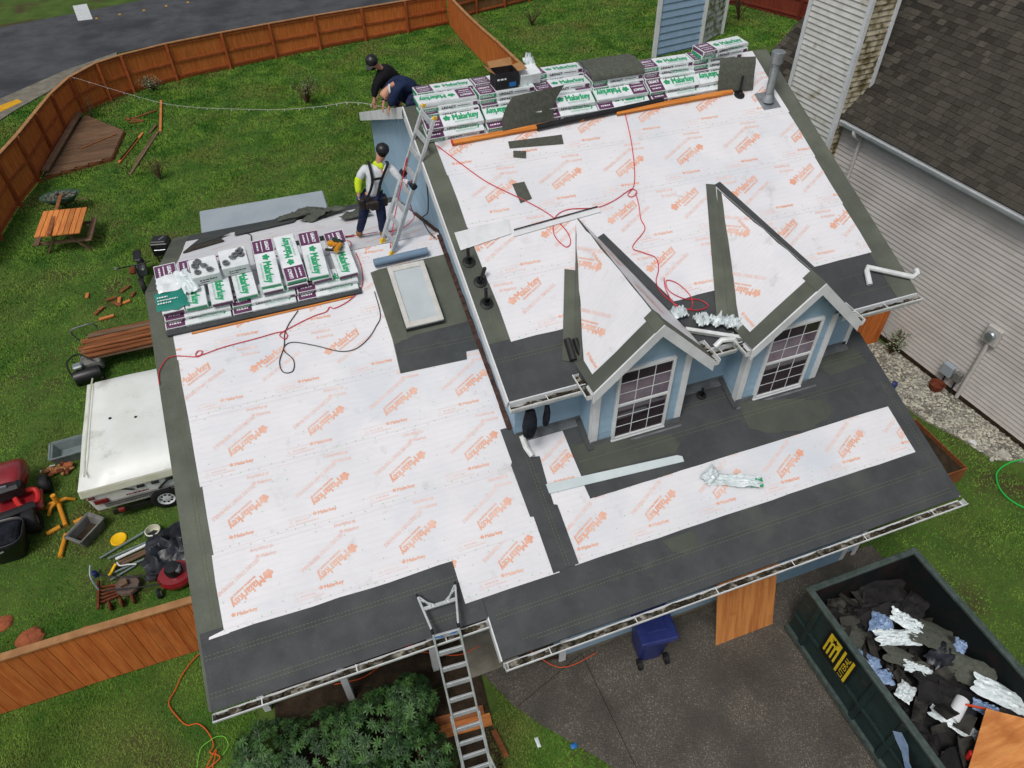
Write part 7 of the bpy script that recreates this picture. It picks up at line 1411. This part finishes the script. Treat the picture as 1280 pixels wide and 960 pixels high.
for k, q in enumerate(W_): felt(k, q[0],q[1],q[2]-.06,q[3],q[4],q[5],q[6],q[7],q[8],q[9], fold=2.8 if q[7] in ('plastic_bag','bag_blue') else .9, n=16 if q[7] in ('plastic_bag','bag_blue') else 10)
mb = MB(); rgs = random.Random(33)
for k in range(170):
    x, y = rgs.uniform(DX0+.12,DX1-.12), rgs.uniform(-4.6,DY1-.12); fa_ = (x-DX0-.06)/(DX1-DX0-.12); fb_ = (y-DY0-.06)/(DY1-DY0-.12)
    z = .66+.30*noise.noise((fa_*3,fb_*8,1.3))+rgs.uniform(.0,.24); M = Matrix.Translation((x,y,z)) @ Matrix.Rotation(rgs.uniform(0,6.28), 4, 'Z') @ Matrix.Rotation(rgs.gauss(0,.35), 4, 'X') @ Matrix.Rotation(rgs.gauss(0,.35), 4, 'Y')
    l, w_ = rgs.uniform(.06,.24), rgs.uniform(.04,.14); pts = [(-l+rgs.uniform(-.03,.03),-w_),(l*rgs.uniform(.6,1),-w_*rgs.uniform(.6,1)),(l,w_*rgs.uniform(.3,1)),(0,w_*rgs.uniform(.8,1.2)),(-l*rgs.uniform(.7,1),w_*rgs.uniform(.5,1))]
    mb.prism([M @ V(a, b, 0) for a, b in pts], (M.to_3x3() @ V(0,0,.006)))
tag(mb.build('torn_scraps', 'shingle_torn', kind='stuff'), 'torn bits of dark shingle strewn over the dumpster load', 'waste')
mk('orange_strip', 'thin orange strip lying on the black waste', 'strip', 'orange_thing', lambda mb: mb.bar((10.15,-2.80,1.02),(10.5,-3.05,1.04), .03, .015), False)
mk('white_roll', 'white plastic roll beside the plywood in the dumpster', 'roll', 'white_paint', lambda mb: mb.lathe([(0,-.2),(.09,-.2),(.1,-.18),(.1,.2),(.06,.2),(.05,.1)], (10.1,-2.85,.93), 18, (.9,.45,.1)))
mk('red_can', 'small red can on the waste near the left rim', 'can', 'red_plastic', lambda mb: mb.lathe([(0,0),(.05,0),(.055,.02),(.055,.11),(.04,.13),(0,.13)], (9.72,-3.45,.95), 12, (.4,.2,1)))
mb = MB(); mb.prism([(9.45,-3.62,1.06),(10.36,-3.02,1.14),(11.03,-3.62,1.30),(11.0,-4.9,1.12),(9.6,-4.9,1.0)], (0,0,.02)); tag(mb.build('plywood_panel', 'plywood_flat'), 'orange plywood sheet lying on top of the dumpster waste', 'plywood')
# ---- right side: hose, stones, small plants
mk('garden_hose', 'bright green garden hose looped on the right lawn', 'hose', 'green_hose', lambda mb: mb.tube(smooth_path([(16.1,.95,.03),(15.7,1.0,.03),(15.25,.9,.03),(15.0,.65,.03),(14.9,.35,.03),(14.98,.05,.03),(15.2,-.15,.03),(15.6,-.2,.04),(15.9,-.05,.05),(16.1,.25,.05),(16.0,.5,.05),(15.7,.55,.05),(15.5,.4,.05),(15.5,.15,.05),(15.7,-.05,.05),(16.2,-.1,.04)]), .018, 6))
for k, (x, y, r, m) in enumerate(((15.76,1.22,.14,'stone_white'),(15.40,1.72,.08,'white_paint'),(15.40,1.2,.05,'stone_white'))): mk('stepping_stone', ['flat pale stone on the lawn below the gravel','small white bowl on the lawn edge','tiny pale stone on the lawn'][k], 'stone', m, lambda mb: mb.lathe([(0,.04),(r*.8,.04),(r,.02),(r,.0)], (x,y,.01), 14))
mk('clay_pot', 'dark red pot in the gravel strip', 'pot', 'rust', lambda mb: mb.lathe([(0,0),(.13,0),(.18,.2),(.16,.2),(.13,.1),(0,.1)], (15.85,3.35,.01), 14)); mk('blue_toy', 'small blue object at the edge of the gravel', 'toy', 'bin_blue', lambda mb: mb.obox((14.98,3.75,.1), (.2,.14,.18), (1,.4,0), taper=.7), False, .03)
# ---- string of lights from the fence corner to the house
sl = thing('string_lights', 'string of small lights sagging across the back yard', 'string lights', (-4.2,27.9,0)); cp = smooth_path([(-4.2,27.85,1.5),(-2.03,23.12,2.39),(-.39,19.54,3.11),(.64,17.29,3.7),(1.55,15.3,4.3),(2.78,12.62,5.15),(3.63,10.75,5.83),(4.17,9.59,6.29),(4.66,8.6,6.50)], 6)
mb = MB(); mb.tube(cp, .0045, 5); mb.build('cable', 'meter_white', sl, smooth=True)
for k in range(1, len(cp)-1, 2): mb = MB(); mb.sphere(cp[k]-V(0,0,.03), .014, 7, (1,1,1.5)); mb.build('bulb', 'meter_white', sl, smooth=True)
# ================================================================ PLANTS
def leaf_mesh(l, w_, bend=.25):
    """one leaf along +x from the origin, folded along its midrib and drooping"""
    v = []
    for a, k in ((0,.0),(.25,.75),(.55,1.0),(.85,.6),(1.0,0.0)):
        z = -bend*l*a*a
        v += [(a*l,-w_/2*k,z+.10*w_*k),(a*l,0,z),(a*l,w_/2*k,z+.10*w_*k)]
    f = []
    for i in range(4):
        for j in range(2): f.append((i*3+j,i*3+j+1,i*3+3+j+1,i*3+3+j))
    return v, f
LV, LF = leaf_mesh(1, .26, .3)
LVa = np.array(LV)
def bush(name, label, c, blobs, nros, leaf, m, seed, cat='bush', per=9, shades=3):
    """rosettes of long leaves on the outer shell of a few lobes"""
    t = thing(name, label, cat, (c[0],c[1],0)); rg_ = np.random.default_rng(seed); rgq = random.Random(seed)
    Vs = [[] for _ in range(shades)]; Fs = [[] for _ in range(shades)]; cnt = [0]*shades
    for (bx,by,bz,rx,ry,rz), n in zip(blobs, nros):
        for k in range(n):
            d = rg_.normal(size=3); d[2] = abs(d[2])*.9+.08; d /= np.linalg.norm(d); q = rgq.uniform(.78,1.03)
            p = np.array([bx+d[0]*rx*q, by+d[1]*ry*q, bz+d[2]*rz*q]); up = d*np.array([.55,.55,1])+rg_.normal(size=3)*.16; up /= np.linalg.norm(up)
            a = np.cross(up, [0.31,.7,.2]); a /= np.linalg.norm(a); b = np.cross(up, a); s_ = rgq.randrange(shades); ph = rgq.uniform(0,6.28); sc = leaf*rgq.uniform(.55,1.25)
            for ring, (nn, el, ls) in enumerate(((per,.12,1.0),(per-3,.62,.72))):
                for j in range(nn):
                    th = ph+ring*.4+2*math.pi*j/nn+rgq.uniform(-.2,.2); e = el+rgq.uniform(-.15,.15); dx = (a*math.cos(th)+b*math.sin(th))*math.cos(e)+up*math.sin(e); sd_ = np.cross(up, dx); sd_ /= np.linalg.norm(sd_)+1e-9; nz = np.cross(dx, sd_)
                    v = p+ (LVa[:,0:1]*dx+LVa[:,1:2]*sd_+LVa[:,2:3]*nz)*sc*ls
                    Vs[s_].append(v); Fs[s_] += [tuple(i+cnt[s_] for i in q_) for q_ in LF]; cnt[s_] += len(LV)
    for s_ in range(shades):
        if not Vs[s_]: continue
        mb = MB(); mb.v = [tuple(p) for p in np.concatenate(Vs[s_])]; mb.f = Fs[s_]; me = mb.build('foliage', m[s_%len(m)], t, smooth=True, ang=180, kind='stuff')
    mb = MB()
    for (bx,by,bz,rx,ry,rz) in blobs:
        for k in range(5): a = rgq.uniform(0,6.28); mb.tube([(bx+math.cos(a)*.05,by+math.sin(a)*.05,0),(bx+math.cos(a)*rx*.3,by+math.sin(a)*ry*.3,bz*.6),(bx+math.cos(a)*rx*.6,by+math.sin(a)*ry*.6,bz+rz*.5)], [.03,.022,.01], 6)
    mb.build('branches', 'stem', t, smooth=True, kind='stuff'); return t
mat('rhodo_a', srgb(46,76,38), srgb(62,96,48), 3, .5, spec=.35); mat('rhodo_b', srgb(60,94,46), srgb(80,116,58), 3, .5, spec=.35); mat('rhodo_c', srgb(36,60,34), srgb(50,78,42), 3, .5, spec=.35)
bush('rhododendron', 'dense dark green rhododendron bush below the lower left eave', (1.3,-.1), [(.10,.40,.30,.62,.5,.38),(.9,.1,.42,.8,.65,.42),(1.75,.1,.48,.8,.65,.42),(2.35,.3,.50,.42,.45,.42),(.45,-.75,.32,.8,.65,.4),(1.4,-.85,.40,.85,.65,.42),(2.25,-.6,.40,.6,.6,.42)], [170,260,280,170,230,260,170], .095, ('rhodo_a','rhodo_b','rhodo_c'), 3)
def twig_shrub(name, label, c, h, spread, n, leaves, seed, m='leaf_green'):
    t = thing(name, label, 'shrub', (c[0],c[1],0)); r_ = random.Random(seed); mb = MB(); tips = []
    for k in range(n):
        a = r_.uniform(0,6.28); q = r_.uniform(.3,1); p = [V(c[0],c[1],0), V(c[0]+math.cos(a)*spread*q*.4, c[1]+math.sin(a)*spread*q*.4, h*.5*r_.uniform(.7,1.1)), V(c[0]+math.cos(a)*spread*q, c[1]+math.sin(a)*spread*q, h*r_.uniform(.7,1.1))]; mb.tube(p, [.022,.014,.006], 5)
        for j in range(3): b = p[1]+(p[2]-p[1])*r_.random(); e = b+V(r_.uniform(-.3,.3),r_.uniform(-.3,.3),r_.uniform(.05,.3))*spread; mb.tube([b,e], [.008,.004], 4); tips += [b,e]
        tips.append(p[2])
    mb.build('twigs', 'stem', t, kind='stuff')
    if leaves:
        mb = MB()
        for k in range(leaves): b = r_.choice(tips)+V(r_.gauss(0,.07),r_.gauss(0,.07),r_.gauss(0,.07)); a = r_.uniform(0,6.28); d = V(math.cos(a),math.sin(a),r_.uniform(-.3,.4))*.05; s_ = V(-math.sin(a),math.cos(a),0)*.018; mb.add([b,b+d*.5+s_,b+d,b+d*.5-s_], [(0,1,2,3)])
        mb.build('foliage', m, t, kind='stuff')
twig_shrub('bare_shrub', 'bare twiggy shrub on the far lawn near the road fence', (4.3,25.5), 1.0, .75, 26, 120, 1, 'leaf_pale'); twig_shrub('bare_shrub', 'small dark bare shrub in the middle of the left lawn', (-1.42,21.0), .75, .32, 14, 25, 2)
twig_shrub('small_shrub', 'small grey green shrub at the foot of the road fence', (-1.6,29.3), .5, .55, 22, 320, 3, 'leaf_pale'); twig_shrub('small_shrub', 'small bare bush on the neighbouring lawn beyond the return fence', (16.2,30.8), .7, .5, 16, 60, 5)
twig_shrub('small_shrub', 'pale potted plant against the grey siding', (15.75,4.75), .6, .3, 18, 200, 6, 'leaf_pale'); twig_shrub('small_tree', 'small bare tree beside the dark red fence', (26.0,27.6), 2.0, 1.1, 18, 40, 7); twig_shrub('small_shrub', 'thin dark shrub beside the corner deck post', (-3.9,27.2), .8, .25, 8, 40, 8)
# ---- pebbles of the gravel strip
def scatter_pebbles():
    rg_ = np.random.default_rng(5); poly = [(15.2,2.0),(15.45,1.2),(16.3,.8),(16.2,2.0),(15.95,4.6),(15.65,5.6),(14.7,5.6),(14.8,3.6),(14.95,2.6)]
    def inside(x, y):
        r = False; j = len(poly)-1
        for i in range(len(poly)):
            if (poly[i][1] > y) != (poly[j][1] > y) and x < (poly[j][0]-poly[i][0])*(y-poly[i][1])/(poly[j][1]-poly[i][1])+poly[i][0]: r = not r
            j = i
        return r
    oc = [(1,0,0),(-1,0,0),(0,1,0),(0,-1,0),(0,0,1),(0,0,-1)]; of = [(0,2,4),(2,1,4),(1,3,4),(3,0,4),(2,0,5),(1,2,5),(3,1,5),(0,3,5)]; k = 0; big = []
    for s_ in range(3):
        mb = MB(); c = 0
        while c < 1500:
            x, y = rg_.uniform(14.6,16.4), rg_.uniform(.7,5.7)
            if not inside(x, y) or noise.noise((x*1.2,y*1.2,3)) < rg_.uniform(-.75,.05): continue
            r = rg_.uniform(.016,.045); a = rg_.uniform(0,6.28); ca, sa = math.cos(a), math.sin(a)
            mb.add([(x+(p[0]*ca*1.3-p[1]*sa)*r, y+(p[0]*sa*1.3+p[1]*ca)*r, .012+r*.4+p[2]*r*.6) for p in oc], of); c += 1
        o = mb.build('pebbles', ('stone_white','stone_b','stone_c')[s_], smooth=False, kind='stuff'); tag(o, ['white pebbles of the strip beside the neighbouring wall','cream pebbles of the strip beside the neighbouring wall','grey pebbles of the strip beside the neighbouring wall'][s_], 'pebbles')
mat('stone_b', srgb(196,192,176), srgb(170,166,150), 8, .8); mat('stone_c', srgb(112,108,100), srgb(136,132,122), 8, .8)
scatter_pebbles()
# ---- grass blades over the lawn
def point_in(poly, X_, Y_):
    r = np.zeros(len(X_), bool); j = len(poly)-1
    for i in range(len(poly)):
        xi, yi = poly[i]; xj, yj = poly[j]
        r ^= ((yi > Y_) != (yj > Y_)) & (X_ < (xj-xi)*(Y_-yi)/(yj-yi+1e-12)+xi); j = i
    return r
def grass(name, label, region, dens, hgt, wdt, holes, seed, m):
    rg_ = np.random.default_rng(seed); x0, y0, x1, y1 = region; n = int((x1-x0)*(y1-y0)*dens); X_ = rg_.uniform(x0,x1,n); Y_ = rg_.uniform(y0,y1,n)
    k = np.ones(n, bool)
    for h in holes: k &= ~point_in(h, X_, Y_)
    # drop what the camera cannot see
    P_ = np.stack([X_,Y_,np.zeros(n)],1)-np.array([2.4177,-4.6962,12.1333]); w_ = P_@np.array(_f); ux = 640+897.86*(P_@np.array(_r))/w_; uy = 480-897.86*(P_@np.array(_u))/w_
    k &= (w_ > 0) & (ux > -60) & (ux < 1340) & (uy > -40) & (uy < 1020)
    # thin patches
    nz = np.sin(X_*1.7+np.sin(Y_*1.1)*1.5)*np.sin(Y_*1.3+np.sin(X_*.8)*1.3); k &= rg_.random(n) < (.72+.28*nz)
    X_, Y_ = X_[k], Y_[k]; n = len(X_); d = np.hypot(X_-2.4,Y_+4.7); sc = np.clip(d/16, .9, 1.9)
    a = rg_.uniform(0,6.283,n); l = rg_.uniform(.3,1.0,n)*hgt; h = hgt*rg_.uniform(.35,1.15,n)*np.sqrt(sc)*(.75+.55*np.clip(nz[k],0,1)+.9*(rg_.random(n) < .02)); ww = wdt*rg_.uniform(.6,1.3,n)*sc
    V_ = np.zeros((n,3,3)); V_[:,0,0] = X_-np.sin(a)*ww; V_[:,0,1] = Y_+np.cos(a)*ww; V_[:,1,0] = X_+np.sin(a)*ww; V_[:,1,1] = Y_-np.cos(a)*ww
    V_[:,2,0] = X_+np.cos(a)*l*1.2; V_[:,2,1] = Y_+np.sin(a)*l*1.2; V_[:,2,2] = h
    me = bpy.data.meshes.new(name); me.vertices.add(n*3); me.vertices.foreach_set('co', V_.reshape(-1).astype(np.float32)); me.loops.add(n*3); me.loops.foreach_set('vertex_index', np.arange(n*3, dtype=np.int32)); me.polygons.add(n); me.polygons.foreach_set('loop_start', np.arange(0,n*3,3,dtype=np.int32)); me.polygons.foreach_set('loop_total', np.full(n,3,dtype=np.int32)); me.update(); me.validate()
    ob = bpy.data.objects.new(name, me); COL.objects.link(ob); me.materials.append(MATS[m]); ob['kind'] = 'stuff'; ob['label'] = label; ob['category'] = 'grass'; return n
HO = [[(-.1,-.1),(3.7,-.1),(3.7,.4),(11.5,.4),(11.7,2.3),(11.7,12.5),(4.8,12.5),(4.8,10.2),(-.1,10.2)], [(4.95,.4),(3.55,.65),(3.92,-.08),(4.48,-.82),(5.02,-1.47),(5.35,-2.2),(5.4,-12),(11.7,-12),(11.55,.4)], [(-.3,-.9),(3.3,-1.0),(3.5,.6),(.1,.5),(-.35,.8)],
      [(-60,18),(-9.3,27.2),(-8.6,26.0),(-6.9,29.2),(-4.9,32.0),(-3.2,33.9),(0,35.3),(6,36.1),(14,36.6),(40,39),(40,47.5),(14,45),(0,43.3),(-8,41),(-60,27)], [(15.2,2.0),(15.45,1.2),(16.35,.7),(20,0),(20,8),(15.4,8),(15.7,5.8),(14.6,5.8),(14.7,3.6),(14.9,2.6)], [(-5.2,22.4),(-4.18,27.45),(-2.66,25.3),(-3.02,23.1)], [(15.3,8),(16.3,-10),(40,-10),(40,24),(24,24)], [(-2.5,6.3),(.1,6.3),(.1,9.3),(-2.5,9.3)], [(-.05,14.2),(3.6,14.2),(3.6,16.6),(-.05,16.6)]]
GA = grass('lawn_grass', 'short green grass of the back and side lawn', (-9,4,14,36), 1250, .042, .011, HO, 1, 'grass'); GB = grass('front_grass', 'short green grass in front of the near fence and by the driveway', (-7,-4,6,4.2), 3200, .05, .008, HO, 2, 'grass'); GC = grass('side_grass', 'short green grass of the right lawn and the neighbouring lawns', (11.2,-4,34,38), 800, .042, .013, HO, 3, 'grass')
